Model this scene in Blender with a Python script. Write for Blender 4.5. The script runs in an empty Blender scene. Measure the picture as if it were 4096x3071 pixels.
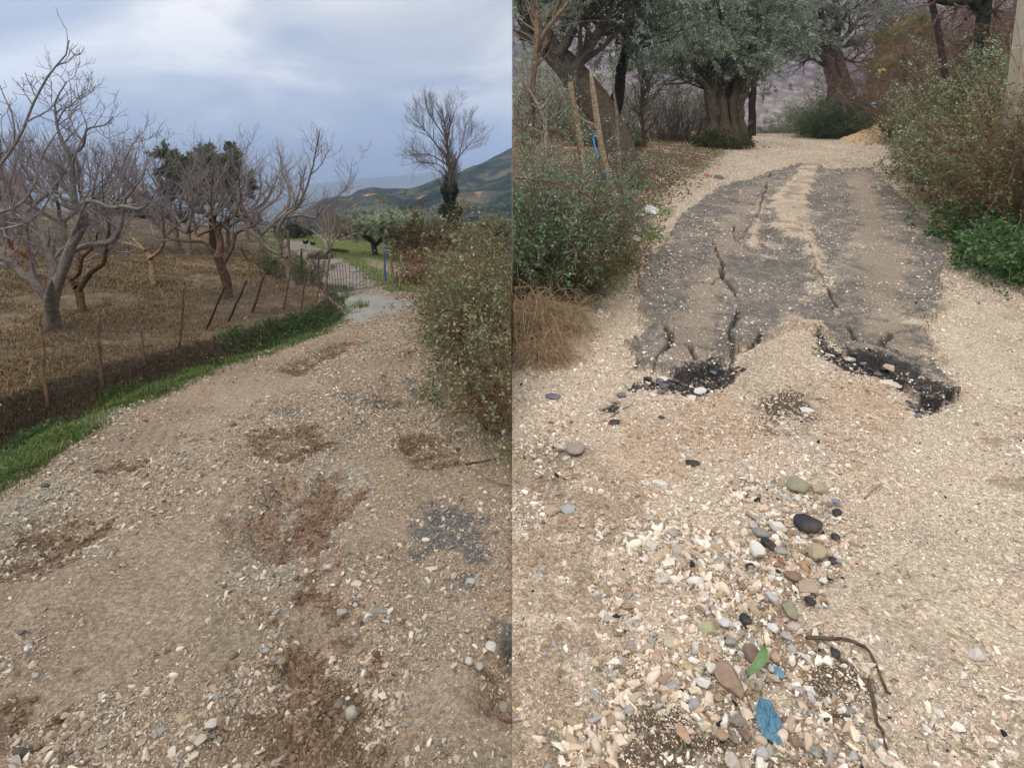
import bpy, math, random
import numpy as np
from mathutils import Vector
R_ = math.radians
random.seed(7)
rng = np.random.default_rng(7)
scene = bpy.context.scene
col = scene.collection

# ---------------------------------------------------------------- camera
W, H, F, CY, PITCH, EYE = 4096.0, 3071.0, 2320.0, 1026.0, R_(8.0), 1.6
cam_d = bpy.data.cameras.new('camera')
cam = bpy.data.objects.new('camera', cam_d)
col.objects.link(cam)
cam.location = (0, 0, EYE)
cam.rotation_euler = (math.pi / 2 - PITCH, 0, 0)
cam_d.sensor_width = 36.0
cam_d.sensor_fit = 'HORIZONTAL'
cam_d.lens = 36.0 * F / W
cam_d.shift_y = -(H / 2 - CY) / W
cam_d.clip_start = 0.05
cam_d.clip_end = 20000
scene.camera = cam

# ---------------------------------------------------------------- sky and light
scene.view_settings.view_transform = 'Standard'
scene.view_settings.look = 'None'
scene.view_settings.exposure = 0.0
scene.view_settings.gamma = 1.0
SUN_EL, SUN_AZ = R_(52), R_(200)      # azimuth measured clockwise from +Y
world = bpy.data.worlds.new('World')
scene.world = world
world.use_nodes = True
wn = world.node_tree
for n in list(wn.nodes):
    wn.nodes.remove(n)


def nd(t, kind, **kw):
    n = t.nodes.new(kind)
    for k, v in kw.items():
        if k in ('ins',):
            for kk, vv in v.items():
                n.inputs[kk].default_value = vv
        else:
            setattr(n, k, v)
    return n


def ramp(t, stops, interp='LINEAR'):
    n = t.nodes.new('ShaderNodeValToRGB')
    n.color_ramp.interpolation = interp
    e = n.color_ramp.elements
    while len(e) > len(stops):
        e.remove(e[-1])
    while len(e) < len(stops):
        e.new(0.5)
    for i, (p, c) in enumerate(stops):
        e[i].position = p
        e[i].color = tuple(c) + (1,) if len(c) == 3 else c
    return n


def mixc(t, fac, a, b, mode='MIX'):
    n = t.nodes.new('ShaderNodeMix')
    n.data_type = 'RGBA'
    n.blend_type = mode
    n.clamp_result = False
    for sock, v in ((n.inputs[0], fac), (n.inputs[6], a), (n.inputs[7], b)):
        if hasattr(v, 'is_linked'):
            t.links.new(v, sock)
        elif isinstance(v, (tuple, list)):
            sock.default_value = tuple(v) + (1,) if len(v) == 3 else v
        else:
            sock.default_value = v
    return n.outputs[2]


def math_(t, op, a, b=None, c=None):
    n = t.nodes.new('ShaderNodeMath')
    n.operation = op
    for s, v in zip(n.inputs, (a, b, c)):
        if v is None:
            continue
        if hasattr(v, 'is_linked'):
            t.links.new(v, s)
        else:
            s.default_value = v
    return n.outputs[0]


sky = nd(wn, 'ShaderNodeTexSky', sky_type='NISHITA', sun_disc=False, sun_elevation=SUN_EL, sun_rotation=SUN_AZ,
         air_density=1.3, dust_density=3.0)
bg1 = nd(wn, 'ShaderNodeBackground')
bg1.inputs[1].default_value = 0.05
wn.links.new(sky.outputs[0], bg1.inputs[0])
tc = nd(wn, 'ShaderNodeTexCoord')
sep = nd(wn, 'ShaderNodeSeparateXYZ')
wn.links.new(tc.outputs['Generated'], sep.inputs[0])
zc = math_(wn, 'ADD', math_(wn, 'MAXIMUM', sep.outputs[2], 0.0), 0.26)
cu = math_(wn, 'DIVIDE', sep.outputs[0], zc)
cv = math_(wn, 'DIVIDE', sep.outputs[1], zc)
cmb = nd(wn, 'ShaderNodeCombineXYZ')
wn.links.new(cu, cmb.inputs[0]); wn.links.new(cv, cmb.inputs[1])
rotn = nd(wn, 'ShaderNodeMapping')
rotn.inputs['Rotation'].default_value = (0, 0, R_(28))
rotn.inputs['Scale'].default_value = (1.15, 1.2, 1)
wn.links.new(cmb.outputs[0], rotn.inputs[0])
cn = nd(wn, 'ShaderNodeTexNoise', ins={'Scale': 1.15, 'Detail': 6.0, 'Roughness': 0.52, 'Distortion': 0.5})
wn.links.new(rotn.outputs[0], cn.inputs['Vector'])
elev = math_(wn, 'MAXIMUM', sep.outputs[2], 0.0)
base = ramp(wn, [(0.0, (0.205, 0.305, 0.50)), (0.06, (0.265, 0.325, 0.435)), (0.14, (0.335, 0.375, 0.45)), (0.27, (0.425, 0.445, 0.48)),
                 (0.5, (0.56, 0.60, 0.66)), (1.0, (1.02, 1.02, 1.02))])
wn.links.new(elev, base.inputs[0])
# brighter on the left, duller towards the right, as the overcast lies
side = nd(wn, 'ShaderNodeMapRange', ins={'From Min': -0.75, 'From Max': 0.25, 'To Min': 1.16, 'To Max': 0.80})
wn.links.new(sep.outputs[0], side.inputs[0])
cr = ramp(wn, [(0.36, (0.72, 0.78, 0.87)), (0.5, (1.0, 1.0, 1.0)), (0.62, (1.42, 1.33, 1.22))])
wn.links.new(cn.outputs[0], cr.inputs[0])
amt = nd(wn, 'ShaderNodeMapRange', ins={'From Min': 0.01, 'From Max': 0.13, 'To Min': 0.45, 'To Max': 1.0})
wn.links.new(elev, amt.inputs[0])
c1 = mixc(wn, amt.outputs[0], base.outputs[0], mixc(wn, 1.0, base.outputs[0], cr.outputs[0], 'MULTIPLY'))
vs = nd(wn, 'ShaderNodeVectorMath', operation='SCALE')
wn.links.new(c1, vs.inputs[0]); wn.links.new(side.outputs[0], vs.inputs[3])
bg2 = nd(wn, 'ShaderNodeBackground')
wn.links.new(vs.outputs[0], bg2.inputs[0])
bg2.inputs[1].default_value = 1.85
add = nd(wn, 'ShaderNodeAddShader')
mixs = nd(wn, 'ShaderNodeMixShader')
mixs.inputs[0].default_value = 0.93          # the cloud deck covers nearly all of the clear sky
wn.links.new(bg1.outputs[0], mixs.inputs[1]); wn.links.new(bg2.outputs[0], mixs.inputs[2])
wo = nd(wn, 'ShaderNodeOutputWorld')
wn.links.new(mixs.outputs[0], wo.inputs[0])

sun_d = bpy.data.lights.new('sun', 'SUN')
sun_d.energy = 1.35
sun_d.angle = R_(50)
sun_d.color = (1.0, 0.93, 0.84)
sun = bpy.data.objects.new('sun', sun_d)
col.objects.link(sun)
sd = Vector((math.sin(SUN_AZ) * math.cos(SUN_EL), math.cos(SUN_AZ) * math.cos(SUN_EL), math.sin(SUN_EL)))
sun.rotation_euler = sd.to_track_quat('Z', 'Y').to_euler()

# ---------------------------------------------------------------- helpers
CP, SP = math.cos(PITCH), math.sin(PITCH)


def ray(px, py):
    u = (px - W / 2) / F
    v = (CY - py) / F
    return np.array((u, CP + SP * v, -SP + CP * v))


def at(px, py, Y):
    """world point seen at photo pixel px, py when it stands Y metres ahead"""
    d = ray(px, py)
    return np.array((0, 0, EYE)) + d * (Y / d[1])


def lin(r, g, b):
    return tuple(((c / 255) / 12.92) if c / 255 <= 0.04045 else (((c / 255) + 0.055) / 1.055) ** 2.4 for c in (r, g, b))


def hash2(ix, iy, seed):
    h = (ix.astype(np.int64) * 374761393 + iy.astype(np.int64) * 668265263 + seed * 1274126177) & 0xFFFFFFFF
    h = ((h ^ (h >> 13)) * 1274126177) & 0xFFFFFFFF
    h = (h ^ (h >> 16)) & 0xFFFFFFFF
    return h.astype(np.float64) / 4294967295.0


def vn(x, y, seed=0):
    x = np.asarray(x, float); y = np.asarray(y, float)
    ix, iy = np.floor(x), np.floor(y)
    fx, fy = x - ix, y - iy
    fx = fx * fx * (3 - 2 * fx); fy = fy * fy * (3 - 2 * fy)
    ix = ix.astype(np.int64); iy = iy.astype(np.int64)
    a, b = hash2(ix, iy, seed), hash2(ix + 1, iy, seed)
    c, d = hash2(ix, iy + 1, seed), hash2(ix + 1, iy + 1, seed)
    return (a + (b - a) * fx) * (1 - fy) + (c + (d - c) * fx) * fy


def fbm(x, y, scale, octv=4, seed=0, rough=0.5):
    s, a, t = 0.0, 1.0, 0.0
    for o in range(octv):
        s = s + a * (vn(np.asarray(x) * scale + 13.7 * o, np.asarray(y) * scale - 7.3 * o, seed + o) - 0.5) * 2
        t += a
        a *= rough
        scale *= 2.03
    return s / t


def sstep(a, b, x):
    t = np.clip((x - a) / (b - a), 0, 1)
    return t * t * (3 - 2 * t)


def smooth_table(xs, ys):
    """a dense, softened version of a piecewise linear table"""
    X = np.linspace(xs[0], xs[-1], 600)
    Yv = np.interp(X, xs, ys)
    k = 13
    Yp = np.pad(Yv, (k, k), mode='edge')
    ker = np.hanning(2 * k + 1); ker /= ker.sum()
    return X, np.convolve(Yp, ker, 'valid')


ZL = smooth_table([0, 2, 4, 6, 9, 12, 16, 22, 60], [0, 0, -.12, -.33, -.56, -.70, -.81, -.87, -.87])
ZR = smooth_table([0, 4.0, 4.7, 5.5, 6.5, 7.8, 9.5, 11.5, 14, 18, 22, 28, 33, 45, 60], [0, 0.0, .04, .17, .37, .63, .98, 1.38, 1.84, 2.45, 2.93, 3.53, 3.82, 4.0, 4.0])


def zl(Y): return np.interp(Y, *ZL)
def zr(Y): return np.interp(Y, *ZR)


def cast_fn(px, py, fn, y0=0.8, y1=59.0):
    """first hit of the pixel's ray with the surface z = fn(X, Y)"""
    d = ray(px, py)
    Ys = np.exp(np.linspace(math.log(y0), math.log(y1), 1500))
    P = np.array((0, 0, EYE)) + d * (Ys / d[1])[:, None]
    below = P[:, 2] < fn(P[:, 0], P[:, 1])
    i = int(np.argmax(below)) if below.any() else len(Ys) - 1
    return P[i]


def line_world(pts, fn):
    a = np.array([cast_fn(x, y, fn) for x, y in pts])
    return a


LV = line_world([(-260, 2300), (0, 1960), (150, 1830), (300, 1700), (560, 1610), (800, 1500), (1000, 1440), (1250, 1340), (1400, 1302)], lambda X, Y: zl(Y))
xb_t = sorted([(p[1], p[0] - .26) for p in LV] + [(9.6, -2.75), (10.4, -3.1), (11.5, -3.6), (14, -4.4), (20, -7.5), (30, -11), (60, -20)])
XB = smooth_table([0.3] + [a for a, b in xb_t], [LV[0][0] - .26] + [b for a, b in xb_t])
RV = line_world([(2046, 2010), (1960, 1890), (1860, 1760), (1740, 1640), (1650, 1520), (1640, 1400), (1665, 1300), (1700, 1230)], lambda X, Y: zl(Y))
xe_t = sorted([(p[1], p[0]) for p in RV])
XE = ([0.3, xe_t[0][0] - .25] + [a for a, b in xe_t] + [14, 60], [0.8, 0.45] + [b for a, b in xe_t] + [-1.4, -4])
QL = line_world([(1900, 1640), (2060, 1480), (2200, 1400), (2350, 1250), (2450, 1150), (2560, 1000), (2640, 860), (2770, 730), (2900, 640), (3000, 565), (3020, 545)], lambda X, Y: zr(Y))
ql_t = sorted([(p[1], p[0]) for p in QL])
QXL = ([0.3] + [a for a, b in ql_t] + [60], [-1.5] + [b for a, b in ql_t] + [26])
QR = line_world([(4500, 1500), (4096, 1190), (3950, 1070), (3750, 900), (3660, 760), (3600, 640), (3480, 560), (3330, 545)], lambda X, Y: zr(Y))
qr_t = sorted([(p[1], p[0]) for p in QR])
QXR = smooth_table([0.3] + [a for a, b in qr_t] + [60], [3.2] + [b for a, b in qr_t] + [30])


def HL(X, Y):
    X = np.asarray(X, float); Y = np.asarray(Y, float)
    z = zl(Y)
    s = np.interp(Y, *XB) - X
    hb = np.interp(Y, [0, 4, 8, 10, 12.5, 14], [.17, .17, .14, .11, .04, 0])
    wob = fbm(X, Y, 1.3, 3, 5) * .12
    z = z + hb * sstep(.08, .30, s + wob) - .05 * sstep(-.2, .0, s) * sstep(.3, .1, s) * (Y < 11)
    z = z + 0.105 * np.maximum(0, s - .6) * np.interp(Y, [0, 6, 12, 60], [.3, .6, 1, 1])
    z = z + sstep(.3, 2, s) * (fbm(X, Y, .55, 3, 11) * .10 + fbm(X, Y, 2.3, 3, 12) * .05)
    t = (X + 1.87) * .88 + (Y - 10.6) * .47
    z = z - .12 * np.maximum(0, t) - .10 * np.maximum(0, t - 5)
    e = X - np.interp(Y, *XE)
    z = z + sstep(-.05, .8, e) * .22 * (Y < 11)
    z = z - 0.32 * np.maximum(0, Y - 26 - fbm(X, Y, .2, 2, 9) * 2) - .0 * X
    # ruts, pits and humps of the dirt road
    road = sstep(.05, -.3, s) * (Y < 13)
    z = z + road * (fbm(X, Y, .9, 3, 21) * .045 + fbm(X, Y, 4, 4, 22) * .020)
    return z


def HR(X, Y):
    X = np.asarray(X, float); Y = np.asarray(Y, float)
    z = zr(Y)
    xl = np.interp(Y, *QXL)
    xr = np.interp(Y, *QXR)
    l = xl - X
    z = z + sstep(0, 1.2, l) * (.05 + fbm(X, Y, .8, 3, 31) * .10) + .05 * np.maximum(0, l - 1) * (Y > 6)
    t = X - xr + fbm(X, Y, .9, 3, 33) * .25
    z = z + sstep(0, 1.3, t) * .75 + .62 * np.clip(t - .8, 0, 16) * (1 + .12 * fbm(X, Y, .3, 3, 34)) + .02 * np.maximum(0, t)
    road = sstep(.1, -.3, l) * sstep(.1, -.3, t)
    z = z + road * (fbm(X, Y, .7, 3, 35) * .03 + fbm(X, Y, 3.5, 3, 36) * .010)
    z = z - .25 * np.maximum(0, Y - 44)
    return z


def Hh(X, Y):
    return np.where(np.asarray(X) < 0, HL(X, Y), HR(X, Y))


def hit(px, py):
    """point of the finished ground under photo pixel px, py"""
    return cast_fn(px, py, HL if px < W / 2 else HR)


def poly_world(pts):
    s = HL if np.mean([p[0] for p in pts]) < W / 2 else HR
    return np.array([cast_fn(x, y, s)[:2] for x, y in pts])


def sdist(X, Y, P):
    """signed distance to polygon P, positive inside"""
    d = np.full(X.shape, 1e9)
    ins = np.zeros(X.shape, bool)
    n = len(P)
    for i in range(n):
        ax, ay = P[i]; bx, by = P[(i + 1) % n]
        ex, ey = bx - ax, by - ay
        t = np.clip(((X - ax) * ex + (Y - ay) * ey) / (ex * ex + ey * ey + 1e-12), 0, 1)
        d = np.minimum(d, (X - ax - t * ex) ** 2 + (Y - ay - t * ey) ** 2)
        c = (ay > Y) != (by > Y)
        xi = ax + (Y - ay) * (ex / (ey if abs(ey) > 1e-12 else 1e-12))
        ins ^= c & (X < xi)
    return np.where(ins, 1, -1) * np.sqrt(d)


def ell(cx, cy, rx, ry, n=14, rot=0):
    c, s = math.cos(R_(rot)), math.sin(R_(rot))
    return [(cx + rx * math.cos(a) * c - ry * math.sin(a) * s, cy + rx * math.cos(a) * s + ry * math.sin(a) * c)
            for a in np.linspace(0, 2 * math.pi, n, endpoint=False)]


# ---------------------------------------------------------------- ground zones: (kind, photo outline)
ZONES = [
    # left road
    ('pale', [(0, 2010), (160, 1960), (330, 1900), (300, 1990), (110, 2080), (60, 2200), (0, 2300)]),
    ('pale', [(900, 2150), (1050, 1950), (1300, 1850), (1420, 1900), (1400, 2050), (1180, 2330), (950, 2330)]),
    ('soil', ell(250, 2140, 230, 105, rot=-25)), ('soil', ell(520, 1855, 125, 34, rot=-14)),
    ('soil', ell(1180, 1770, 170, 75, rot=-10)), ('soil', [(1130, 1480), (1210, 1420), (1300, 1370), (1420, 1345), (1455, 1358), (1370, 1420), (1250, 1480), (1180, 1500)]),
    ('red', [(930, 2090), (1010, 1960), (1150, 1890), (1330, 1920), (1370, 2000), (1330, 2120), (1240, 2190), (1100, 2230), (980, 2210), (930, 2150)]),
    ('soil', [(1260, 2250), (1350, 2480), (1420, 2600), (1500, 2720), (1620, 2900), (1560, 3090), (900, 3090), (880, 2900), (1000, 2700), (1150, 2520)]),
    ('soil', [(0, 2830), (120, 2800), (260, 2860), (250, 2960), (100, 3020), (0, 3000)]),
    ('red', [(1930, 2650), (2050, 2560), (2046, 2850), (1960, 2800)]), ('soil', ell(1560, 1600, 90, 30, rot=-10)),
    ('soil', [(1640, 1750), (1800, 1760), (1900, 1850), (1780, 1870), (1620, 1810)]),
    ('mud', [(430, 1800), (520, 1700), (760, 1670), (900, 1640), (840, 1720), (700, 1790), (560, 1830)]),
    ('mud', [(830, 1620), (900, 1560), (1060, 1500), (1230, 1480), (1260, 1500), (1120, 1590), (960, 1640)]),
    ('mud', [(1540, 2880), (1620, 2750), (1760, 2680), (1900, 2700), (2046, 2760), (2046, 3000), (1850, 3060), (1620, 3060)]),
    ('mud', ell(1520, 2110, 130, 50)), ('ochre', [(800, 2420), (870, 2380), (920, 2500), (900, 2600), (830, 2640), (800, 2540)]),
    ('mud', [(0, 2350), (300, 2250), (600, 2050), (800, 1900), (900, 2000), (850, 2300), (700, 2500), (500, 2700), (200, 2750), (0, 2600)]),
    ('mud', ell(1230, 2480, 90, 60)), ('ochre', ell(1000, 2570, 70, 50)), ('ochre', ell(1800, 3030, 200, 60)),
    ('tar', [(1660, 2020), (1740, 2010), (1830, 2050), (1920, 2080), (1920, 2150), (1800, 2185), (1700, 2180), (1650, 2110)]),
    ('tar', [(1615, 2210), (1690, 2210), (1700, 2270), (1640, 2270)]), ('tar', [(1860, 2200), (1950, 2190), (1950, 2260), (1860, 2265)]),
    ('tar', ell(1860, 2320, 60, 34)), ('tar', ell(2025, 2550, 60, 90)), ('tar', ell(1140, 1640, 70, 20, rot=5)), ('tar', ell(1392, 1582, 46, 24)),
    ('tar', [(1310, 1790), (1400, 1715), (1450, 1700), (1400, 1760), (1330, 1815)]), ('tar', ell(1500, 1610, 80, 22)), ('tar', ell(1650, 1560, 30, 40)),
    ('conc', [(1320, 1180), (1500, 1170), (1640, 1210), (1700, 1215), (1690, 1235), (1560, 1260), (1420, 1290), (1380, 1260), (1330, 1200)]),
    ('path', [(1325, 1185), (1560, 1180), (1420, 1070), (1310, 1010), (1215, 968), (1120, 955), (1135, 990), (1230, 1060)]),
    ('pathd', [(1130, 985), (1235, 1060), (1320, 1150), (1240, 1180), (1130, 1100), (1110, 1010)]),
    # right road
    ('tarR', [(2560, 1130), (2600, 1050), (2680, 950), (2760, 850), (2880, 760), (3020, 720), (3110, 690), (3210, 660), (3330, 690), (3480, 680), (3560, 760),
              (3640, 830), (3760, 960), (3780, 1080), (3770, 1220), (3700, 1330), (3760, 1480), (3820, 1560), (3760, 1640), (3640, 1600), (3580, 1480), (3440, 1440),
              (3280, 1330), (3150, 1320), (2990, 1400), (2880, 1480), (2700, 1520), (2560, 1490), (2530, 1400), (2590, 1330), (2570, 1210)]),
    ('wheel', [(2610, 1480), (2690, 1300), (2800, 1100), (2900, 900), (3020, 740), (3080, 730), (2990, 900), (2910, 1100), (2850, 1300), (2820, 1480)]),
    ('wheel', [(3380, 700), (3460, 690), (3560, 900), (3640, 1100), (3640, 1320), (3740, 1480), (3520, 1440), (3440, 1200), (3420, 1000)]),
    ('fan', [(3090, 810), (3160, 740), (3220, 640), (3290, 600), (3270, 720), (3230, 800), (3250, 900), (3260, 1000), (3200, 990), (3090, 940)]),
    ('fan', [(3225, 1000), (3262, 1000), (3300, 1180), (3360, 1290), (3340, 1290), (3280, 1200)]),
    ('fan', [(2880, 1540), (3000, 1410), (3150, 1330), (3290, 1320), (3300, 1420), (3370, 1500), (3480, 1560), (3400, 1640), (3200, 1620), (2960, 1640)]),
    ('fan', ell(3030, 900, 16, 110, rot=12)),
    ('pinks', [(2250, 2000), (2450, 1800), (2600, 1640), (2900, 1560), (3000, 1620), (2900, 1800), (2650, 2000), (2400, 2120), (2200, 2140)]),
    ('pinks', [(3320, 1540), (3560, 1500), (3650, 1560), (3660, 1700), (3540, 1860), (3420, 2000), (3360, 1900), (3300, 1700)]),
    ('dirt', [(2046, 1780), (2250, 1700), (2330, 1900), (2200, 2060), (2046, 2080)]),
    ('compact', [(2000, 2180), (2200, 2120), (2400, 2260), (2440, 2500), (2380, 2800), (2250, 3090), (2000, 3090)]), ('compact', [(2000, 1900), (2300, 1880), (2500, 2000), (2350, 2120), (2000, 2140)]),
    ('heap', [(2700, 2250), (2880, 2060), (3120, 2020), (3290, 2200), (3240, 2560), (3080, 3090), (2580, 3090), (2560, 2700)]),
    ('dirt', [(2900, 2300), (3150, 2000), (3370, 2050), (3330, 2300), (3230, 2700), (3150, 3090), (2720, 3090), (2780, 2700)]),
    ('dirtD', ell(2760, 3000, 140, 120)), ('dirtD', ell(3130, 1650, 90, 60)), ('dirtD', ell(3350, 2700, 90, 60)),
    ('sandR', [(3700, 1330), (3800, 1250), (3900, 1200), (4120, 1380), (4120, 1800), (3900, 1900), (3700, 1800), (3660, 1640), (3830, 1560), (3760, 1470)]),
    ('sandR', [(3480, 1820), (3800, 1760), (4120, 1850), (4120, 3090), (3900, 3000), (3700, 2500), (3500, 2200)]),
    ('mudR', ell(3990, 1755, 100, 30)), ('mudR', ell(4060, 1930, 90, 26)),
    ('black', [(2640, 1490), (2800, 1500), (2960, 1450), (2990, 1500), (2900, 1560), (2760, 1580), (2560, 1560), (2450, 1640), (2480, 1540)]),
    ('black', [(3280, 1370), (3380, 1440), (3540, 1440), (3660, 1490), (3690, 1550), (3820, 1580), (3800, 1640), (3690, 1650), (3640, 1580), (3560, 1520), (3400, 1490), (3290, 1440)]),
]
ZW = [(k, poly_world(p)) for k, p in ZONES]
ZC = {
    'pale': lin(162, 152, 136), 'soil': lin(114, 92, 72), 'red': lin(126, 100, 82), 'mud': lin(164, 146, 126), 'ochre': lin(148, 134, 112),
    'path': lin(140, 130, 122), 'pathd': lin(140, 118, 92), 'tar': lin(106, 103, 99), 'conc': lin(150, 146, 141), 'tarR': lin(114, 109, 104), 'wheel': lin(160, 144, 127), 'fan': lin(210, 190, 166),
    'pinks': lin(194, 168, 144), 'dirt': lin(152, 130, 110), 'compact': lin(180, 160, 138), 'heap': lin(158, 139, 118), 'dirtD': lin(104, 88, 72), 'sandR': lin(214, 197, 172), 'mudR': lin(146, 130, 112), 'black': lin(66, 62, 60)}
ZP = {'path': .4, 'pathd': .5, 'pale': 1, 'soil': .9, 'red': .9, 'mud': .6, 'ochre': .6, 'tar': .7, 'conc': .2, 'tarR': .75, 'wheel': .5, 'fan': 1, 'pinks': .7, 'dirt': .8,
      'compact': .8, 'heap': .8, 'dirtD': .7, 'sandR': .75, 'mudR': .5, 'black': .8}


def zone_eval(X, Y):
    """ground colour, pebble strength, sunken depth, zone index for world points"""
    n = X.shape
    C = np.zeros(n + (3,)); peb = np.full(n, .7); dz = np.zeros(n); zi = np.full(n, -1)
    n1 = fbm(X, Y, 5, 3, 41); n2 = fbm(X, Y, 1.1, 3, 42)
    left = X < 0
    C[...] = np.where(left[..., None], lin(158, 138, 116), lin(202, 184, 162))
    # --- left verge, bank, field
    s = np.interp(Y, *XB) - X + n1 * .07
    e = X - np.interp(Y, *XE) + n1 * .12
    g = left & (Y < 13.0)
    mv = sstep(-.34, -.22, s + n2 * .10) * g
    grass = np.array(lin(82, 92, 52)); bank = np.array(lin(74, 62, 46)); dry = np.array(lin(122, 104, 80)); dry2 = np.array(lin(86, 72, 54))
    C = C * (1 - mv[..., None]) + grass * mv[..., None]
    mb = sstep(.02, .16, s) * g
    C = C * (1 - mb[..., None]) + bank * mb[..., None]
    mf = sstep(.26, .38, s) * (left & (Y < 60))
    f = (.5 + .5 * np.clip(fbm(X, Y, .9, 4, 44) * 1.8, -1, 1))[..., None]
    f2 = (.5 + .5 * np.clip(fbm(X, Y, 5, 3, 45) * 2, -1, 1))[..., None]
    fieldc = (dry * f + dry2 * (1 - f)) * (.62 + .70 * f2)
    C = C * (1 - mf[..., None]) + fieldc * mf[..., None]
    me = sstep(0, .3, e) * (left & (Y < 11))
    C = C * (1 - me[..., None]) + np.array(lin(96, 82, 60)) * me[..., None]
    peb = np.where(mv + mf + mb + me > .5, .45, peb)
    # track beyond the gate and grassy slope
    far = left & (Y > 11)
    tl = (X + 1.87) * .88 + (Y - 10.6) * .47
    gr = far * sstep(-1.6, -.9, tl + n1 * .2) * sstep(1.3, .4, tl)
    C = C * (1 - gr[..., None]) + np.array(lin(112, 122, 74)) * gr[..., None]
    gh = far * sstep(15.5, 18, Y + n2) * sstep(-.47, -.40, X / np.maximum(Y, 1) + n2 * .02)
    C = C * (1 - gh[..., None]) + np.array(lin(122, 130, 82)) * gh[..., None]
    # --- right verges
    xl = np.interp(Y, *QXL); xr = np.interp(Y, *QXR)
    ml = sstep(0, .35, xl - X + n1 * .25) * (~left)
    lit = np.array(lin(118, 98, 72)) * (.8 + .4 * f2)
    C = C * (1 - ml[..., None]) + lit * ml[..., None]
    mr = sstep(0, .3, X - xr + n1 * .2) * (~left)
    C = C * (1 - mr[..., None]) + np.array(lin(86, 78, 54)) * (.7 + .6 * f2) * mr[..., None]
    peb = np.where(ml + mr > .5, .6, peb)
    for k, (kind, P) in enumerate(ZW):
        x0, y0 = P.min(0) - .3; x1, y1 = P.max(0) + .3
        m = (X > x0) & (X < x1) & (Y > y0) & (Y < y1) & (left == (P[:, 0].mean() < 0))
        if not m.any():
            continue
        size = math.sqrt(max(1e-4, np.prod(P.max(0) - P.min(0))))
        w = {'tar': .06, 'tarR': .055, 'conc': .14, 'fan': .05, 'black': .05, 'mud': .12, 'wheel': .10, 'heap': .22, 'compact': .22, 'pinks': .18, 'sandR': .2}.get(kind, .10) * min(1, size * 1.5 + .25)
        nz = n1[m] * w * 2.4 + fbm(X[m], Y[m], 22, 4, 60 + k, .65) * w * 1.8
        sdv = sdist(X[m], Y[m], P)
        a = sstep(-w * .7, w * .7, sdv + nz)
        as_ = sstep(-w * 1.2, w * 1.2, sdv + n1[m] * w * .8) if kind != 'tarR' else sstep(-.02, .02, sdv + nz)
        if kind == 'tarR':
            # loose stones and dust cover parts of the old asphalt
            a = a * (1 - .6 * sstep(.22, .6, fbm(X[m], Y[m], 2.6, 5, 77))) * (.88 + .12 * np.clip(fbm(X[m], Y[m], 14, 3, 79) * 3, -1, 1))
        if kind in ('soil', 'red'):
            a = a * (.66 + .24 * np.clip(fbm(X[m], Y[m], 9, 4, 78, .6) * 3, -1, 1))
            lump = np.clip(fbm(X[m], Y[m], 11, 3, 84), -.3, 1) * .05 + fbm(X[m], Y[m], 26, 2, 85) * .012
            dz[m] += lump * as_ * (.6 if kind == 'soil' else 1.0)
        if kind in ('wheel', 'mud', 'mudR', 'sandR', 'pinks', 'dirt'):
            a = a * (.72 if kind != 'wheel' else .78)
        if kind in ('fan',):
            a = a * (.35 + .65 * sstep(-.35, .15, fbm(X[m], Y[m], 5, 4, 80)))
        if kind == 'tar':
            a = a * (1 - .8 * sstep(.05, .35, fbm(X[m], Y[m], 9, 4, 81, .6)))
        C[m] = C[m] * (1 - a[:, None]) + np.array(ZC[kind]) * a[:, None]
        peb[m] = peb[m] * (1 - a) + ZP[kind] * a
        dep = {'soil': -.05, 'red': -.10, 'tar': .006, 'tarR': .07, 'fan': .04, 'black': -.02, 'mud': -.012, 'conc': .02, 'dirt': -.02}.get(kind, 0)
        if kind == 'red' and P[:, 0].mean() > -1.2 and P[:, 1].mean() > 3:
            dep = -.01
        dz[m] += dep * as_
        zz = zi[m]; zz[a > .5] = k; zi[m] = zz
    # cracks across the old asphalt
    for pts in CRACKS:
        P = pts
        x0, y0 = P.min(0) - .2; x1, y1 = P.max(0) + .2
        m = (X > x0) & (X < x1) & (Y > y0) & (Y < y1)
        if not m.any():
            continue
        d = np.full(m.sum(), 1e9); xx, yy = X[m] + n1[m] * .035, Y[m] + fbm(X[m], Y[m], 9, 2, 90) * .04
        for i in range(len(P) - 1):
            ax, ay = P[i]; ex, ey = P[i + 1] - P[i]
            t = np.clip(((xx - ax) * ex + (yy - ay) * ey) / (ex * ex + ey * ey + 1e-9), 0, 1)
            d = np.minimum(d, np.hypot(xx - ax - t * ex, yy - ay - t * ey))
        cw = .016 * np.clip(.9 + 1.6 * fbm(X[m], Y[m], 2.2, 2, 95), .12, 2)
        a = sstep(cw + .012, cw * .3, d) * np.clip(cw / .010, .25, 1)
        dz[m] -= .045 * a
        C[m] = C[m] * (1 - a[:, None] * .8) + np.array(lin(50, 47, 46)) * a[:, None] * .8
    v = (.90 + .20 * n2 + .10 * n1)
    C = np.clip(C * v[..., None], 0.01, 1)
    return C, np.clip(peb, 0, 1), dz, zi


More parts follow.
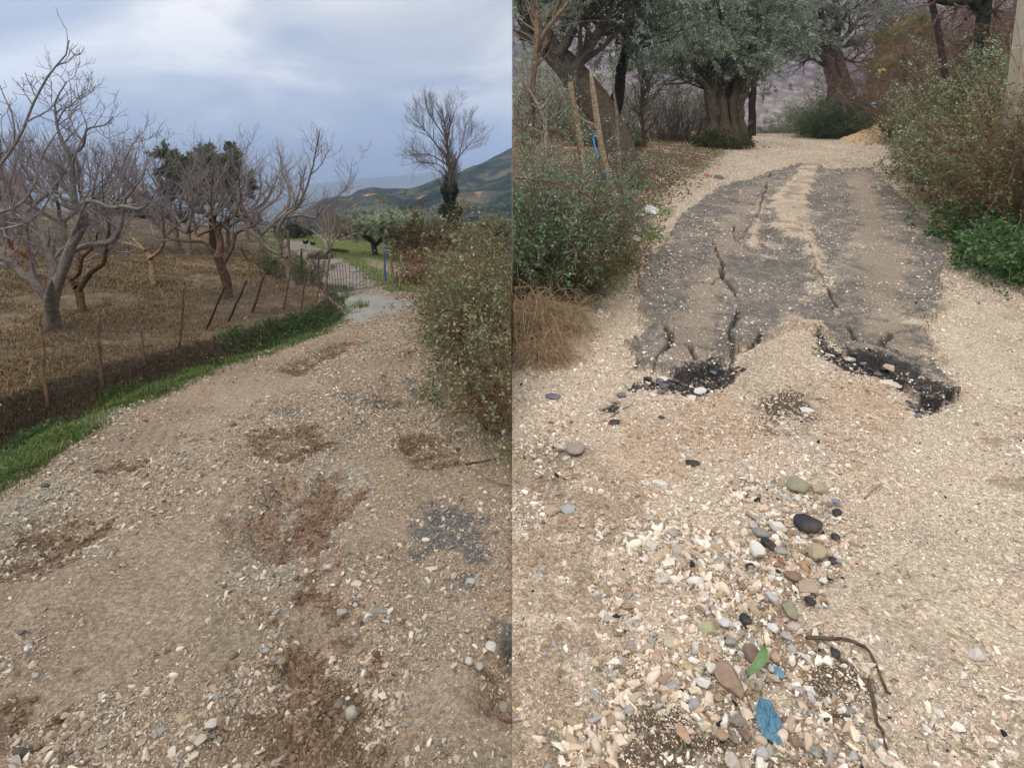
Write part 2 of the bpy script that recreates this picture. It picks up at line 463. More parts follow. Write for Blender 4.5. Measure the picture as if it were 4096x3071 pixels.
CRACKS = [poly_world(p) for p in (
    [(2910, 1480), (2925, 1420), (2912, 1360), (2950, 1290), (2960, 1240), (2920, 1180), (2890, 1130), (2870, 1090)],
    [(2985, 1010), (2950, 990), (2990, 940), (3040, 860), (3055, 780), (3070, 740)], [(2540, 1480), (2640, 1450), (2680, 1400), (2664, 1330)],
    [(2680, 1400), (2750, 1410), (2840, 1430)], [(3330, 1270), (3390, 1330), (3420, 1390), (3520, 1410), (3640, 1470), (3680, 1460)],
    [(3240, 1010), (3270, 1120), (3310, 1200), (3350, 1280)], [(2912, 1360), (2860, 1330), (2800, 1340)], [(2890, 1130), (2850, 1160), (2800, 1150)], [(2890, 1130), (2880, 1060), (2860, 1020), (2850, 960)],
    [(2925, 1420), (2990, 1400), (3040, 1360)], [(2640, 1450), (2600, 1500)], [(2750, 1410), (2780, 1470)], [(3390, 1330), (3450, 1300), (3540, 1310)], [(3520, 1410), (3560, 1360), (3640, 1350)], [(3070, 740), (3085, 700)], [(2950, 990), (2930, 960), (2935, 920)])]


# ---------------------------------------------------------------- mesh and material helpers
def tagp(o, label=None, cat=None, group=None, kind=None):
    if label: o['label'] = label
    if cat: o['category'] = cat
    if group: o['group'] = group
    if kind: o['kind'] = kind
    return o


def mk(name, V, Fc, mat=None, parent=None, smooth=True, attrs=None, loc=None, link=True):
    """mesh object from numpy arrays; Fc is an (n,3) or (n,4) array, or a list of such arrays"""
    V = np.asarray(V, np.float32)
    if loc is not None:
        V = V - np.asarray(loc, np.float32)
    Fl = Fc if isinstance(Fc, list) else [Fc]
    Fl = [np.asarray(f, np.int32) for f in Fl if len(f)]
    me = bpy.data.meshes.new(name)
    me.vertices.add(len(V)); me.vertices.foreach_set('co', V.ravel())
    loops = np.concatenate([f.ravel() for f in Fl])
    sizes = np.concatenate([np.full(len(f), f.shape[1]) for f in Fl])
    me.loops.add(len(loops)); me.loops.foreach_set('vertex_index', loops)
    me.polygons.add(len(sizes))
    st = np.concatenate([[0], np.cumsum(sizes)[:-1]]).astype(np.int32)
    me.polygons.foreach_set('loop_start', st)
    me.polygons.foreach_set('use_smooth', np.full(len(sizes), smooth))
    me.update(calc_edges=True)
    for an, (typ, arr) in (attrs or {}).items():
        dom = 'POINT' if len(arr) == len(V) else 'FACE'
        a = me.attributes.new(an, typ, dom)
        if typ == 'FLOAT_COLOR':
            arr = np.concatenate([arr, np.ones((len(arr), 1))], 1) if arr.shape[1] == 3 else arr
            a.data.foreach_set('color', np.asarray(arr, np.float32).ravel())
        elif typ == 'FLOAT_VECTOR':
            a.data.foreach_set('vector', np.asarray(arr, np.float32).ravel())
        else:
            a.data.foreach_set('value', np.asarray(arr, np.float32 if typ == 'FLOAT' else np.int32).ravel())
    o = bpy.data.objects.new(name, me)
    if link: col.objects.link(o)
    if mat: me.materials.append(mat)
    if parent is not None:
        o.parent = parent
    if loc is not None:
        o.location = Vector(loc) - (parent.location if parent is not None else Vector((0, 0, 0)))
    elif parent is not None:
        o.location = -parent.location
    return o


def empty(name, loc, label=None, cat=None, group=None):
    o = bpy.data.objects.new(name, None)
    col.objects.link(o)
    o.location = Vector([float(c) for c in loc])
    o.empty_display_size = .2
    return tagp(o, label, cat, group)


def newmat(name):
    m = bpy.data.materials.new(name)
    m.use_nodes = True
    t = m.node_tree
    b = t.nodes['Principled BSDF']
    return m, t, b


def mat_simple(name, c, rough=.8, var=.15, scale=8, bump=0.0, spec=.3, obj=True, metallic=0):
    m, t, b = newmat(name)
    tcn = nd(t, 'ShaderNodeTexCoord')
    nz = nd(t, 'ShaderNodeTexNoise', ins={'Scale': scale, 'Detail': 5.0, 'Roughness': .6})
    t.links.new(tcn.outputs['Object'], nz.inputs['Vector'])
    rm = ramp(t, [(.3, tuple(max(0, x * (1 - var)) for x in c)), (.7, tuple(x * (1 + var) for x in c))])
    t.links.new(nz.outputs[0], rm.inputs[0])
    t.links.new(rm.outputs[0], b.inputs['Base Color'])
    b.inputs['Roughness'].default_value = rough
    b.inputs['Specular IOR Level'].default_value = spec
    b.inputs['Metallic'].default_value = metallic
    if bump:
        bp = nd(t, 'ShaderNodeBump', ins={'Strength': bump, 'Distance': .02})
        t.links.new(nz.outputs[0], bp.inputs['Height'])
        t.links.new(bp.outputs[0], b.inputs['Normal'])
    return m


def mat_attr(name, rough=.7, attr='col', typ='GEOMETRY', trans=0.0, spec=.3, noise=0.0, nscale=30, bump=0.0):
    """colour comes from the mesh's own colour attribute (leaf by leaf, stone by stone)"""
    m, t, b = newmat(name)
    a = nd(t, 'ShaderNodeAttribute', attribute_name=attr, attribute_type=typ)
    c = a.outputs['Color']
    if noise or bump:
        tcn = nd(t, 'ShaderNodeTexCoord')
        nz = nd(t, 'ShaderNodeTexNoise', ins={'Scale': nscale, 'Detail': 5.0, 'Roughness': .65})
        t.links.new(tcn.outputs['Object'], nz.inputs['Vector'])
        if noise:
            rm = ramp(t, [(.3, (1 - noise,) * 3), (.7, (1 + noise,) * 3)])
            t.links.new(nz.outputs[0], rm.inputs[0])
            c = mixc(t, 1.0, c, rm.outputs[0], 'MULTIPLY')
        if bump:
            bp = nd(t, 'ShaderNodeBump', ins={'Strength': bump, 'Distance': .01})
            t.links.new(nz.outputs[0], bp.inputs['Height'])
            t.links.new(bp.outputs[0], b.inputs['Normal'])
    t.links.new(c, b.inputs['Base Color'])
    b.inputs['Roughness'].default_value = rough
    b.inputs['Specular IOR Level'].default_value = spec
    if trans:
        out = t.nodes['Material Output']
        tr = nd(t, 'ShaderNodeBsdfTranslucent')
        t.links.new(c, tr.inputs[0])
        mx = nd(t, 'ShaderNodeMixShader')
        mx.inputs[0].default_value = trans
        t.links.new(b.outputs[0], mx.inputs[1]); t.links.new(tr.outputs[0], mx.inputs[2])
        t.links.new(mx.outputs[0], out.inputs[0])
    return m


# ---------------------------------------------------------------- ground sheet
def ground_mat():
    m, t, b = newmat('ground_surface')
    tcn = nd(t, 'ShaderNodeTexCoord')
    a = nd(t, 'ShaderNodeAttribute', attribute_name='col')
    p = nd(t, 'ShaderNodeAttribute', attribute_name='peb')
    n0 = nd(t, 'ShaderNodeTexNoise', ins={'Scale': 60.0, 'Detail': 6.0, 'Roughness': .7})
    v1 = nd(t, 'ShaderNodeTexVoronoi', ins={'Scale': 120.0, 'Randomness': 1.0})
    v2 = nd(t, 'ShaderNodeTexVoronoi', ins={'Scale': 52.0, 'Randomness': 1.0})
    wv = nd(t, 'ShaderNodeVectorMath', operation='MULTIPLY_ADD')
    wv.inputs[1].default_value = (.02, .02, .02)
    t.links.new(n0.outputs['Color'], wv.inputs[0]); t.links.new(tcn.outputs['Object'], wv.inputs[2])
    t.links.new(tcn.outputs['Object'], n0.inputs['Vector'])
    for v in (v1, v2):
        t.links.new(wv.outputs[0], v.inputs['Vector'])
    s1 = nd(t, 'ShaderNodeSeparateColor'); t.links.new(v1.outputs['Color'], s1.inputs[0])
    s2 = nd(t, 'ShaderNodeSeparateColor'); t.links.new(v2.outputs['Color'], s2.inputs[0])
    r1 = ramp(t, [(0, (.60, .59, .58)), (.5, (1.05, 1.04, 1.02)), (1, (1.66, 1.63, 1.57))])
    t.links.new(s1.outputs[0], r1.inputs[0])
    r2 = ramp(t, [(0, (.78, .77, .76)), (.7, (1.0, 1.0, 1.0)), (1, (1.30, 1.28, 1.22))])
    t.links.new(s2.outputs[1], r2.inputs[0])
    c = mixc(t, p.outputs['Fac'], a.outputs['Color'], mixc(t, 1.0, a.outputs['Color'], r1.outputs[0], 'MULTIPLY'))
    c = mixc(t, p.outputs['Fac'], c, mixc(t, 1.0, c, r2.outputs[0], 'MULTIPLY'))
    r3 = ramp(t, [(.3, (.86, .86, .86)), (.7, (1.14, 1.14, 1.14))])
    t.links.new(n0.outputs[0], r3.inputs[0])
    c = mixc(t, 1.0, c, r3.outputs[0], 'MULTIPLY')
    t.links.new(c, b.inputs['Base Color'])
    b.inputs['Roughness'].default_value = .85
    b.inputs['Specular IOR Level'].default_value = .25
    h = math_(t, 'MULTIPLY', v1.outputs['Distance'], p.outputs['Fac'])
    h2 = math_(t, 'MULTIPLY', v2.outputs['Distance'], p.outputs['Fac'])
    hs = math_(t, 'ADD', math_(t, 'MULTIPLY', h, -.5), math_(t, 'MULTIPLY', h2, -.9))
    hs = math_(t, 'ADD', hs, math_(t, 'MULTIPLY', n0.outputs[0], .5))
    bp = nd(t, 'ShaderNodeBump', ins={'Strength': 1.0, 'Distance': .016})
    t.links.new(hs, bp.inputs['Height'])
    t.links.new(bp.outputs[0], b.inputs['Normal'])
    return m


def ground_z(X, Y, dz):
    fine = fbm(X, Y, 14, 4, 51) * .006 + fbm(X, Y, 40, 2, 52) * .002
    s = np.interp(Y, *XB) - X
    rough = np.where(X < 0, 1 + 2.5 * sstep(0, .3, s), 1.0)
    # tyre grooves pressed in the wet mud on the left
    return Hh(X, Y) + dz + fine * rough


def build_ground():
    us = np.linspace(0.0008, 0.93, 560)
    us = np.concatenate([us, np.linspace(.94, 1.9, 60)])
    ys = np.exp(np.linspace(math.log(.75), math.log(60), 1080))
    sheetsV, sheetsF, Cs, Ps = [], [], [], []
    off = 0
    for sgn in (-1, 1):
        U = np.concatenate([[0.0], us])
        X = sgn * U[None, :] * ys[:, None]
        X[:, 0] = sgn * 1e-4
        Y = np.repeat(ys[:, None], len(U), 1)
        C, P, dz, zi = zone_eval(X, Y)
        if sgn < 0:
            gm = GROOVE
            m = sdist(X, Y, gm) > 0
            dz = dz + np.where(m, -.012 * (.5 + .5 * np.sin((X * .93 + Y * .36) * 2 * math.pi / .085)) * sstep(0, .1, sdist(X, Y, gm)), 0)
        Z = ground_z(X, Y, dz)
        V = np.stack([X, Y, Z], -1).reshape(-1, 3)
        nr, nc = X.shape
        idx = np.arange(nr * nc).reshape(nr, nc) + off
        q = np.stack([idx[:-1, :-1], idx[:-1, 1:], idx[1:, 1:], idx[1:, :-1]], -1).reshape(-1, 4)
        if sgn < 0:
            q = q[:, ::-1]
        sheetsV.append(V); sheetsF.append(q); Cs.append(C.reshape(-1, 3)); Ps.append(P.ravel())
        if sgn < 0:
            seamL = idx[:, 0]
        else:
            seamR = idx[:, 0]
        off += nr * nc
    seam = np.stack([seamL[:-1], seamR[:-1], seamR[1:], seamL[1:]], -1)
    V = np.concatenate(sheetsV)
    o = mk('ground', V, sheetsF + [seam], ground_mat(), attrs={'col': ('FLOAT_COLOR', np.concatenate(Cs)), 'peb': ('FLOAT', np.concatenate(Ps))})
    tagp(o, kind='structure')
    return o


GROOVE = poly_world([(480, 1790), (560, 1700), (760, 1680), (740, 1750), (640, 1800), (540, 1820)])
build_ground()


# ---------------------------------------------------------------- hills, mountains, plain
def polar(name, u0, u1, nu, r0, r1, nr, zf, mat, side=0):
    u = np.linspace(u0, u1, nu)
    r = np.exp(np.linspace(math.log(r0), math.log(r1), nr))
    U, Rr = np.meshgrid(u, r)
    X = U * Rr; Y = Rr.copy()
    Z = zf(U, Rr, X, Y)
    V = np.stack([X, Y, Z], -1).reshape(-1, 3)
    idx = np.arange(nr * nu).reshape(nr, nu)
    q = np.stack([idx[:-1, :-1], idx[:-1, 1:], idx[1:, 1:], idx[1:, :-1]], -1).reshape(-1, 4)
    o = mk(name, V, q, mat)
    return tagp(o, kind='structure')


def hill_mat(name, stops, spots, scale, sscale, spot_th):
    m, t, b = newmat(name)
    g = nd(t, 'ShaderNodeTexCoord')
    n1 = nd(t, 'ShaderNodeTexNoise', ins={'Scale': scale, 'Detail': 8.0, 'Roughness': .65})
    n2 = nd(t, 'ShaderNodeTexNoise', ins={'Scale': sscale, 'Detail': 4.0, 'Roughness': .6, 'Distortion': .5})
    v = nd(t, 'ShaderNodeTexVoronoi', ins={'Scale': scale * 9, 'Randomness': 1.0})
    for n in (n1, n2, v):
        t.links.new(g.outputs['Object'], n.inputs['Vector'])
    r1 = ramp(t, stops); t.links.new(n1.outputs[0], r1.inputs[0])
    rs = ramp(t, [(spot_th, (0, 0, 0)), (spot_th + .02, (1, 1, 1))]); t.links.new(n2.outputs[0], rs.inputs[0])
    c = mixc(t, rs.outputs[0], r1.outputs[0], spots)
    rv = ramp(t, [(0, (1.15, 1.15, 1.15)), (.6, (.75, .75, .75))]); t.links.new(v.outputs['Distance'], rv.inputs[0])
    c = mixc(t, 1.0, c, rv.outputs[0], 'MULTIPLY')
    t.links.new(c, b.inputs['Base Color'])
    b.inputs['Roughness'].default_value = .95
    b.inputs['Specular IOR Level'].default_value = 0
    bp = nd(t, 'ShaderNodeBump', ins={'Strength': 1.0, 'Distance': .12 / scale})
    t.links.new(v.outputs['Distance'], bp.inputs['Height']); bp.invert = True
    t.links.new(bp.outputs[0], b.inputs['Normal'])
    return m


def px_u(x): return (x - W / 2) / F


def zl_hill(U, Rr, X, Y):
    rx = [px_u(v) for v in (900, 1100, 1180, 1230, 1290, 1340, 1400, 1440, 1500, 1560, 1640, 1750, 1850, 1950, 2060, 2200)]
    ry = [900, 880, 860, 828, 792, 780, 784, 760, 748, 757, 752, 718, 684, 640, 588, 520]
    row = np.interp(U, rx, ry)
    ridge = 1.6 + (700 - row) / F * 420
    t = np.clip((Rr - 45) / (420 - 45), 0, 1)
    z0 = -9 - 16 * sstep(0, .35, t)
    z = z0 + (ridge - z0) * sstep(.25, 1, t) * 1.0
    z = np.where(Rr > 420, ridge - (Rr - 420) * .25, z)
    z = z + ((1 - 2 * np.abs(fbm(X, Y, .010, 5, 71))) * 11 - 5) * np.sin(np.clip(t, 0, 1) * math.pi) + fbm(X, Y, .05, 4, 72) * 2.0 * (Rr < 470)
    return z


m_hill = hill_mat('hill_scrub', [(.38, lin(24, 36, 28)), (.50, lin(48, 62, 42)), (.60, lin(104, 98, 72)), (.68, lin(136, 112, 84))], lin(176, 132, 100), .05, .034, .64)
polar('hillside', -1.1, -0.0002, 300, 44, 560, 220, zl_hill, m_hill)
m_mount = hill_mat('mountain_slopes', [(.4, lin(84, 98, 84)), (.6, lin(120, 122, 104))], lin(150, 140, 120), .002, .003, .66)


def z_mount(U, Rr, X, Y):
    row = np.interp(U, [px_u(v) for v in (0, 800, 1100, 1250, 1400, 1550, 1700, 1850, 2048)], [745, 745, 745, 735, 716, 700, 690, 672, 664])
    ridge = 1.6 + (700 - row) / F * 2600
    t = sstep(1500, 2600, Rr)
    return -75 + (ridge + 75) * t + fbm(X, Y, .002, 5, 81) * 28 * (t * .9 + .1)


polar('mountains', -1.2, -0.0002, 260, 1300, 2900, 60, z_mount, m_mount)
m_plain = hill_mat('plain_fields', [(.4, lin(70, 90, 70)), (.6, lin(110, 116, 92))], lin(160, 150, 130), .004, .006, .6)
polar('plain', -1.6, -0.0002, 40, 540, 2950, 20, lambda U, Rr, X, Y: -72 + X * 0, m_plain)


def zr_hill(U, Rr, X, Y):
    t = np.clip((Rr - 58) / 100, 0, 1)
    return -1 + 72 * t ** 1.2 + fbm(X, Y, .03, 5, 91) * 5 * (.3 + t)


m_hillr = hill_mat('far_scrub_slope', [(.34, lin(112, 104, 104)), (.5, lin(146, 134, 138)), (.66, lin(170, 160, 152))], lin(128, 134, 112), .06, .05, .6)
polar('far_hillside', 0.0002, 1.9, 220, 56, 170, 90, zr_hill, m_hillr)
# ---------------------------------------------------------------- tubes, leaves, blades
def tubes(P, Rad, S=5, seed=0):
    """P (N,K,3) centre lines, Rad (N,K) radii -> verts, quads (open ends closed by taper)"""
    P = np.asarray(P, float); Rad = np.asarray(Rad, float)
    N, K, _ = P.shape
    T = np.gradient(P, axis=1)
    T /= np.linalg.norm(T, axis=2, keepdims=True) + 1e-9
    ref = np.tile(np.array([.31, .52, .79]), (N, 1))
    m = T.mean(1); m /= np.linalg.norm(m, axis=1, keepdims=True) + 1e-9
    bad = np.abs((m * ref).sum(1)) > .85
    ref[bad] = (.9, -.4, .1)
    A = np.cross(T, ref[:, None, :]); A /= np.linalg.norm(A, axis=2, keepdims=True) + 1e-9
    B = np.cross(T, A)
    an = np.linspace(0, 2 * math.pi, S, endpoint=False)
    if S >= 7:      # close the far end
        P = np.concatenate([P, P[:, -1:] + T[:, -1:] * Rad[:, -1:, None] * .35], 1)
        Rad = np.concatenate([Rad, Rad[:, -1:] * .15], 1); A = np.concatenate([A, A[:, -1:]], 1); B = np.concatenate([B, B[:, -1:]], 1); K += 1
    ring = A[:, :, None, :] * np.cos(an)[None, None, :, None] + B[:, :, None, :] * np.sin(an)[None, None, :, None]
    V = P[:, :, None, :] + ring * Rad[:, :, None, None]
    idx = np.arange(N * K * S).reshape(N, K, S)
    nx = np.roll(idx, -1, axis=2)
    q = np.stack([idx[:, :-1], nx[:, :-1], nx[:, 1:], idx[:, 1:]], -1).reshape(-1, 4)
    return V.reshape(-1, 3), q


def join(parts):
    Vs, Fs, off = [], [], 0
    for V, Fq in parts:
        for f in (Fq if isinstance(Fq, list) else [Fq]):
            Fs.append(np.asarray(f) + off)
        Vs.append(V); off += len(V)
    return np.concatenate(Vs), Fs


def resample(pts, k):
    pts = np.asarray(pts, float)
    d = np.concatenate([[0], np.cumsum(np.linalg.norm(np.diff(pts[:, :3], axis=0), axis=1))])
    t = np.linspace(0, d[-1], k)
    return np.stack([np.interp(t, d, pts[:, i]) for i in range(pts.shape[1])], 1)


def curve(pts, k, wig=0.0, seed=0):
    """smooth (Catmull-Rom) curve of k points through pts (columns x,y,z[,r])"""
    p = np.asarray(pts, float)
    if len(p) > 2:
        q = np.vstack([2 * p[0] - p[1], p, 2 * p[-1] - p[-2]])
        out = []
        for i in range(1, len(q) - 2):
            for t in np.linspace(0, 1, 8, endpoint=False):
                a, b, c, d = q[i - 1], q[i], q[i + 1], q[i + 2]
                out.append(.5 * (2 * b + (c - a) * t + (2 * a - 5 * b + 4 * c - d) * t * t + (3 * b - a - 3 * c + d) * t ** 3))
        out.append(p[-1])
        p = np.array(out)
    p = resample(p, k)
    if wig:
        r = np.random.default_rng(seed)
        n = r.normal(size=(k, 3)) * wig
        n[0] = n[-1] = 0
        n = (n + np.roll(n, 1, 0) + np.roll(n, -1, 0)) / 2
        p[:, :3] += n
    return p


def unit(v): return v / (np.linalg.norm(v, axis=-1, keepdims=True) + 1e-9)


def leaves(P, D, L, Wd, r, Ncol=None, flat=.3):
    """diamond leaves: base points P (n,3), directions D, lengths L, widths Wd (n,)"""
    n = len(P)
    D = unit(D)
    side = unit(np.cross(D, r.normal(size=(n, 3)) + np.array((0, 0, .0))))
    nor = np.cross(D, side)
    L = np.asarray(L)[:, None]; Wd = np.asarray(Wd)[:, None]
    mid = P + D * L * .5 + nor * L * flat * .25
    V = np.stack([P, mid + side * Wd * .5, P + D * L, mid - side * Wd * .5], 1).reshape(-1, 3)
    f = np.arange(4 * n).reshape(n, 4)
    return V, f


def colvar(base, n, r, v=.2, h=.06):
    c = np.asarray(base, float)[None, :] * (1 + r.normal(size=(n, 1)) * v) * (1 + r.normal(size=(n, 3)) * h)
    return np.clip(c, .004, .95)


def pick(cols, w, n, r, v=.15, h=.05):
    cols = np.array(cols)
    k = r.choice(len(cols), n, p=np.array(w) / np.sum(w))
    return np.clip(cols[k] * (1 + r.normal(size=(n, 1)) * v) * (1 + r.normal(size=(n, 3)) * h), .004, .9)


def blades(P, Hh_, lean, wid, r, bend=.5):
    """grass blades as bent tapering strips"""
    n = len(P)
    a = r.uniform(0, 2 * math.pi, n)
    d = np.stack([np.cos(a), np.sin(a), np.zeros(n)], 1)
    s = np.stack([-np.sin(a), np.cos(a), np.zeros(n)], 1) * (np.asarray(wid) * .5)[:, None]
    Hh_ = np.asarray(Hh_)[:, None]; lean = np.asarray(lean)[:, None]
    m = P + np.array((0, 0, 1.0)) * Hh_ * .6 + d * lean * Hh_ * .35
    t = P + np.array((0, 0, 1.0)) * Hh_ * (1 - lean * bend) + d * lean * Hh_
    V = np.stack([P - s, P + s, m + s * .7, m - s * .7, t], 1).reshape(-1, 3)
    i = np.arange(n)[:, None] * 5
    return V, [np.concatenate([i, i + 1, i + 2, i + 3], 1), np.concatenate([i + 3, i + 2, i + 4], 1)]


def clipside(P, left):
    return P[:, 0] < -.004 if left else P[:, 0] > .004


def filt(V, f, left):
    """drop the faces that would stand on the other side of the dividing line between the two places"""
    f = [f] if not isinstance(f, list) else f
    out = []
    for q in f:
        x = V[q][:, :, 0]
        ok = (x < -.002).all(1) if left else (x > .002).all(1)
        out.append((q[ok], ok))
    return out


def attach(name, V, f, cols, mat, parent, left, smooth=True):
    """mesh with a colour per face, trimmed to its own side"""
    V = np.asarray(V); fl = f if isinstance(f, list) else [f]
    n0 = 0; nf, nc = [], []
    for (q, ok) in filt(V, fl, left):
        nf.append(q)
        nc.append(cols[n0:n0 + len(ok)][ok]); n0 += len(ok)
    # compact the vertices
    used = np.unique(np.concatenate([q.ravel() for q in nf]))
    mp = np.full(len(V), -1); mp[used] = np.arange(len(used))
    nf2 = [mp[q] for q in nf]
    return mk(name, V[used], nf2, mat, parent, smooth=smooth, attrs={'col': ('FLOAT_COLOR', np.concatenate(nc))})


# ---------------------------------------------------------------- stones
def hull_stone(name, seed, kind):
    import bmesh
    r = np.random.default_rng(seed)
    n = 12 if kind == 'sharp' else 30
    p = unit(r.normal(size=(n, 3))) * (r.uniform(.82, 1.0, (n, 1)) if kind == 'sharp' else 1.0)
    p = p * np.array((1, r.uniform(.6, .85), r.uniform(.4, .62))) * .5
    bm = bmesh.new()
    for q in p:
        bm.verts.new(q)
    bmesh.ops.convex_hull(bm, input=bm.verts)
    for v in [v for v in bm.verts if not v.link_faces]:
        bm.verts.remove(v)
    me = bpy.data.meshes.new(name)
    bm.to_mesh(me); bm.free()
    if kind != 'sharp':
        me.polygons.foreach_set('use_smooth', [True] * len(me.polygons))
    me.materials.append(m_stone)
    return bpy.data.objects.new(name, me)


m_stone = mat_attr('loose_stone', rough=.85, typ='INSTANCER', noise=.12, nscale=2.5, spec=.2)
stone_lib = bpy.data.collections.new('stone_shapes')
for i in range(12):
    stone_lib.objects.link(hull_stone('stone_shape_%02d' % i, 100 + i, 'sharp' if i < 11 else 'round'))


def scatter_obj(name, P, scl, rot, cols, lib, nvar, r, label=None, cat=None):
    n = len(P)
    o = mk(name, P, np.zeros((0, 3), int) if False else [], None) if False else None
    me = bpy.data.meshes.new(name)
    me.vertices.add(n); me.vertices.foreach_set('co', np.asarray(P, np.float32).ravel())
    for an, typ, key, arr in (('scl', 'FLOAT_VECTOR', 'vector', scl), ('rot', 'FLOAT_VECTOR', 'vector', rot),
                              ('col', 'FLOAT_COLOR', 'color', np.concatenate([cols, np.ones((n, 1))], 1)), ('idx', 'INT', 'value', r.integers(0, nvar, n))):
        a = me.attributes.new(an, typ, 'POINT')
        a.data.foreach_set(key, np.asarray(arr, np.int32 if typ == 'INT' else np.float32).ravel())
    o = bpy.data.objects.new(name, me)
    col.objects.link(o)
    g = bpy.data.node_groups.new(name + '_scatter', 'GeometryNodeTree')
    g.interface.new_socket('Geometry', in_out='INPUT', socket_type='NodeSocketGeometry')
    g.interface.new_socket('Geometry', in_out='OUTPUT', socket_type='NodeSocketGeometry')
    gi = g.nodes.new('NodeGroupInput'); go = g.nodes.new('NodeGroupOutput')
    ci = g.nodes.new('GeometryNodeCollectionInfo')
    ci.inputs['Collection'].default_value = lib
    ci.inputs['Separate Children'].default_value = True
    ci.inputs['Reset Children'].default_value = True
    ip = g.nodes.new('GeometryNodeInstanceOnPoints')
    ip.inputs['Pick Instance'].default_value = True

    def na(nm, dt):
        q = g.nodes.new('GeometryNodeInputNamedAttribute'); q.data_type = dt
        q.inputs['Name'].default_value = nm
        return q.outputs['Attribute']
    m2p = g.nodes.new('GeometryNodeMeshToPoints')
    er = g.nodes.new('FunctionNodeEulerToRotation')
    L = g.links.new
    L(gi.outputs[0], m2p.inputs['Mesh']); L(m2p.outputs[0], ip.inputs['Points'])
    L(ci.outputs[0], ip.inputs['Instance']); L(na('idx', 'INT'), ip.inputs['Instance Index'])
    L(na('scl', 'FLOAT_VECTOR'), ip.inputs['Scale'])
    L(na('rot', 'FLOAT_VECTOR'), er.inputs[0]); L(er.outputs[0], ip.inputs['Rotation'])
    L(ip.outputs[0], go.inputs[0])
    md = o.modifiers.new('scatter', 'NODES'); md.node_group = g
    return tagp(o, kind='stuff', label=label, cat=cat)


CREAM, WHITE_S, TAN, GREY_S, PINK_S = lin(208, 191, 170), lin(226, 216, 202), lin(184, 162, 138), lin(162, 158, 152), lin(196, 168, 150)
DARK_S, BROWN_S, OLIVE_S, BLACK_S = lin(92, 82, 72), lin(124, 96, 70), lin(150, 142, 106), lin(44, 44, 48)
PAL = {
    'R': ([CREAM, WHITE_S, TAN, GREY_S, PINK_S, BLACK_S], [5, 3.2, 2.4, .8, 1.2, .10]),
    'L': ([lin(172, 156, 137), lin(194, 184, 168), lin(146, 126, 104), lin(148, 142, 134), lin(118, 100, 82)], [4, 2.4, 2.4, 1.4, 1.4]),
    'soil': ([lin(124, 102, 82), lin(100, 82, 66), lin(146, 124, 102), lin(168, 152, 132)], [5, 4, 2, .7]),
    'red': ([lin(130, 100, 80), lin(106, 80, 64), lin(154, 128, 106), lin(176, 158, 138)], [5, 4, 2, .5]),
    'pale': ([lin(176, 164, 146), lin(196, 186, 170), lin(148, 134, 116)], [4, 2, 3]),
    'pinks': ([lin(198, 176, 154), lin(214, 198, 176), lin(168, 138, 114)], [4, 2, 3]),
    'dirt': ([CREAM, TAN, lin(158, 132, 106), GREY_S, WHITE_S, BLACK_S, lin(166, 156, 124)], [3, 3, 3, 2.4, 3.2, .2, .6]),
    'heap': ([CREAM, lin(214, 203, 188), GREY_S, TAN, lin(158, 136, 114), BLACK_S], [4, 2.6, 1.4, 2.4, 1.8, .12]),
    'compact': ([TAN, CREAM, lin(150, 128, 106), GREY_S], [3, 2, 3, 1]),
    'black': ([lin(58, 56, 56), lin(84, 80, 78), TAN, WHITE_S, lin(120, 104, 88)], [5, 3, 1.6, 1.0, 1.6]),
}
DEN = {'mud': .35, 'mudR': .15, 'tar': .45, 'tarR': .20, 'wheel': .10, 'conc': .05, 'ochre': .2, 'sandR': 1.0, 'fan': 1, 'dirt': 1, 'compact': .6, 'heap': .6, 'soil': .9, 'red': 1}
BIGF = {'mudR': .6, 'dirt': 1.8, 'compact': .85, 'heap': 2.4, 'sandR': .85, 'mud': .5, 'tarR': .9, 'fan': .8, 'pinks': .9, 'soil': 1.35, 'red': 1.25, 'pale': 1.15, 'black': 1.3}
KIND = [k for k, _ in ZW]


def zone_kind(zi, X):
    ks = np.array(KIND + ['R', 'L'])
    zi = np.where(zi < 0, np.where(X < 0, len(KIND) + 1, len(KIND)), zi)
    return ks[zi]


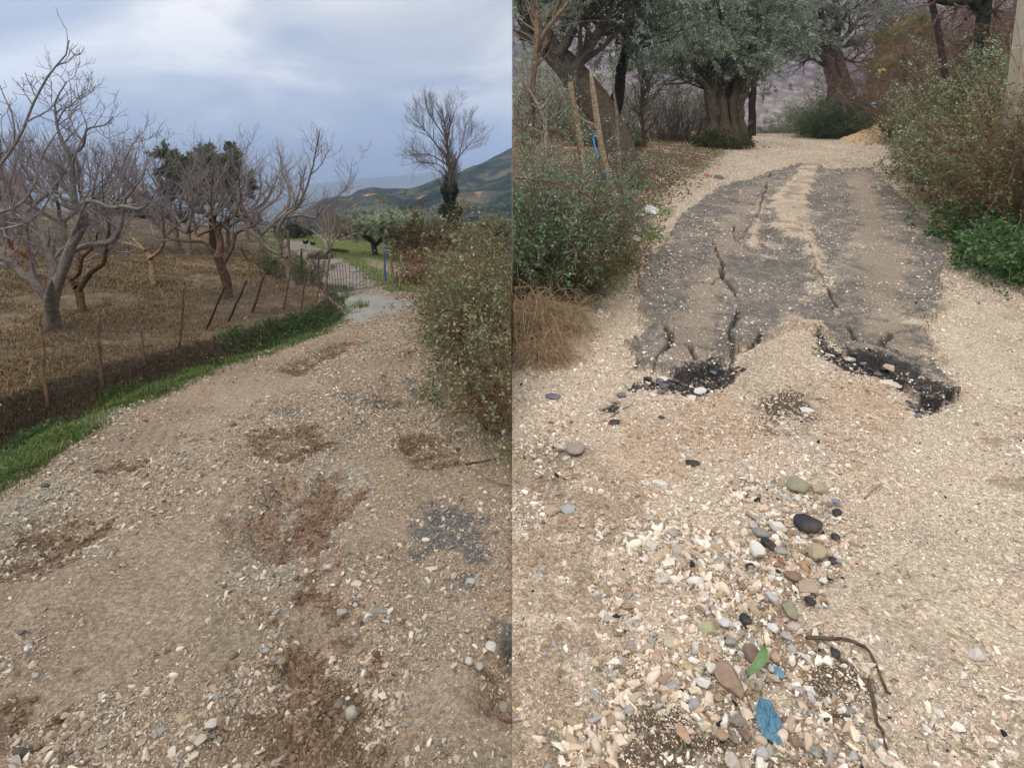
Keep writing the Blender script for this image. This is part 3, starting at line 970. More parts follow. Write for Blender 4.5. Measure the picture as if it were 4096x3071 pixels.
def gravel(name, left, N, seed, label, ymax):
    r = np.random.default_rng(seed)
    U = r.uniform(.002, 1.0, N) * (-1 if left else 1)
    Y = np.exp(r.uniform(math.log(1.15), math.log(ymax), N))
    X = U * Y
    C, peb, dz, zi = zone_eval(X, Y)
    kd = zone_kind(zi, X)
    den = np.ones(N); big = np.ones(N)
    for k, v in DEN.items(): den[kd == k] = v
    for k, v in BIGF.items(): big[kd == k] = v
    patch = fbm(X, Y, 1.6, 4, 301)
    den *= np.clip(.75 + patch * 1.5, .12, 1.2)
    if left:
        s = np.interp(Y, *XB) - X
        e = X - np.interp(Y, *XE)
        den *= sstep(-.1, -.38, s) * 1.0 + .03
        den *= np.where(e > .4, .3, 1)
        den[s > .3] *= .5
        den[Y > 12] *= .4
        big *= .92
    else:
        l = np.interp(Y, *QXL) - X; t = X - np.interp(Y, *QXR)
        den *= np.where(l > .3, .35, 1) * np.where(t > .2, .08, 1)
    keep = r.uniform(0, 1, N) < den
    X, Y, dz, kd, big, patch = X[keep], Y[keep], dz[keep], kd[keep], big[keep], patch[keep]
    n = len(X)
    smin = np.maximum(.0045, .0022 * Y)
    s = smin * (1 - r.uniform(0, .997, n)) ** (-1 / 2.15) * big
    s = np.minimum(s, np.where(X < 0, .036, .042) + .014 * np.isin(kd, ['dirt', 'heap']) + .010 * (patch > .3))
    s = np.minimum(s, np.where(np.isin(kd, ['sandR', 'fan']), .018, 1))
    z = ground_z(X, Y, dz)
    P = np.stack([X, Y, z + s * .07], 1)
    scl = np.stack([s * r.uniform(.85, 1.35, n), s * r.uniform(.7, 1.1, n), s * r.uniform(.7, 1.25, n)], 1)
    rot = np.stack([r.normal(0, .5, n), r.normal(0, .5, n), r.uniform(0, 6.28, n)], 1)
    cols = pick(*PAL['L' if left else 'R'], n, r, .13, .013)
    for k in PAL:
        m = kd == k
        if m.any() and k not in 'LR':
            cols[m] = pick(*PAL[k], m.sum(), r, .13, .013)
    scatter_obj(name, P, scl, rot, cols, stone_lib, 12, r, label, 'gravel')


gravel('gravel', True, 300000, 11, 'crushed stone gravel strewn over the muddy dirt road', 16)
gravel('gravel', False, 340000, 12, 'cream crushed limestone gravel covering the lane around the old asphalt', 30)


# ---------------------------------------------------------------- single rocks one can point at
m_rock = {}


def rock_mat(c, rough=.8):
    key = tuple(round(x, 3) for x in c) + (rough,)
    if key not in m_rock:
        m, t, b = newmat('rock_surface')
        g = nd(t, 'ShaderNodeTexCoord')
        n1 = nd(t, 'ShaderNodeTexNoise', ins={'Scale': 28.0, 'Detail': 7.0, 'Roughness': .7})
        n2 = nd(t, 'ShaderNodeTexNoise', ins={'Scale': 9.0, 'Detail': 3.0, 'Roughness': .5})
        for n in (n1, n2): t.links.new(g.outputs['Object'], n.inputs['Vector'])
        r1 = ramp(t, [(.3, tuple(x * .74 for x in c)), (.55, c), (.75, tuple(min(.85, x * 1.22) for x in c))])
        t.links.new(n1.outputs[0], r1.inputs[0])
        r2 = ramp(t, [(.45, (0, 0, 0)), (.68, (.55, .55, .55))])
        t.links.new(n2.outputs[0], r2.inputs[0])
        cc = mixc(t, r2.outputs[0], r1.outputs[0], tuple(.55 * x + .45 * y for x, y in zip(c, lin(150, 128, 104))))
        t.links.new(cc, b.inputs['Base Color'])
        b.inputs['Roughness'].default_value = rough
        b.inputs['Specular IOR Level'].default_value = .25
        bp = nd(t, 'ShaderNodeBump', ins={'Strength': .9, 'Distance': .006})
        t.links.new(n1.outputs[0], bp.inputs['Height']); t.links.new(bp.outputs[0], b.inputs['Normal'])
        m_rock[key] = m
    return m_rock[key]


def ico(sub):
    import bmesh
    bm = bmesh.new()
    bmesh.ops.create_icosphere(bm, subdivisions=sub, radius=1)
    V = np.array([v.co[:] for v in bm.verts]); f = np.array([[v.index for v in q.verts] for q in bm.faces])
    bm.free()
    return V, f


ICO3, ICO4 = ico(3), ico(4)


def rock_geo(seed, dx, dy, dz, ang=.7, hi=False):
    V, f = ICO4 if hi else ICO3
    r = np.random.default_rng(seed)
    V = V.copy()
    for k in range(int(5 + 12 * ang)):
        n = unit(r.normal(size=3)); d = r.uniform(.80 - .28 * min(1, ang), .92)
        h = V @ n
        over = np.maximum(0, h - d)
        V -= n[None, :] * over[:, None] * min(.97, .55 + .5 * ang)
    th = fbm(V[:, 0] * 1.5 + seed, V[:, 1] * 1.5 + V[:, 2], 1.2, 5, seed, .6)
    V *= (1 + .13 * th)[:, None]
    mx = np.abs(V).max(0)
    V = V / mx * np.array((dx, dy, dz)) * .5
    return V, f


def desat(c, k=.30):
    g = sum(c) / 3
    return tuple(x * (1 - k) + g * k for x in c)


def rock(px, py, w, h, c, label, ang=.7, tall=.55, sink=.25, cat='stone', name='stone', group=None, rough=.8, yaw=None, seed=None):
    c = desat(c); ang = ang + .35
    P = hit(px, py + h * .15)
    Y = P[1]
    k = Y / F
    th = math.atan2(py - 660, F)
    wx = w * k; hv = h * k
    dz = tall * min(wx, hv)
    dy = min(1.7 * wx, max(.45 * wx, (hv - dz * math.cos(th) * .8) / max(.2, math.sin(th))))
    sd_ = seed if seed is not None else int(px * 7 + py)
    V, f = rock_geo(sd_, wx, dy, dz * 1.25, ang)
    r = np.random.default_rng(sd_)
    a = r.normal(0, .12) if yaw is None else yaw
    tx = r.normal(0, .10)
    ca, sa = math.cos(a), math.sin(a)
    V = V @ np.array([[ca, sa, 0], [-sa, ca, 0], [0, 0, 1]])
    V[:, 2] += V[:, 0] * tx
    o = mk(name, V, f, rock_mat(c, rough), smooth=ang < .8)
    o.location = (P[0], P[1], P[2] + dz * 1.25 * (.5 - sink))
    return tagp(o, label, cat, group)


WR, BK, GY, TN, OC, PK, BR, OL, LI = lin(214, 206, 192), lin(40, 41, 45), lin(140, 136, 128), lin(178, 150, 118), lin(174, 152, 114), lin(190, 168, 150), lin(142, 110, 80), lin(150, 142, 108), lin(166, 160, 158)
ROCKS = [
    (3185, 1938, 98, 88, OL, 'large rounded olive-green rock at the top of the stone heap', .2, .5),
    (3278, 1959, 90, 62, OC, 'tan wedge-shaped rock right of the large olive-green one', .5, .6),
    (3187, 1993, 40, 48, WR, 'small white stone lying against the foot of the olive-green rock', .5, .6),
    (3305, 2000, 64, 44, PK, 'pinkish white flat stone below the tan wedge rock', .8, .5),
    (3347, 2012, 42, 34, lin(126, 138, 156), 'blue-grey pyramid-like stone by the sand edge', .9, .8),
    (3113, 2105, 74, 64, WR, 'chunky white rock left of the biggest black asphalt lump', .8, .6),
    (3039, 2130, 80, 56, GY, 'smooth grey oval rock touching the pale pinkish one', .15, .5),
    (3009, 2102, 50, 54, PK, 'pale pinkish stone leaning on the smooth grey oval rock', .6, .6),
    (3028, 2197, 64, 80, WR, 'tall white rock beside a round black lump', .6, .6),
    (3120, 2197, 70, 42, lin(164, 148, 134), 'flat beige-grey stone right of the round black lump', .4, .4),
    (3268, 2204, 86, 80, OC, 'big ochre rock with a pointed lower end', .4, .5),
    (3356, 2230, 30, 30, WR, 'small cream pebble resting against a black lump by the sand', .3, .6),
    (3122, 2240, 28, 28, lin(170, 88, 56), 'small brick-red tile fragment', .9, .5),
    (3173, 2297, 74, 52, BR, 'brown lens-shaped stone in the middle of the heap', .3, .4),
    (3227, 2338, 86, 66, TN, 'broad flat sandy slab below the brown lens-shaped stone', .5, .25),
    (3294, 2322, 42, 34, WR, 'white oval pebble right of the broad sandy slab', .3, .6),
    (3092, 2389, 56, 72, lin(196, 188, 182), 'whitish angular wedge left of the long ochre stone', .9, .5),
    (3162, 2424, 68, 116, OL, 'long ochre-green upright stone with a mossy top', .4, .45),
    (3014, 2429, 50, 76, lin(190, 160, 112), 'yellowish tan stone above a black round lump', .7, .45),
    (2900, 2489, 70, 52, lin(200, 194, 194), 'lilac-white flat-topped stone left of a black round lump', .7, .45),
    (2831, 2519, 86, 72, lin(176, 170, 116), 'rounded yellow-green stone left of the lilac-white one', .5, .6),
    (3095, 2507, 54, 48, WR, 'white triangular stone under the long ochre-green one', .9, .5),
    (3171, 2503, 64, 42, PK, 'pinkish grey block below the long ochre-green stone', .6, .5),
    (3140, 2540, 44, 44, LI, 'light grey cobble under the pinkish grey block', .5, .5),
    (2921, 2563, 64, 50, lin(146, 144, 138), 'grey sharp-edged stone below the lilac-white one', .9, .6),
    (2690, 2568, 94, 64, lin(196, 176, 140), 'beige triangular slab left of the yellow-green stone', .8, .35),
    (3007, 2613, 78, 92, lin(134, 106, 84), 'brown muddy cobble beside the green leaf', .35, .5),
    (3099, 2622, 48, 54, lin(196, 150, 116), 'orange-tan oval stone right of the green leaf', .35, .5),
    (2921, 2712, 128, 150, lin(158, 124, 94), 'largest rock of the heap, brown and flat-faced', .7, .45),
    (2812, 2731, 72, 62, WR, 'bright white rock left of the largest brown rock', .5, .6),
    (2775, 2810, 56, 62, LI, 'lilac-grey rounded rock below the bright white one', .5, .6),
    (2687, 2740, 56, 44, lin(160, 160, 160), 'cool grey stone further left than the bright white one', .6, .55),
    (2847, 2669, 58, 56, lin(210, 200, 180), 'cream stone above the bright white rock', .8, .5),
    (3083, 2669, 27, 44, lin(190, 190, 180), 'small pale oval pebble between green leaf and blue plastic', .2, .6),
    (2953, 2879, 76, 52, lin(136, 126, 112), 'grey-brown slanted stone left of the blue plastic', .5, .5),
    (3044, 3007, 64, 70, lin(180, 170, 164), 'lilac cobble near the bottom edge below the blue plastic', .6, .6),
    (2930, 3040, 72, 78, lin(190, 170, 152), 'pinkish slab at the bottom edge of the photo', .8, .4),
    (2731, 2919, 64, 92, lin(186, 146, 104), 'orange-tan slab with a long straight edge', .9, .3),
    (2884, 2937, 78, 56, lin(168, 136, 98), 'tan muddy stone between the orange-tan slab and a grey one', .5, .4),
    (2940, 2950, 42, 66, lin(130, 118, 106), 'narrow grey-brown wedge stone near the bottom', .9, .6),
    (2981, 2935, 40, 70, lin(128, 100, 80), 'narrow dark brown stone next to the blue plastic', .6, .6),
    (2745, 2664, 62, 46, lin(190, 168, 104), 'yellow ochre stone left of the cream one', .7, .5),
    (2629, 2613, 50, 44, lin(196, 138, 98), 'orange terracotta-coloured stone far left of the heap', .8, .4),
    (2761, 2622, 28, 22, lin(130, 140, 164), 'tiny blue-grey pebble above the yellow ochre stone', .3, .6),
    (3908, 2619, 70, 60, lin(206, 194, 178), 'lone whitish rock on the bright gravel at the right', .7, .6),
    (2217, 1583, 74, 34, lin(104, 110, 118), 'dark blue-grey flat stone at the left edge below the dry grass', .15, .35),
    (2270, 2034, 74, 44, lin(164, 166, 170), 'light grey angular stone right of the brown slab at the left', .8, .5),
    (2205, 2030, 84, 56, lin(178, 150, 122), 'tan-brown slab beside a light grey angular stone', .7, .3),
    (2303, 1789, 88, 66, lin(156, 140, 122), 'half buried grey-brown boulder at the left', .2, .4),
    (2240, 1790, 44, 40, lin(196, 182, 164), 'pale chunk beside the half buried boulder', .7, .6),
    (2803, 1562, 66, 46, WR, 'white rock under the left end of the broken asphalt', .8, .5),
    (2765, 1590, 56, 30, WR, 'flat white stone left of the white rock by the asphalt', .8, .4),
    (3567, 1530, 88, 52, lin(216, 200, 178), 'large cream rock below the right end of the broken asphalt', .7, .4),
    (3563, 1476, 50, 44, lin(196, 162, 130), 'tan block stuck in the black broken asphalt edge', .8, .6),
    (3767, 1545, 96, 52, lin(140, 134, 126), 'smooth grey half-buried stone at the asphalt corner', .1, .35),
    (3740, 1500, 60, 36, lin(128, 122, 116), 'smaller dull grey stone above the smooth half-buried one', .3, .4),
    (3320, 1425, 34, 28, WR, 'small white stone on the torn asphalt edge', .5, .6),
    (3400, 1437, 40, 26, lin(214, 196, 176), 'cream stone in the black torn edge, right of the gravel fan', .5, .6),
    (3233, 1640, 64, 40, WR, 'white flat rock above the twig litter', .6, .4),
    (2655, 1515, 54, 26, WR, 'white stone sitting on the sunken left asphalt edge', .5, .5),
    (2640, 1930, 66, 34, WR, 'elongated white stone on the pinkish gravel', .6, .4),
    (2585, 1930, 50, 36, lin(204, 190, 170), 'cream stone left of the elongated white one', .6, .4),
    (2686, 2128, 54, 58, lin(170, 160, 148), 'grey-beige upright rock left of the heap', .7, .6),
    (2600, 2180, 66, 60, lin(206, 190, 166), 'cream lumpy rock left of the grey-beige upright one', .7, .5),
    (2638, 2310, 66, 62, lin(200, 186, 162), 'pale cracked rock on the left part of the gravel', .7, .4),
    (2480, 1350, 34, 24, lin(214, 204, 188), 'white stone in the dry grass left of the asphalt', .6, .6),
    (2480, 1010, 40, 32, lin(200, 170, 134), 'peach-coloured rock at the foot of the left hedge', .7, .7),
    (2990, 940, 22, 18, WR, 'white stone on top of the asphalt crack', .5, .8),
    # the dirt road on the left
    (1355, 2812, 46, 62, lin(116, 104, 90), 'brown-grey tilted cobble beside the two-tone rock', .4, .8),
    (1405, 2850, 62, 68, lin(172, 160, 140), 'two-tone pale rock, largest in the brown soil', .4, .8),
    (1392, 2791, 28, 24, lin(206, 196, 180), 'small white stone above the two-tone rock', .6, .6),
    (1313, 2268, 46, 36, lin(190, 180, 162), 'pale cube-like stone below the red-brown pit', .8, .6),
    (1426, 2334, 54, 32, lin(196, 184, 162), 'pale slanted stone on the bright gravel', .7, .45),
    (1368, 2444, 52, 36, lin(158, 152, 142), 'grey rounded cobble left of the long green-grey stone', .3, .5),
    (1421, 2418, 26, 23, lin(178, 176, 170), 'small round light grey pebble above the long green-grey stone', .2, .6),
    (1521, 2439, 84, 34, lin(126, 132, 122), 'long green-grey stone half sunk in the road', .3, .35),
    (1331, 2494, 34, 30, lin(130, 104, 80), 'brown round stone in the soil under the grey cobble', .3, .6),
    (1886, 2321, 50, 38, lin(168, 162, 152), 'light grey stone lying on the small tar patch', .3, .4),
    (1728, 2271, 64, 22, lin(196, 184, 164), 'long flat pale stone right of the cracked tar patch', .6, .4),
    (1962, 2586, 52, 48, lin(196, 188, 172), 'white block next to the tar patch at the divide', .8, .6),
    (1917, 2660, 42, 52, lin(160, 154, 146), 'grey rock beside the reddish hollow', .4, .6),
    (1873, 2645, 44, 42, lin(190, 182, 166), 'pale rock left of the grey rock at the reddish hollow', .6, .6),
    (2018, 2825, 54, 46, lin(140, 128, 108), 'olive-grey cobble at the divide above the wet mud', .3, .5),
    (1124, 2641, 44, 40, lin(150, 130, 104), 'tan upright stone on the left rim of the soil patch', .6, .6),
    (1063, 2597, 40, 28, lin(150, 152, 152), 'blue-grey pebble left of the soil patch', .3, .5),
    (1518, 2323, 46, 32, lin(160, 142, 120), 'beige stone with a brown side left of the tar patches', .6, .5),
    (1686, 2631, 40, 30, lin(182, 170, 150), 'pale stone between the mud and the tar patches', .7, .5),
    (142, 2697, 34, 26, lin(176, 166, 150), 'small pale stone on the smooth mud at the far left', .7, .6),
    (87, 2526, 36, 26, lin(104, 98, 88), 'dark grey stone on the smooth mud at the far left', .4, .6),
    (305, 2675, 42, 24, lin(112, 106, 94), 'dark oblong stone on the smooth mud', .5, .5),
    (507, 2783, 60, 36, lin(140, 122, 98), 'brown lump standing out of the cracked mud', .6, .6),
    (728, 2865, 54, 50, lin(170, 150, 106), 'yellowish stone low on the dirt road', .6, .35),
    (557, 2936, 38, 28, lin(196, 184, 162), 'white stone above the flat sunken slab', .6, .6),
    (554, 2972, 70, 42, lin(170, 152, 116), 'flat sunken tan slab at the bottom', .6, .3),
    (84, 3009, 66, 48, lin(88, 80, 68), 'dark mossy lump in the bottom left corner', .4, .7),
    (252, 3025, 46, 38, lin(96, 88, 74), 'second dark lump, right of the bottom left corner one', .4, .7),
    (846, 2888, 58, 50, lin(192, 182, 160), 'pale triangular stone right of the yellowish one', .9, .35),
    (804, 2953, 50, 56, lin(186, 172, 146), 'cream upright stone under the pale triangular one', .8, .4),
    (386, 2972, 94, 48, lin(150, 128, 98), 'broad flat tan slab flush with the road', .7, .22),
    (360, 1890 - 60, 40, 20, lin(90, 82, 70), 'dark clod on the edge of the green verge', .5, .6),
    (585, 1683, 20, 10, lin(90, 74, 58), 'small brown clod above the tyre grooves', .4, .8),
    (935, 1703, 24, 22, lin(104, 86, 66), 'round brown clod on the bare road', .3, .8),
    (175, 1945, 44, 30, lin(84, 86, 82), 'grey stone below the green verge', .3, .7),
    (1740, 1990, 24, 0 + 18, lin(150, 140, 124), 'pale pebble above the large tar patch', .5, .6),
    (1836, 2140, 28, 22, lin(150, 134, 106), 'tan stone lying on the large tar patch', .3, .7),
    (1830, 1798, 26, 20, lin(70, 64, 58), 'dark stone with a white edge on the reddish gravel', .5, .7),
    (1606, 1784, 24, 18, lin(104, 84, 66), 'brown clod in the middle of the upper road', .4, .7),
    (1850, 1720, 54, 34, lin(166, 156, 138), 'pale rock at the edge of the bramble hedge', .7, .6),
    (1740, 1700, 50, 26, lin(160, 146, 122), 'flat pale stone left of the rock by the bramble hedge', .7, .4),
]
for (px, py, w, h, c, lab, ang, tall) in ROCKS:
    rock(px, py, w, h, c, lab, ang, tall)

TAR = 'black tarry lumps broken off the asphalt'
for (px, py, w, h, lab) in [
    (3231, 2093, 122, 92, 'biggest black asphalt lump, an oval of tar and grit in the stone heap'),
    (3347, 2049, 44, 38, 'small black lump under the blue-grey pyramid-like stone'),
    (3342, 2146, 40, 34, 'small black lump right of the biggest one, by the sand edge'),
    (3072, 2174, 64, 64, 'round black lump right of the tall white rock'),
    (3331, 2239, 36, 42, 'black lump hugged by a small cream pebble'),
    (3000, 2262, 44, 28, 'flat black oval lump below the tall white rock'),
    (3240, 2403, 52, 44, 'black lump right of the long ochre-green stone'),
    (2981, 2477, 56, 58, 'glossy round black lump right of the lilac-white stone'),
    (3340, 2610, 46, 54, 'black crumbly lump inside the bent twig'),
    (2770, 1852, 64, 34, 'black crumbly patch-like lump on the pinkish gravel'),
    (2455, 1690, 50, 30, 'dark asphalt crumb beside a twig on the left gravel'),
    (2648, 1672, 36, 18, 'small dark asphalt crumb on the orange soil'),
]:
    rock(px, py, w, h, lin(50, 51, 55), lab, .3, .6, cat='asphalt lump', name='asphalt_lump', group=TAR, rough=.6)
r = np.random.default_rng(5)
EDGE = [((2480, 1560), (2960, 1470), 26), ((3290, 1380), (3520, 1470), 16), ((3520, 1470), (3800, 1600), 22), ((3640, 1600), (3700, 1650), 6)]
for a, b, n in EDGE:
    for i in range(n):
        t = r.uniform()
        x, y = a[0] + (b[0] - a[0]) * t + r.normal(0, 10), a[1] + (b[1] - a[1]) * t + r.normal(0, 22)
        w = r.uniform(16, 42)
        rock(x, y, w, w * r.uniform(.5, .8), lin(*(np.array((48, 48, 52)) * r.uniform(.9, 2.3))), 'black crumb of tarry asphalt along the torn edge of the old asphalt', .4, .7,
             cat='asphalt crumb', name='asphalt_crumb', group='crumbs along the torn asphalt edge', rough=.65)

# flat light flecks: bigger aggregate worn flush with the old asphalt
for i in range(60):
    P = (r.uniform(2600, 3740), r.uniform(760, 1440))
    w = r.uniform(12, 40) * (P[1] / 1100)
    rock(P[0], P[1], w, w * .38, WR if r.uniform() < .6 else CREAM, 'pale stone fleck lying flat on the old asphalt', .4, .3, sink=.35,
         cat='stone', name='stone', group='pale stones on the old asphalt')
# ---------------------------------------------------------------- growing things
m_bark = mat_attr('bark', rough=.95, noise=.5, nscale=22, bump=1.0, spec=.08)
m_twig = mat_attr('twig', rough=.85, spec=.2)
m_leaf = mat_attr('leaf', rough=.6, trans=.25, spec=.3)
m_grass = mat_attr('grass_blade', rough=.7, trans=.3, spec=.2)


def grow(P, Rd, n, length, k, r, ang=(.5, 1.0), up=.12, wig=.12, rf=.55, tmin=.25, minr=.0015, grav=0.0, taper=.25):
    """n side branches off the parent lines P (N,K,3)"""
    N, K, _ = P.shape
    seg = np.linalg.norm(np.diff(P, axis=1), axis=2).sum(1)
    i = r.choice(N, n, p=seg / seg.sum())
    t = tmin + (1 - tmin) * r.uniform(0, 1, n) ** .8
    f = t * (K - 1); a = np.minimum(f.astype(int), K - 2); w = (f - a)[:, None]
    base = P[i, a] * (1 - w) + P[i, a + 1] * w
    tan = unit(P[i, a + 1] - P[i, a])
    rb = (Rd[i, a] * (1 - w[:, 0]) + Rd[i, a + 1] * w[:, 0]) * rf
    rb = np.maximum(rb, minr)
    per = unit(np.cross(tan, r.normal(size=(n, 3))))
    al = r.uniform(*ang, n)[:, None]
    d = unit(tan * np.cos(al) + per * np.sin(al) + np.array((0, 0, up)) * 1.5)
    L = length * r.uniform(.55, 1.25, n) * (1.15 - .5 * t)
    out = np.zeros((n, k, 3)); out[:, 0] = base
    step = (L / (k - 1))[:, None]
    for j in range(1, k):
        d = unit(d + np.array((0, 0, up)) - np.array((0, 0, grav)) * j / k + r.normal(size=(n, 3)) * wig)
        out[:, j] = out[:, j - 1] + d * step
    rad = rb[:, None] * np.linspace(1, taper, k)[None, :]
    return out, np.maximum(rad, minr * .6)


def pack(lines, k):
    """control polylines [(x,y,z,r)...] -> arrays"""
    A = np.array([curve(l, k) for l in lines])
    return A[:, :, :3], A[:, :, 3]


def skel(px_lines, D, k=16, seed=0, dj=.5):
    """photo traced limbs (px, py, width px[, depth offset]) -> world limbs with radius"""
    r = np.random.default_rng(seed)
    out = []
    for l in px_lines:
        off = r.uniform(-dj, dj)
        n = len(l)
        q = []
        for j, p in enumerate(l):
            dd = D + (p[3] if len(p) > 3 else off * (j / max(1, n - 1)) ** 1.0)
            w = at(p[0], p[1], dd)
            q.append((*w, p[2] * .5 * dd / F))
        out.append(q)
    return pack(out, k)


def gnarl(V, P, amp, sc, seed):
    n = fbm(V[:, 0] * sc + V[:, 2] * sc * .35, V[:, 1] * sc - V[:, 2] * sc * .2, 1.0, 3, seed)
    n2 = fbm(V[:, 0] * sc * 3 + V[:, 2] * sc, V[:, 1] * sc * 3, 1.0, 2, seed + 5)
    d = np.stack([n, n2, n * 0], 1)
    return V + d * amp


def tree_obj(name, label, cat, limbs, twigs, barkc, twigc, left, group=None, base=None, seed=0, S=9, knob=.012, leafset=None, crown='crown'):
    P, Rd = limbs
    b = P[0, 0] if base is None else base
    root = empty(name, b, label, cat, group)
    r = np.random.default_rng(seed)
    V, q = tubes(P, Rd, S)
    V = gnarl(V, None, knob, 9, seed)
    attach('trunk', V, q, colvar(barkc, len(q), r, .10, .02), m_bark, root, left)
    Vs = []
    for (Pt, Rt, s) in twigs:
        Vs.append(tubes(Pt, Rt, s))
    if Vs:
        V, fl = join(Vs)
        n = sum(len(f) for f in fl)
        cr_ = colvar(twigc, n, r, .12, .03)
        o = attach(crown, V, fl, cr_, m_twig, root, left)
    if leafset is not None:
        V, f, c = leafset
        attach('foliage', V, f, c, m_leaf, root, left, smooth=False)
    return root


GB, GT = lin(122, 114, 104), lin(126, 115, 112)
FIG = 'bare fig trees in the orchard behind the stake fence'


def fig_twigs(P, Rd, r, n1, n2, n3, L1=.75, k=8, up=.20):
    n1, n2, n3, up, L1 = int(n1 * 1.05), int(n2 * 1.0), int(n3 * 1.2), up * .45, L1 * .62
    a = grow(P, Rd, n1, L1, k, r, (.5, 1.2), up, .20, .55, .30, .004)
    b = grow(a[0], a[1], n2, L1 * .55, k, r, (.45, 1.15), up * 1.1, .20, .6, .2, .0028)
    c = grow(b[0], b[1], n3, L1 * .28, 4, r, (.4, 1.0), up * 1.2, .14, .7, .25, .0022)
    return [(a[0], a[1], 5), (b[0], b[1], 4), (c[0], c[1], 3)]


def DB(px, py):
    return float(hit(px, py)[1])


def ztie(lines, extra=.05):
    P, Rd = lines
    return P, Rd


T1 = [[(214, 1330, 66), (208, 1256, 54), (200, 1200, 50), (203, 1160, 30), (206, 1120, 10)],
      [(210, 1250, 30), (198, 1205, 40), (170, 1166, 38), (134, 1131, 34), (60, 1070, 30), (32, 1043, 32), (0, 1022, 22), (-70, 985, 14), (-120, 900, 8)],
      [(32, 1052, 20), (0, 1058, 20), (-60, 1050, 14)],
      [(208, 1240, 40), (212, 1200, 46), (218, 1150, 40), (222, 1094, 34), (199, 1024, 27), (171, 959, 24), (139, 918, 20), (100, 880, 18), (46, 857, 16), (-30, 830, 9)],
      [(208, 1250, 34), (214, 1190, 46), (232, 1130, 42), (259, 1052, 40), (296, 959, 38), (343, 881, 32), (325, 845, 30), (296, 811, 26), (292, 728, 22), (288, 660, 19), (262, 590, 14), (231, 519, 10), (222, 407, 7), (262, 330, 4)],
      [(280, 1008, 26), (330, 988, 24), (370, 978, 23), (444, 964, 22), (477, 922, 20), (491, 853, 16), (505, 793, 13), (570, 709, 7), (590, 640, 4)],
      [(296, 811, 16), (250, 790, 14), (210, 780, 12), (160, 745, 9), (140, 690, 6), (120, 600, 4)],
      [(300, 820, 20), (370, 805, 16), (440, 830, 15), (500, 825, 14), (560, 835, 11), (600, 800, 8), (640, 740, 5)],
      [(440, 830, 12), (470, 790, 10), (480, 700, 8), (520, 600, 5), (560, 540, 3)],
      [(278, 625, 12), (330, 590, 10), (350, 520, 8), (420, 500, 6), (450, 470, 4)],
      [(222, 500, 8), (260, 440, 6), (300, 410, 5), (325, 380, 3)]]
r = np.random.default_rng(21)
P, Rd = skel(T1, DB(214, 1318), 22, 3, .6)
tw = fig_twigs(P[1:], Rd[1:], r, 90, 380, 700)
tree_obj('fig_tree', 'largest bare fig tree, forked pale grey trunk at the left front of the orchard', 'fig tree', (P, Rd), tw, GB, GT, True, FIG, hit(214, 1305), 1, 10)

T0 = [[(-330, 1500, 60), (-310, 1250, 50), (-260, 1050, 44)],
      [(-270, 1060, 40), (-150, 900, 26), (-40, 720, 20), (0, 662, 18), (60, 585, 16), (102, 491, 14), (153, 370, 12), (204, 292, 10), (255, 231, 8), (275, 162, 6)],
      [(-260, 1050, 40), (-140, 900, 24), (0, 850, 18), (37, 843, 17), (76, 822, 16), (106, 793, 15), (139, 728, 14), (150, 670, 12), (190, 590, 9), (231, 532, 6), (290, 480, 4)],
      [(-200, 1000, 24), (-80, 930, 16), (0, 918, 14), (111, 890, 12), (176, 830, 9), (208, 769, 7), (235, 700, 5)],
      [(-120, 800, 20), (-40, 640, 14), (40, 600, 12), (62, 545, 10), (50, 450, 8), (25, 400, 6), (0, 340, 4)],
      [(102, 491, 10), (170, 455, 8), (220, 420, 6), (270, 370, 4)]]
P, Rd = skel(T0, 4.6, 20, 4, .3)
Rd[1:] *= .72
tw = fig_twigs(P[1:], Rd[1:], r, 36, 90, 120, .42)
tree_obj('fig_tree', 'bare fig tree outside the left edge whose long whip reaches highest into the sky', 'fig tree', (P, Rd), tw, GB, GT, True, FIG, None, 2, 8)

T2 = [[(330, 1262, 32), (322, 1200, 30), (315, 1163, 30), (300, 1130, 26)],
      [(306, 1150, 22), (280, 1115, 18), (250, 1089, 15), (220, 1040, 10), (215, 960, 6)],
      [(318, 1160, 24), (335, 1135, 20), (361, 1094, 18), (412, 1056, 16), (424, 1010, 14), (428, 978, 13), (435, 885, 9), (415, 820, 7), (410, 700, 4)],
      [(285, 1118, 16), (319, 1094, 14), (330, 1033, 12), (375, 987, 9), (390, 930, 6)]]
P, Rd = skel(T2, DB(330, 1256), 18, 5, .5)
tree_obj('fig_tree', 'dark-trunked bare fig tree just behind the largest one', 'fig tree', (P, Rd), fig_twigs(P[1:], Rd[1:], r, 60, 240, 420, .8), lin(84, 66, 48), GT, True, FIG, hit(330, 1258), 3)
T5 = [[(128, 1118, 24), (120, 1080, 20), (111, 1033, 22)], [(112, 1035, 20), (93, 1019, 16), (60, 1000, 14), (46, 987, 12), (28, 941, 9), (20, 860, 6)],
      [(112, 1040, 16), (122, 1000, 12), (150, 996, 9), (176, 996, 8), (230, 985, 6)], [(114, 1030, 14), (116, 960, 10), (108, 900, 8), (130, 800, 5)]]
P, Rd = skel(T5, DB(128, 1114), 16, 6, .5)
tree_obj('fig_tree', 'bare fig tree with rusty orange-brown trunk at the far left', 'fig tree', (P, Rd), fig_twigs(P[1:], Rd[1:], r, 60, 220, 380, .8), lin(120, 78, 50), GT, True, FIG, hit(128, 1112), 4)
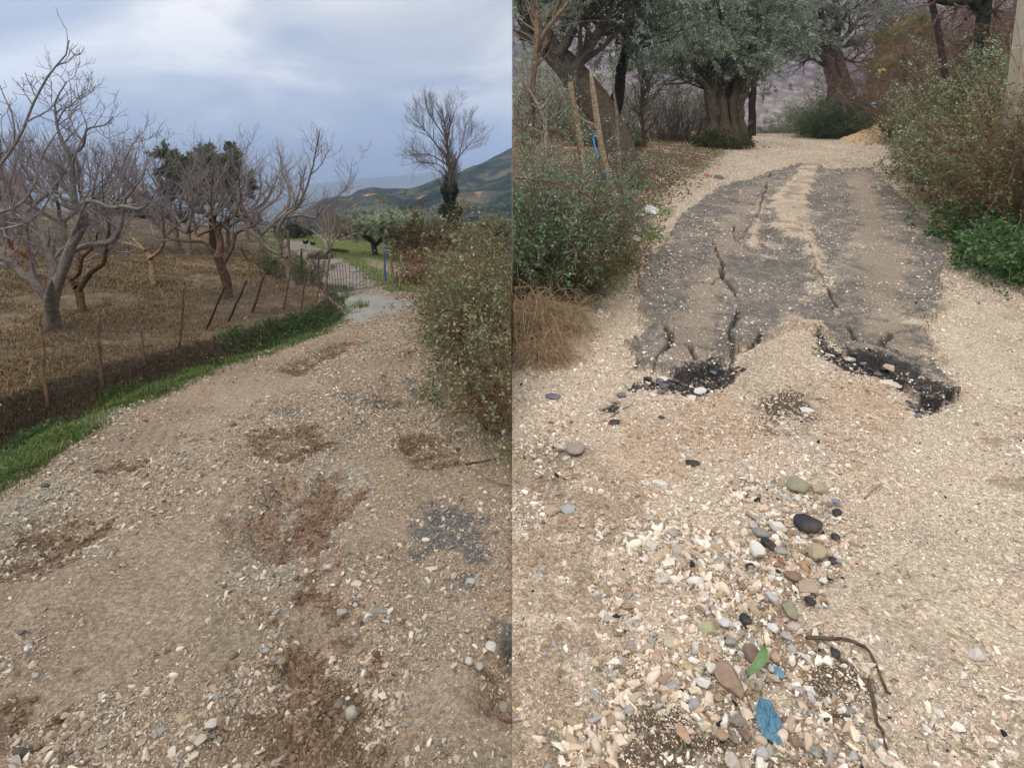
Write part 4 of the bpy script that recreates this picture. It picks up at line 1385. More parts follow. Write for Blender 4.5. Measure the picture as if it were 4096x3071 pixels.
T3 = [[(614, 1142, 30), (609, 1061, 24), (602, 1024, 24)], [(604, 1035, 18), (580, 1005, 16), (555, 990, 14), (509, 973, 11), (470, 960, 8), (450, 900, 5)],
      [(580, 1002, 12), (540, 965, 10), (515, 920, 8), (500, 850, 5)], [(606, 1030, 16), (632, 1010, 14), (650, 985, 13), (658, 941, 12), (640, 905, 10), (620, 885, 8), (600, 800, 4)],
      [(660, 945, 12), (690, 920, 10), (722, 890, 8), (750, 860, 6), (760, 790, 4)], [(655, 960, 9), (620, 955, 9), (600, 880, 5)]]
P, Rd = skel(T3, DB(614, 1140), 16, 7, .6)
tree_obj('fig_tree', 'small straw-coloured bare fig tree in the middle of the orchard slope', 'fig tree', (P, Rd), fig_twigs(P[1:], Rd[1:], r, 50, 130, 180, .7), lin(138, 116, 90), GT, True, FIG, hit(614, 1138), 5)
T4 = [[(916, 1200, 36), (903, 1117, 36), (882, 1052, 34), (870, 1019, 30)], [(872, 1025, 30), (882, 978, 28), (872, 922, 24), (890, 895, 20), (905, 882, 18), (944, 862, 15), (980, 870, 13), (1024, 894, 10), (1040, 850, 6)],
      [(866, 1020, 20), (850, 1004, 17), (824, 973, 15), (780, 964, 14), (741, 964, 13), (662, 945, 11), (655, 890, 8), (640, 800, 5)],
      [(890, 1055, 24), (900, 1040, 20), (926, 996, 18), (935, 960, 16), (942, 935, 15), (970, 920, 13), (995, 913, 11), (1050, 880, 6)],
      [(885, 890, 14), (861, 913, 12), (820, 930, 11), (787, 941, 10), (778, 880, 8), (768, 816, 7), (750, 700, 4)], [(880, 950, 12), (850, 880, 9), (845, 780, 6), (850, 680, 4)],
      [(940, 865, 10), (960, 800, 8), (955, 700, 5), (965, 620, 3)]]
P, Rd = skel(T4, DB(916, 1196), 18, 8, .6)
tree_obj('fig_tree', 'bare fig tree with a black central limb and long level left arm', 'fig tree', (P, Rd), fig_twigs(P[1:], Rd[1:], r, 100, 360, 560, .85, up=.26), lin(98, 76, 62), GT, True, FIG, hit(916, 1196), 6)
T6 = [[(1173, 1160, 34), (1158, 1107, 24), (1149, 1024, 20), (1143, 990, 18)], [(1143, 992, 18), (1112, 955, 17), (1113, 922, 16), (1135, 871, 13), (1160, 850, 10), (1177, 839, 10), (1209, 793, 9), (1242, 700, 7), (1255, 648, 6), (1269, 570, 5), (1279, 520, 3)],
      [(1148, 1030, 16), (1121, 1020, 14), (1070, 992, 12), (1033, 941, 9), (1020, 880, 6)], [(1135, 875, 12), (1160, 868, 11), (1209, 862, 10), (1260, 871, 9), (1290, 830, 5), (1340, 790, 3)],
      [(1125, 1015, 12), (1122, 980, 11), (1140, 930, 10), (1150, 880, 8), (1185, 850, 7), (1255, 875, 5)], [(1140, 870, 9), (1160, 800, 8), (1158, 746, 7), (1130, 700, 6), (1121, 616, 4)],
      [(1242, 700, 5), (1280, 665, 4), (1305, 620, 3)], [(1280, 870, 6), (1340, 800, 4), (1395, 730, 3), (1405, 650, 2)]]
P, Rd = skel(T6, DB(1173, 1156), 20, 9, .5)
tree_obj('fig_tree', 'slender bare fig tree with a winding trunk next to the gate', 'fig tree', (P, Rd), fig_twigs(P[1:], Rd[1:], r, 70, 260, 300, .85, up=.28), lin(122, 110, 98), GT, True, FIG, hit(1173, 1156), 7)
T7 = [[(993, 1112, 10), (995, 1043, 8)], [(995, 1045, 8), (975, 1015, 6), (960, 985, 4)], [(995, 1045, 8), (1015, 1020, 6), (1030, 1000, 4)]]
P, Rd = skel(T7, DB(993, 1110), 10, 10, .3)
tree_obj('fig_tree', 'thin young bare fig tree right of the one with the black limb', 'fig tree', (P, Rd), fig_twigs(P[1:], Rd[1:], r, 20, 50, 60, .4), lin(110, 84, 60), GT, True, FIG, hit(993, 1110), 8)


def auto_fig(px, Y, top, seed, label, spread=1.0, tk=1.0):
    r = np.random.default_rng(seed)
    X = px_u(px) * Y
    zg = float(HL(X, Y))
    ztop = EYE + (700 - top) / F * Y
    h = ztop - zg
    lines = [[(X, Y, zg - .05, .075 * tk), (X + r.normal(0, .04), Y, zg + .22 * h, .06 * tk)]]
    nl = 5
    for i in range(nl):
        a = 2 * math.pi * i / nl + r.uniform(-.4, .4)
        rr = h * .42 * spread * r.uniform(.8, 1.2)
        p = [(X, Y, zg + .20 * h, .048 * tk)]
        p.append((X + math.cos(a) * rr * .4, Y + math.sin(a) * rr * .4, zg + .33 * h, .038 * tk))
        p.append((X + math.cos(a) * rr * .8, Y + math.sin(a) * rr * .8, zg + .48 * h, .028 * tk))
        p.append((X + math.cos(a + .2) * rr * 1.05, Y + math.sin(a + .2) * rr, zg + .78 * h, .012 * tk))
        lines.append(p)
    P, Rd = pack(lines, 12)
    tw = fig_twigs(P[1:], Rd[1:], r, 80, 260, 420, .50 * h, up=.24)
    tree_obj('fig_tree', label, 'fig tree', (P, Rd), tw, GB, lin(132, 122, 122), True, FIG, (X, Y, zg), seed)


for (px, Y, top, sd_, lab) in [
    (60, 13, 470, 201, 'bare fig tree at the far left in front of the peach house wall'), (240, 14, 500, 202, 'bare fig tree crowded behind the crown of the largest one'),
    (385, 15, 500, 203, 'bare fig tree left of the two distant people'), (345, 19, 540, 204, 'farther bare fig tree between the crowded ones, on the crest'),
    (700, 16, 540, 205, 'bare fig tree just right of the distant people'), (905, 18, 570, 206, 'bare fig tree in front of the right side of the evergreen crown'),
    (745, 15, 580, 207, 'bare fig tree whose rods rise in front of the evergreen crown'), (1040, 16, 560, 208, 'bare fig tree right of the evergreen crown'),
    (985, 21, 590, 209, 'farther bare fig tree right behind the evergreen crown'), (140, 20, 520, 210, 'farther bare fig tree near the peach house wall')]:
    auto_fig(px, Y, top, sd_, lab)


# ---------------------------------------------------------------- leafy crowns and bushes
OLG = [lin(142, 154, 132), lin(166, 174, 154), lin(108, 122, 96), lin(186, 190, 172), lin(126, 132, 100)]
OLW = [4, 2.6, 3.4, 1.0, 1.5]


def shoots_leaves(P, Rd, n, L, Wd, r, cols, w, droop=.25, tmin=.15, scat=.02):
    N, K, _ = P.shape
    i = r.integers(0, N, n)
    f = (tmin + (1 - tmin) * r.uniform(0, 1, n)) * (K - 1); a = np.minimum(f.astype(int), K - 2); t = (f - a)[:, None]
    b = P[i, a] * (1 - t) + P[i, a + 1] * t + r.normal(size=(n, 3)) * scat
    tan = unit(P[i, a + 1] - P[i, a])
    d = unit(tan + r.normal(size=(n, 3)) * .75 - np.array((0, 0, droop)))
    V, fq = leaves(b, d, L * r.uniform(.6, 1.3, n), Wd * r.uniform(.7, 1.3, n), r)
    return V, fq, pick(cols, w, n, r, .16, .04)


def olive_tree(name, label, limbs, left, seed, nb, nl, L1=1.0, leafL=.06, leafW=.014, barkc=lin(72, 62, 52), group=None, base=None, knob=.03, cols=OLG, w=OLW, grav=.22, S=10, cat='olive tree', n2=3, n3=4, up=.05, tmin=.35, skip=1, zrow=None):
    r = np.random.default_rng(seed)
    P, Rd = limbs
    a = grow(P[skip:], Rd[skip:], nb, L1, 8, r, (.4, 1.2), up, .16, .5, tmin, .006)
    b = grow(a[0], a[1], nb * n2, L1 * .6, 7, r, (.4, 1.2), .02, .18, .55, .2, .004, grav * .5)
    c = grow(b[0], b[1], nb * n2 * n3, L1 * .42, 6, r, (.3, 1.0), .0, .14, .5, .15, .0025, grav)
    if zrow is not None:      # the underside of the crown stands clear of the trunk
        zc_ = EYE + (700 - zrow) / F * P[0, 0, 1]
        kb = b[0][:, -1, 2] > zc_ - .2 + r.normal(0, .35, len(b[0])); b = (b[0][kb], b[1][kb])
        kc = c[0][:, -1, 2] > zc_ + r.normal(0, .35, len(c[0])); c = (c[0][kc], c[1][kc])
    lv = shoots_leaves(c[0], c[1], nl, leafL, leafW, r, cols, w)
    return tree_obj(name, label, cat, (P, Rd), [(a[0], a[1], 5), (b[0], b[1], 4), (c[0], c[1], 3)], barkc, lin(88, 80, 66), left, group, base, seed, S, knob, lv)


def bush(name, label, cat, px, Y, top, rx, ry, n, nl, leaf, lc, lw, left, seed, cane=lin(104, 84, 64), h=None, zoff=0, arch=.25, group=None, XY=None, upb=1.1, twig=2, rad=.006, up=.0, foot=None):
    """thicket of arching canes with leaves; px, Y place it, top is the photo row of its crest"""
    r = np.random.default_rng(seed)
    if foot is not None:
        g_ = hit(*foot); XY = (g_[0], g_[1])
    X = px_u(px) * Y if XY is None else XY[0]
    if XY is not None: Y = XY[1]
    zg = float(Hh(X, Y))
    if h is None:
        h = EYE + (700 - top) / F * Y - zg
    root = empty(name, (X, Y, zg), label, cat, group)
    a = r.uniform(0, 2 * math.pi, n); q = np.sqrt(r.uniform(0, 1, n))
    bx, by = X + np.cos(a) * rx * q * .8, Y + np.sin(a) * ry * q * .8
    bz = Hh(bx, by)
    base = np.stack([bx, by, bz - .02], 1)
    edge = q[:, None]
    d = unit(np.stack([np.cos(a) * .6 * q + r.normal(0, .25, n), np.sin(a) * .6 * q + r.normal(0, .25, n), np.full(n, upb)], 1))
    L = h * np.clip(r.lognormal(-.02, .32, n), .35, 1.9) * (1.12 - .35 * q)
    K = 10
    P = np.zeros((n, K, 3)); P[:, 0] = base
    for j in range(1, K):
        d = unit(d + r.normal(size=(n, 3)) * .11 - np.array((0, 0, 1)) * arch * (j / K) ** 1.3 + np.array((0, 0, up)))
        P[:, j] = P[:, j - 1] + d * (L / (K - 1))[:, None]
    Rd = np.linspace(1, .35, K)[None, :] * (rad * r.uniform(.6, 1.4, n))[:, None]
    g1 = grow(P, Rd, n * twig, h * .38, 6, r, (.5, 1.2), .03, .18, .6, .2, .0022, .1)
    g2 = grow(g1[0], g1[1], n * twig * 2, h * .2, 4, r, (.4, 1.1), .02, .2, .65, .2, .0018, .05)
    V, fl = join([tubes(P, Rd, 4), tubes(g1[0], g1[1], 3), tubes(g2[0], g2[1], 3)])
    nf = sum(len(f) for f in fl)
    attach('stems', V, fl, colvar(cane, nf, r, .2, .04), m_twig, root, left)
    if nl:
        AP = np.concatenate([g1[0][:, ::1][:, [0, 1, 3, 5]], g2[0]])
        V, f, c = shoots_leaves(AP, None, int(nl * 1.7), leaf[0], leaf[1], r, lc, lw, .1, .1, leaf[0] * .4)
        cen = V.reshape(-1, 4, 3).mean(1)
        sc_ = 4.5 / max(.35, min(rx, ry) * 1.6)
        cl = fbm(cen[:, 0] * sc_ + cen[:, 2] * sc_ * .7, cen[:, 1] * sc_ - cen[:, 2] * sc_, 1.0, 3, seed)
        keep = cl + r.normal(0, .10, len(cl)) > -.02
        f = f[keep]; c = c[keep] * (1 + .25 * np.clip(cl[keep], -.5, .6))[:, None]
        attach('foliage', V, f, c, m_leaf, root, left, smooth=False)
    return root


BRW = [lin(124, 130, 94), lin(96, 106, 68), lin(150, 152, 118), lin(140, 116, 90), lin(166, 158, 130)]
BRM = [3, 3, 1.6, 2.6, .8]
# bramble hedge on the right edge of the dirt road
HEDGE = 'bramble thickets along the right side of the dirt road'
for (XY, h, rx, ry, n, nl, sd_, lab) in [
    ((.0, 3.75), .50, .22, .45, 240, 8000, 301, 'nearest bramble thicket, low and brown, at the divide'),
    ((-.12, 4.8), .75, .28, .6, 380, 14000, 302, 'second bramble thicket, tangled brown stems and grey-green leaves'),
    ((.05, 5.6), .92, .38, .6, 380, 16000, 303, 'tall bramble thicket at the divide, reaching highest'),
    ((-.50, 6.3), .5, .3, .7, 340, 12000, 304, 'bramble thicket with twigs hanging over the road edge'),
    ((-.30, 8.0), .85, .42, .8, 360, 13000, 305, 'tall greyish thicket behind the nearer brambles'),
    ((-.85, 9.6), .5, .38, .8, 260, 8000, 306, 'farthest bramble thicket where the lower track disappears')]:
    bush('bramble_thicket', lab, 'bush', 0, 0, 0, rx, ry, n, nl, (.030, .017), BRW, BRM, True, sd_, lin(112, 90, 68), h=h, XY=XY, arch=.30, group=HEDGE, rad=.0045)

# mid distance growth beyond the gate
GRN = [lin(84, 96, 54), lin(62, 76, 40), lin(110, 118, 74)]
bush('brown_shrub', 'dark brown-green shrub at the foot of the ivy-clad tree', 'bush', 1690, 18.5, 880, .7, .8, 220, 7000, (.07, .04), [lin(80, 76, 44), lin(104, 90, 54), lin(60, 60, 38)], [3, 3, 2], True, 311, lin(96, 72, 54))
bush('brown_shrub', 'reddish twiggy shrub over the lower track', 'bush', 1760, 13, 1010, .8, .8, 260, 1500, (.05, .03), [lin(140, 104, 80), lin(110, 96, 60)], [3, 2], True, 312, lin(128, 98, 80))
bush('brown_shrub', 'yellow-brown shrub below the grey fence posts', 'bush', 1665, 12.6, 1085, .45, .5, 120, 2500, (.045, .03), [lin(140, 120, 70), lin(100, 96, 56)], [3, 3], True, 313, lin(120, 98, 70))
bush('round_shrub', 'dense round green shrub beside the path', 'bush', 1347, 19, 1000, .36, .36, 160, 5000, (.05, .03), [lin(56, 76, 36), lin(72, 92, 46)], [1, 1], True, 314)
bush('round_shrub', 'dark green shrub on the crest behind the winding fig tree', 'bush', 1170, 23, 895, .5, .4, 160, 5000, (.06, .035), [lin(44, 60, 36), lin(58, 72, 44)], [1, 1], True, 315)
bush('shrub', 'small leafy olive shoot by the fence posts left of the gate', 'bush', 1215, 11.8, 1035, .32, .3, 90, 2600, (.05, .014), [lin(96, 108, 74), lin(70, 84, 52)], [1, 1], True, 316, lin(104, 92, 70), up=.05)
bush('shrub', 'thin leafy shrub left of the winding fig trunk', 'bush', 1100, 12.5, 1020, .3, .3, 80, 1800, (.05, .016), [lin(96, 104, 70), lin(70, 80, 48)], [1, 1], True, 317, lin(104, 92, 70), up=.05)
bush('hedge', 'low dark hedge on the crest beneath the distant people', 'hedge', 560, 27.3, 818, 2.6, .5, 300, 12000, (.09, .05), [lin(46, 62, 42), lin(62, 76, 50)], [1, 1], True, 318)
bush('tree_stump', 'shaggy brown stump with drooping roots on the grassy knoll', 'stump', 1272, 16.8, 993, .30, .2, 90, 900, (.06, .02), [lin(90, 76, 46), lin(110, 100, 60)], [1, 1], True, 319, lin(84, 66, 44), arch=.9)
VG = 'trees on the slope below the gate'


def lump_tree(name, label, px, Y, top, rx, bottom, seed, cols, nl, leaf=(.10, .03), bark=lin(78, 68, 56), group=VG, cat='olive tree', up=.25, foot=None):
    r = np.random.default_rng(seed)
    X = px_u(px) * Y
    zg = float(Hh(X, Y)) if foot is None else foot
    ztop = EYE + (700 - top) / F * Y
    h = ztop - zg
    lines = [[(X, Y, zg - .1, .09 + .015 * h), (X + r.normal(0, .1), Y, zg + .35 * h, .07 + .01 * h)]]
    for i in range(6):
        a = i * 1.05 + r.uniform(-.3, .3)
        lines.append([(X, Y, zg + .3 * h, .06), (X + math.cos(a) * rx * .5, Y + math.sin(a) * rx * .5, zg + .55 * h, .04), (X + math.cos(a) * rx * .8, Y + math.sin(a) * rx * .8, zg + .82 * h, .02)])
    P, Rd = pack(lines, 10)
    return olive_tree(name, label, (P, Rd), X < 0, seed, 50, nl, rx * .7, leaf[0], leaf[1], bark, group, (X, Y, zg), .02, cols, [1] * len(cols), .1, 7, cat, 3, 3, .12)


OLF = [lin(162, 174, 142), lin(134, 148, 116), lin(182, 190, 160)]
lump_tree('olive_tree', 'pale grey-green olive tree with a crooked dark trunk beside the blue post', 1500, 19, 880, .75, 1060, 401, OLF, 9000, (.09, .026))
lump_tree('olive_tree', 'feathery olive tree just behind and right of the one by the blue post', 1590, 23, 870, .8, 1050, 402, OLF, 9000, (.10, .028))
lump_tree('olive_tree', 'olive tree left of the one by the blue post, behind the bare sapling', 1420, 25, 910, 1.0, 1050, 403, [lin(112, 130, 102), lin(138, 152, 124)], 9000)
lump_tree('olive_tree', 'hazy olive tree on the slope left of the ivy-clad tree', 1660, 34, 870, 1.6, 1050, 404, [lin(128, 140, 114), lin(146, 154, 130)], 10000)
lump_tree('olive_tree', 'grey-green tree right of the ivy-clad tree, above the hedge', 1905, 26, 945, 1.0, 1050, 405, [lin(126, 136, 102), lin(150, 154, 122)], 9000)
lump_tree('olive_tree', 'greyish tree at the divide above the tall bramble', 2020, 18, 880, .7, 1050, 406, [lin(126, 130, 100), lin(150, 150, 120)], 8000)
lump_tree('evergreen_tree', 'round dark evergreen crown rising behind the bare orchard', 845, 17, 610, 1.15, 900, 407, [lin(84, 100, 62), lin(64, 78, 48), lin(108, 120, 84)], 38000, (.11, .04), group=None, cat='evergreen tree')

# ivy-clad bare tree against the sky
r = np.random.default_rng(33)
Yp = 32
Q = [[(1808, 1080, 16), (1806, 900, 15), (1798, 700, 13), (1790, 600, 9), (1782, 520, 6), (1768, 440, 3)]]
for (b, a, c) in [((1797, 700), (1745, 655), (1650, 650)), ((1795, 690), (1850, 610), (1900, 555)), ((1793, 650), (1730, 560), (1665, 480)), ((1788, 600), (1800, 500), (1825, 430)), ((1785, 560), (1740, 490), (1700, 430)),
                  ((1798, 700), (1830, 640), (1865, 500)), ((1795, 665), (1720, 620), (1640, 620)), ((1800, 720), (1760, 690), (1700, 640))]:
    Q.append([(b[0], b[1], 6), (a[0], a[1], 4), (c[0], c[1], 1.5)])
P, Rd = skel(Q, Yp, 12, 12, 1.2)
a = grow(P, Rd, 260, 1.35, 7, r, (.45, 1.0), .10, .08, .6, .42, .008)
b = grow(a[0], a[1], 900, .65, 6, r, (.3, .8), .12, .08, .6, .2, .006)
c = grow(b[0], b[1], 1500, .4, 4, r, (.3, .7), .08, .08, .7, .2, .006)
iv_n = 9000
zt = r.uniform(0, 1, iv_n)
zz = EYE + (700 - 1030) / F * Yp + zt * (335 / F * Yp)
rr = (.62 * (1 - zt) ** .35 * .95 + .06) * np.sqrt(r.uniform(.2, 1, iv_n)) * (1 + .3 * np.sin(zt * 25))
an = r.uniform(0, 6.28, iv_n)
cx = np.interp(zt, [0, 1], [at(1806, 900, Yp)[0], at(1797, 700, Yp)[0]])
ivP = np.stack([cx + np.cos(an) * rr, Yp + np.sin(an) * rr, zz], 1)
iv = leaves(ivP, r.normal(size=(iv_n, 3)), .13 * r.uniform(.6, 1.3, iv_n), .10 * r.uniform(.6, 1.3, iv_n), r)
tp = at(1808, 1080, Yp); tp[2] = HL(tp[0], Yp)
P[0, 0, 2] = tp[2]
tree_obj('bare_tree', 'tall bare tree fanning against the sky, its lower trunk wrapped in dark ivy', 'tree', (P, Rd), [(a[0], a[1], 4), (b[0], b[1], 3), (c[0], c[1], 3)], lin(110, 96, 92), lin(112, 98, 96), True, None, tp, 34, 8, .01,
         (iv[0], iv[1], pick([lin(44, 60, 36), lin(30, 44, 28), lin(62, 76, 44)], [3, 3, 1], iv_n, r)))
r = np.random.default_rng(35)
Q = [[(1314, 1010, 18), (1311, 1000, 14)]] + [[(1311, 1000, 9), (x1_, y1_, 6), (x2_, y2_, 2)] for x1_, y1_, x2_, y2_ in
     [(1308, 940, 1290, 850), (1325, 940, 1350, 830), (1300, 940, 1240, 860), (1345, 950, 1410, 870), (1340, 970, 1430, 930), (1295, 960, 1220, 900), (1318, 930, 1310, 820)]]
P, Rd = skel(Q, 17.5, 10, 13, .8)
a = grow(P[1:], Rd[1:], 90, .8, 6, r, (.4, .9), .10, .1, .6, .2, .005)
b = grow(a[0], a[1], 320, .45, 5, r, (.4, .9), .08, .1, .6, .2, .004)
tree_obj('bare_tree', 'small bare tree with a white stem and reddish twigs by the grassy path', 'tree', (P, Rd), [(a[0], a[1], 4), (b[0], b[1], 3)], lin(170, 162, 148), lin(138, 116, 108), True, None, hit(1314, 1020), 36)

# ---------------------------------------------------------------- grass and dry growth on the left
def scatter_uv(n, u0, u1, y0, y1, r):
    U = r.uniform(u0, u1, n); Y = np.exp(r.uniform(math.log(y0), math.log(y1), n))
    return U * Y, Y


def gz(X, Y):
    _, _, dz, _ = zone_eval(X, Y)
    return ground_z(X, Y, dz)


def grass_obj(name, X, Y, h, lean, wid, cols, w, r, left, v=.18):
    P = np.stack([X, Y, gz(X, Y) - .004], 1)
    V, fl = blades(P, h, lean, wid, r)
    n = len(X)
    c = pick(cols, w, n, r, v, .05)
    o = attach(name, V, fl, np.concatenate([c, c]), m_grass, None, left, smooth=False)
    tagp(o, kind='stuff')
    return o


r = np.random.default_rng(50)
X, Y = scatter_uv(260000, -1.05, -.15, 2.4, 12, r)
s = np.interp(Y, *XB) - X
pn = fbm(X, Y, 2.2, 3, 501)
m = (s > -.42 + .08 * pn) & (s < .12) & (r.uniform(0, 1, len(X)) < sstep(-.44, -.15, s + pn * .12) * np.clip(.42 + 1.5 * pn + .5 * fbm(X, Y, 7, 2, 509), .03, 1))
h = (.028 + .035 * r.uniform(0, 1, m.sum()) + .03 * np.clip(pn[m], 0, 1)) * (1 + .03 * Y[m])
grass_obj('green_grass', X[m], Y[m], h, r.uniform(.2, .8, m.sum()), .0028 + .0007 * Y[m], [lin(92, 116, 58), lin(70, 94, 46), lin(118, 136, 74), lin(134, 124, 84)], [4, 3, 2, 1.6], r, True)
# the ditch bank: dead stems and green weeds
s = np.interp(Y, *XB) - X
pn2 = fbm(X, Y, 1.4, 3, 502)
m = (s > .0) & (s < .36) & (Y < 12) & (r.uniform(0, 1, len(X)) < .8)
gm = m & (pn2 + .5 * fbm(X, Y, 5, 3, 508) > .16)
bm_ = m & ~gm
grass_obj('bank_weeds', X[gm], Y[gm], r.uniform(.02, .07, gm.sum()), r.uniform(.3, .9, gm.sum()), .0035 + .0008 * Y[gm], [lin(76, 98, 50), lin(96, 120, 62), lin(56, 70, 40), lin(112, 100, 66)], [4, 3, 3, 2.6], r, True)
grass_obj('bank_dead_growth', X[bm_], Y[bm_], r.uniform(.02, .08, bm_.sum()), r.uniform(.4, 1.2, bm_.sum()), .0025 + .0006 * Y[bm_], [lin(96, 82, 62), lin(74, 62, 48), lin(122, 106, 82), lin(74, 82, 50)], [4, 4, 2, 1.5], r, True)
nlf = 3500
i = r.choice(np.nonzero(gm)[0], nlf)
Pl = np.stack([X[i], Y[i], gz(X[i], Y[i]) + r.uniform(.01, .06, nlf)], 1)
V, f = leaves(Pl, r.normal(size=(nlf, 3)) + np.array((0, 0, .6)), .028 * r.uniform(.6, 1.5, nlf), .020 * r.uniform(.6, 1.3, nlf), r)
tagp(attach('bank_ivy', V, f, pick([lin(66, 96, 50), lin(50, 74, 38), lin(98, 122, 76)], [3, 3, 1], nlf, r), m_leaf, None, True, False), kind='stuff')
# dry orchard floor
X, Y = scatter_uv(230000, -1.05, -.12, 3.0, 27, r)
s = np.interp(Y, *XB) - X
pn = fbm(X, Y, 1.0, 4, 503); pn3 = fbm(X, Y, 3.2, 3, 504)
m = (s > .30) & (r.uniform(0, 1, len(X)) < np.clip(.55 + 1.1 * pn + .8 * pn3, .05, 1))
tall = np.clip(pn + .45 * (Y < 5) * sstep(-.5, .4, fbm(X, Y, .8, 2, 505)), 0, 1)
h = (.02 + .04 * r.uniform(0, 1, len(X)) + .11 * tall * r.uniform(.3, 1, len(X)))[m]
grass_obj('dry_grass', X[m], Y[m], h, r.uniform(.5, 1.5, m.sum()), .0022 + .0011 * Y[m], [lin(146, 122, 90), lin(116, 94, 66), lin(88, 72, 54), lin(168, 146, 108), lin(96, 104, 58)], [4, 4, 3, 1.3, .6], r, True)
# grass beyond the gate
X, Y = scatter_uv(90000, -.62, -.12, 11, 27, r)
C, _, _, _ = zone_eval(X, Y)
m = (C[:, 1] > C[:, 0] * 1.08)
grass_obj('meadow_grass', X[m], Y[m], r.uniform(.03, .08, m.sum()), r.uniform(.2, .8, m.sum()), .010 + 0 * X[m], [lin(126, 138, 82), lin(104, 118, 66), lin(150, 152, 100)], [3, 2, 2], r, True)
# ---------------------------------------------------------------- right lane: olive trees
OB = lin(100, 88, 74)
r = np.random.default_rng(61)
L1_ = [[(2520, 740, 150), (2490, 640, 130), (2441, 509, 118), (2395, 435, 112), (2349, 370, 112), (2256, 255, 100), (2200, 194, 84), (2150, 80, 60), (2110, -60, 44)],
       [(2485, 530, 50), (2520, 600, 40), (2548, 660, 38), (2575, 722, 40)], [(2450, 560, 60), (2420, 640, 56), (2400, 720, 60)],
       [(2300, 310, 60), (2330, 230, 44), (2390, 140, 34), (2450, 20, 24)], [(2230, 230, 50), (2300, 120, 30), (2380, 40, 22), (2480, -60, 14)],
       [(2200, 190, 50), (2120, 150, 36), (2080, 60, 24)], [(2160, 100, 40), (2230, 30, 26), (2300, -60, 16)]]
P, Rd = skel(L1_, DB(2500, 745), 18, 21, .5)
olive_tree('olive_tree', 'huge leaning olive trunk, dark and hollowed, behind the stakes at the left of the lane', (P, Rd), False, 61, 80, 34000, 1.7, .085, .020, OB, 'old olive trees along the lane', hit(2520, 730), .05, S=16, tmin=.15, skip=3, zrow=300)
L1b = [[(2448, 480, 60), (2462, 420, 54), (2478, 340, 44), (2485, 278, 40), (2500, 210, 34), (2511, 153, 30), (2540, 60, 22), (2560, -60, 16)],
       [(2490, 250, 26), (2560, 170, 18), (2640, 110, 12)], [(2510, 150, 24), (2450, 80, 16), (2400, 0, 10)], [(2520, 110, 20), (2600, 40, 14), (2680, -20, 10)]]
P, Rd = skel(L1b, DB(2500, 745) + 1.5, 16, 22, .5)
for _k in (0,):
    P[_k, 0, 2] = min(P[_k, 0, 2], float(HR(P[_k, 0, 0], P[_k, 0, 1])) - .15)

P[0, 0, 2] -= 1.5
olive_tree('olive_tree', 'slimmer dark olive stem standing straight behind the huge leaning trunk', (P, Rd), False, 62, 70, 30000, 1.7, .085, .020, lin(58, 50, 44), 'old olive trees along the lane', hit(2448, 600), .03, S=12, tmin=.1, zrow=330)
L2_ = [[(2900, 580, 100), (2895, 500, 76), (2882, 430, 66), (2870, 360, 60), (2850, 300, 50), (2800, 220, 40), (2740, 120, 26), (2700, 0, 16)],
       [(2950, 590, 90), (2945, 500, 60), (2935, 420, 52), (2950, 330, 44), (2965, 260, 36), (2990, 160, 26), (3020, 60, 16)],
       [(2850, 570, 80), (2850, 490, 50), (2845, 420, 40), (2830, 350, 36), (2790, 320, 26), (2730, 300, 16), (2680, 290, 8)],
       [(2985, 585, 50), (2970, 520, 34), (2966, 450, 26), (2972, 360, 22), (2990, 260, 16)], [(2820, 585, 50), (2838, 500, 32), (2835, 420, 26), (2815, 330, 20), (2790, 230, 14)], [(2925, 585, 40), (2932, 480, 26), (2920, 390, 22), (2935, 300, 16)], [(2862, 585, 40), (2866, 480, 26), (2858, 380, 22), (2865, 280, 16)], [(2875, 340, 50), (2890, 240, 36), (2880, 140, 26), (2900, 0, 18)],
       [(2900, 585, 40), (2912, 480, 26), (2908, 380, 22), (2900, 300, 18)], [(2960, 280, 26), (3030, 230, 16), (3080, 240, 8)], [(2850, 300, 30), (2760, 230, 20), (2660, 210, 12), (2600, 220, 6)],
       [(2960, 240, 24), (2930, 130, 16), (2960, 20, 10)], [(2800, 220, 20), (2840, 120, 14), (2820, 20, 10)]]
P, Rd = skel(L2_, DB(2900, 582), 18, 23, .6)
Rd *= .78
Rd = Rd * (1 + .16 * np.sin(np.arange(Rd.shape[1])[None, :] * 1.9 + np.arange(len(Rd))[:, None] * 2.1))
olive_tree('olive_tree', 'gnarled many-stemmed olive tree on a leafy mound at the left edge of the lane', (P, Rd), False, 63, 120, 48000, 1.7, .12, .028, lin(104, 90, 74), 'old olive trees along the lane', hit(2900, 570), .10, S=14, tmin=.5, grav=.12, zrow=330)
L3_ = [[(3011, 482, 30), (3008, 420, 26), (3014, 370, 24), (3018, 324, 20), (3035, 280, 14), (3060, 255, 10), (3100, 262, 5)], [(3012, 400, 16), (2985, 370, 12), (2975, 330, 8)], [(3018, 330, 16), (3000, 250, 12), (3010, 150, 8)], [(3030, 290, 12), (3060, 200, 8), (3080, 100, 5)]]
P, Rd = skel(L3_, 25, 14, 24, .8)
for _k in (0,):
    P[_k, 0, 2] = min(P[_k, 0, 2], float(HR(P[_k, 0, 0], P[_k, 0, 1])) - .15)

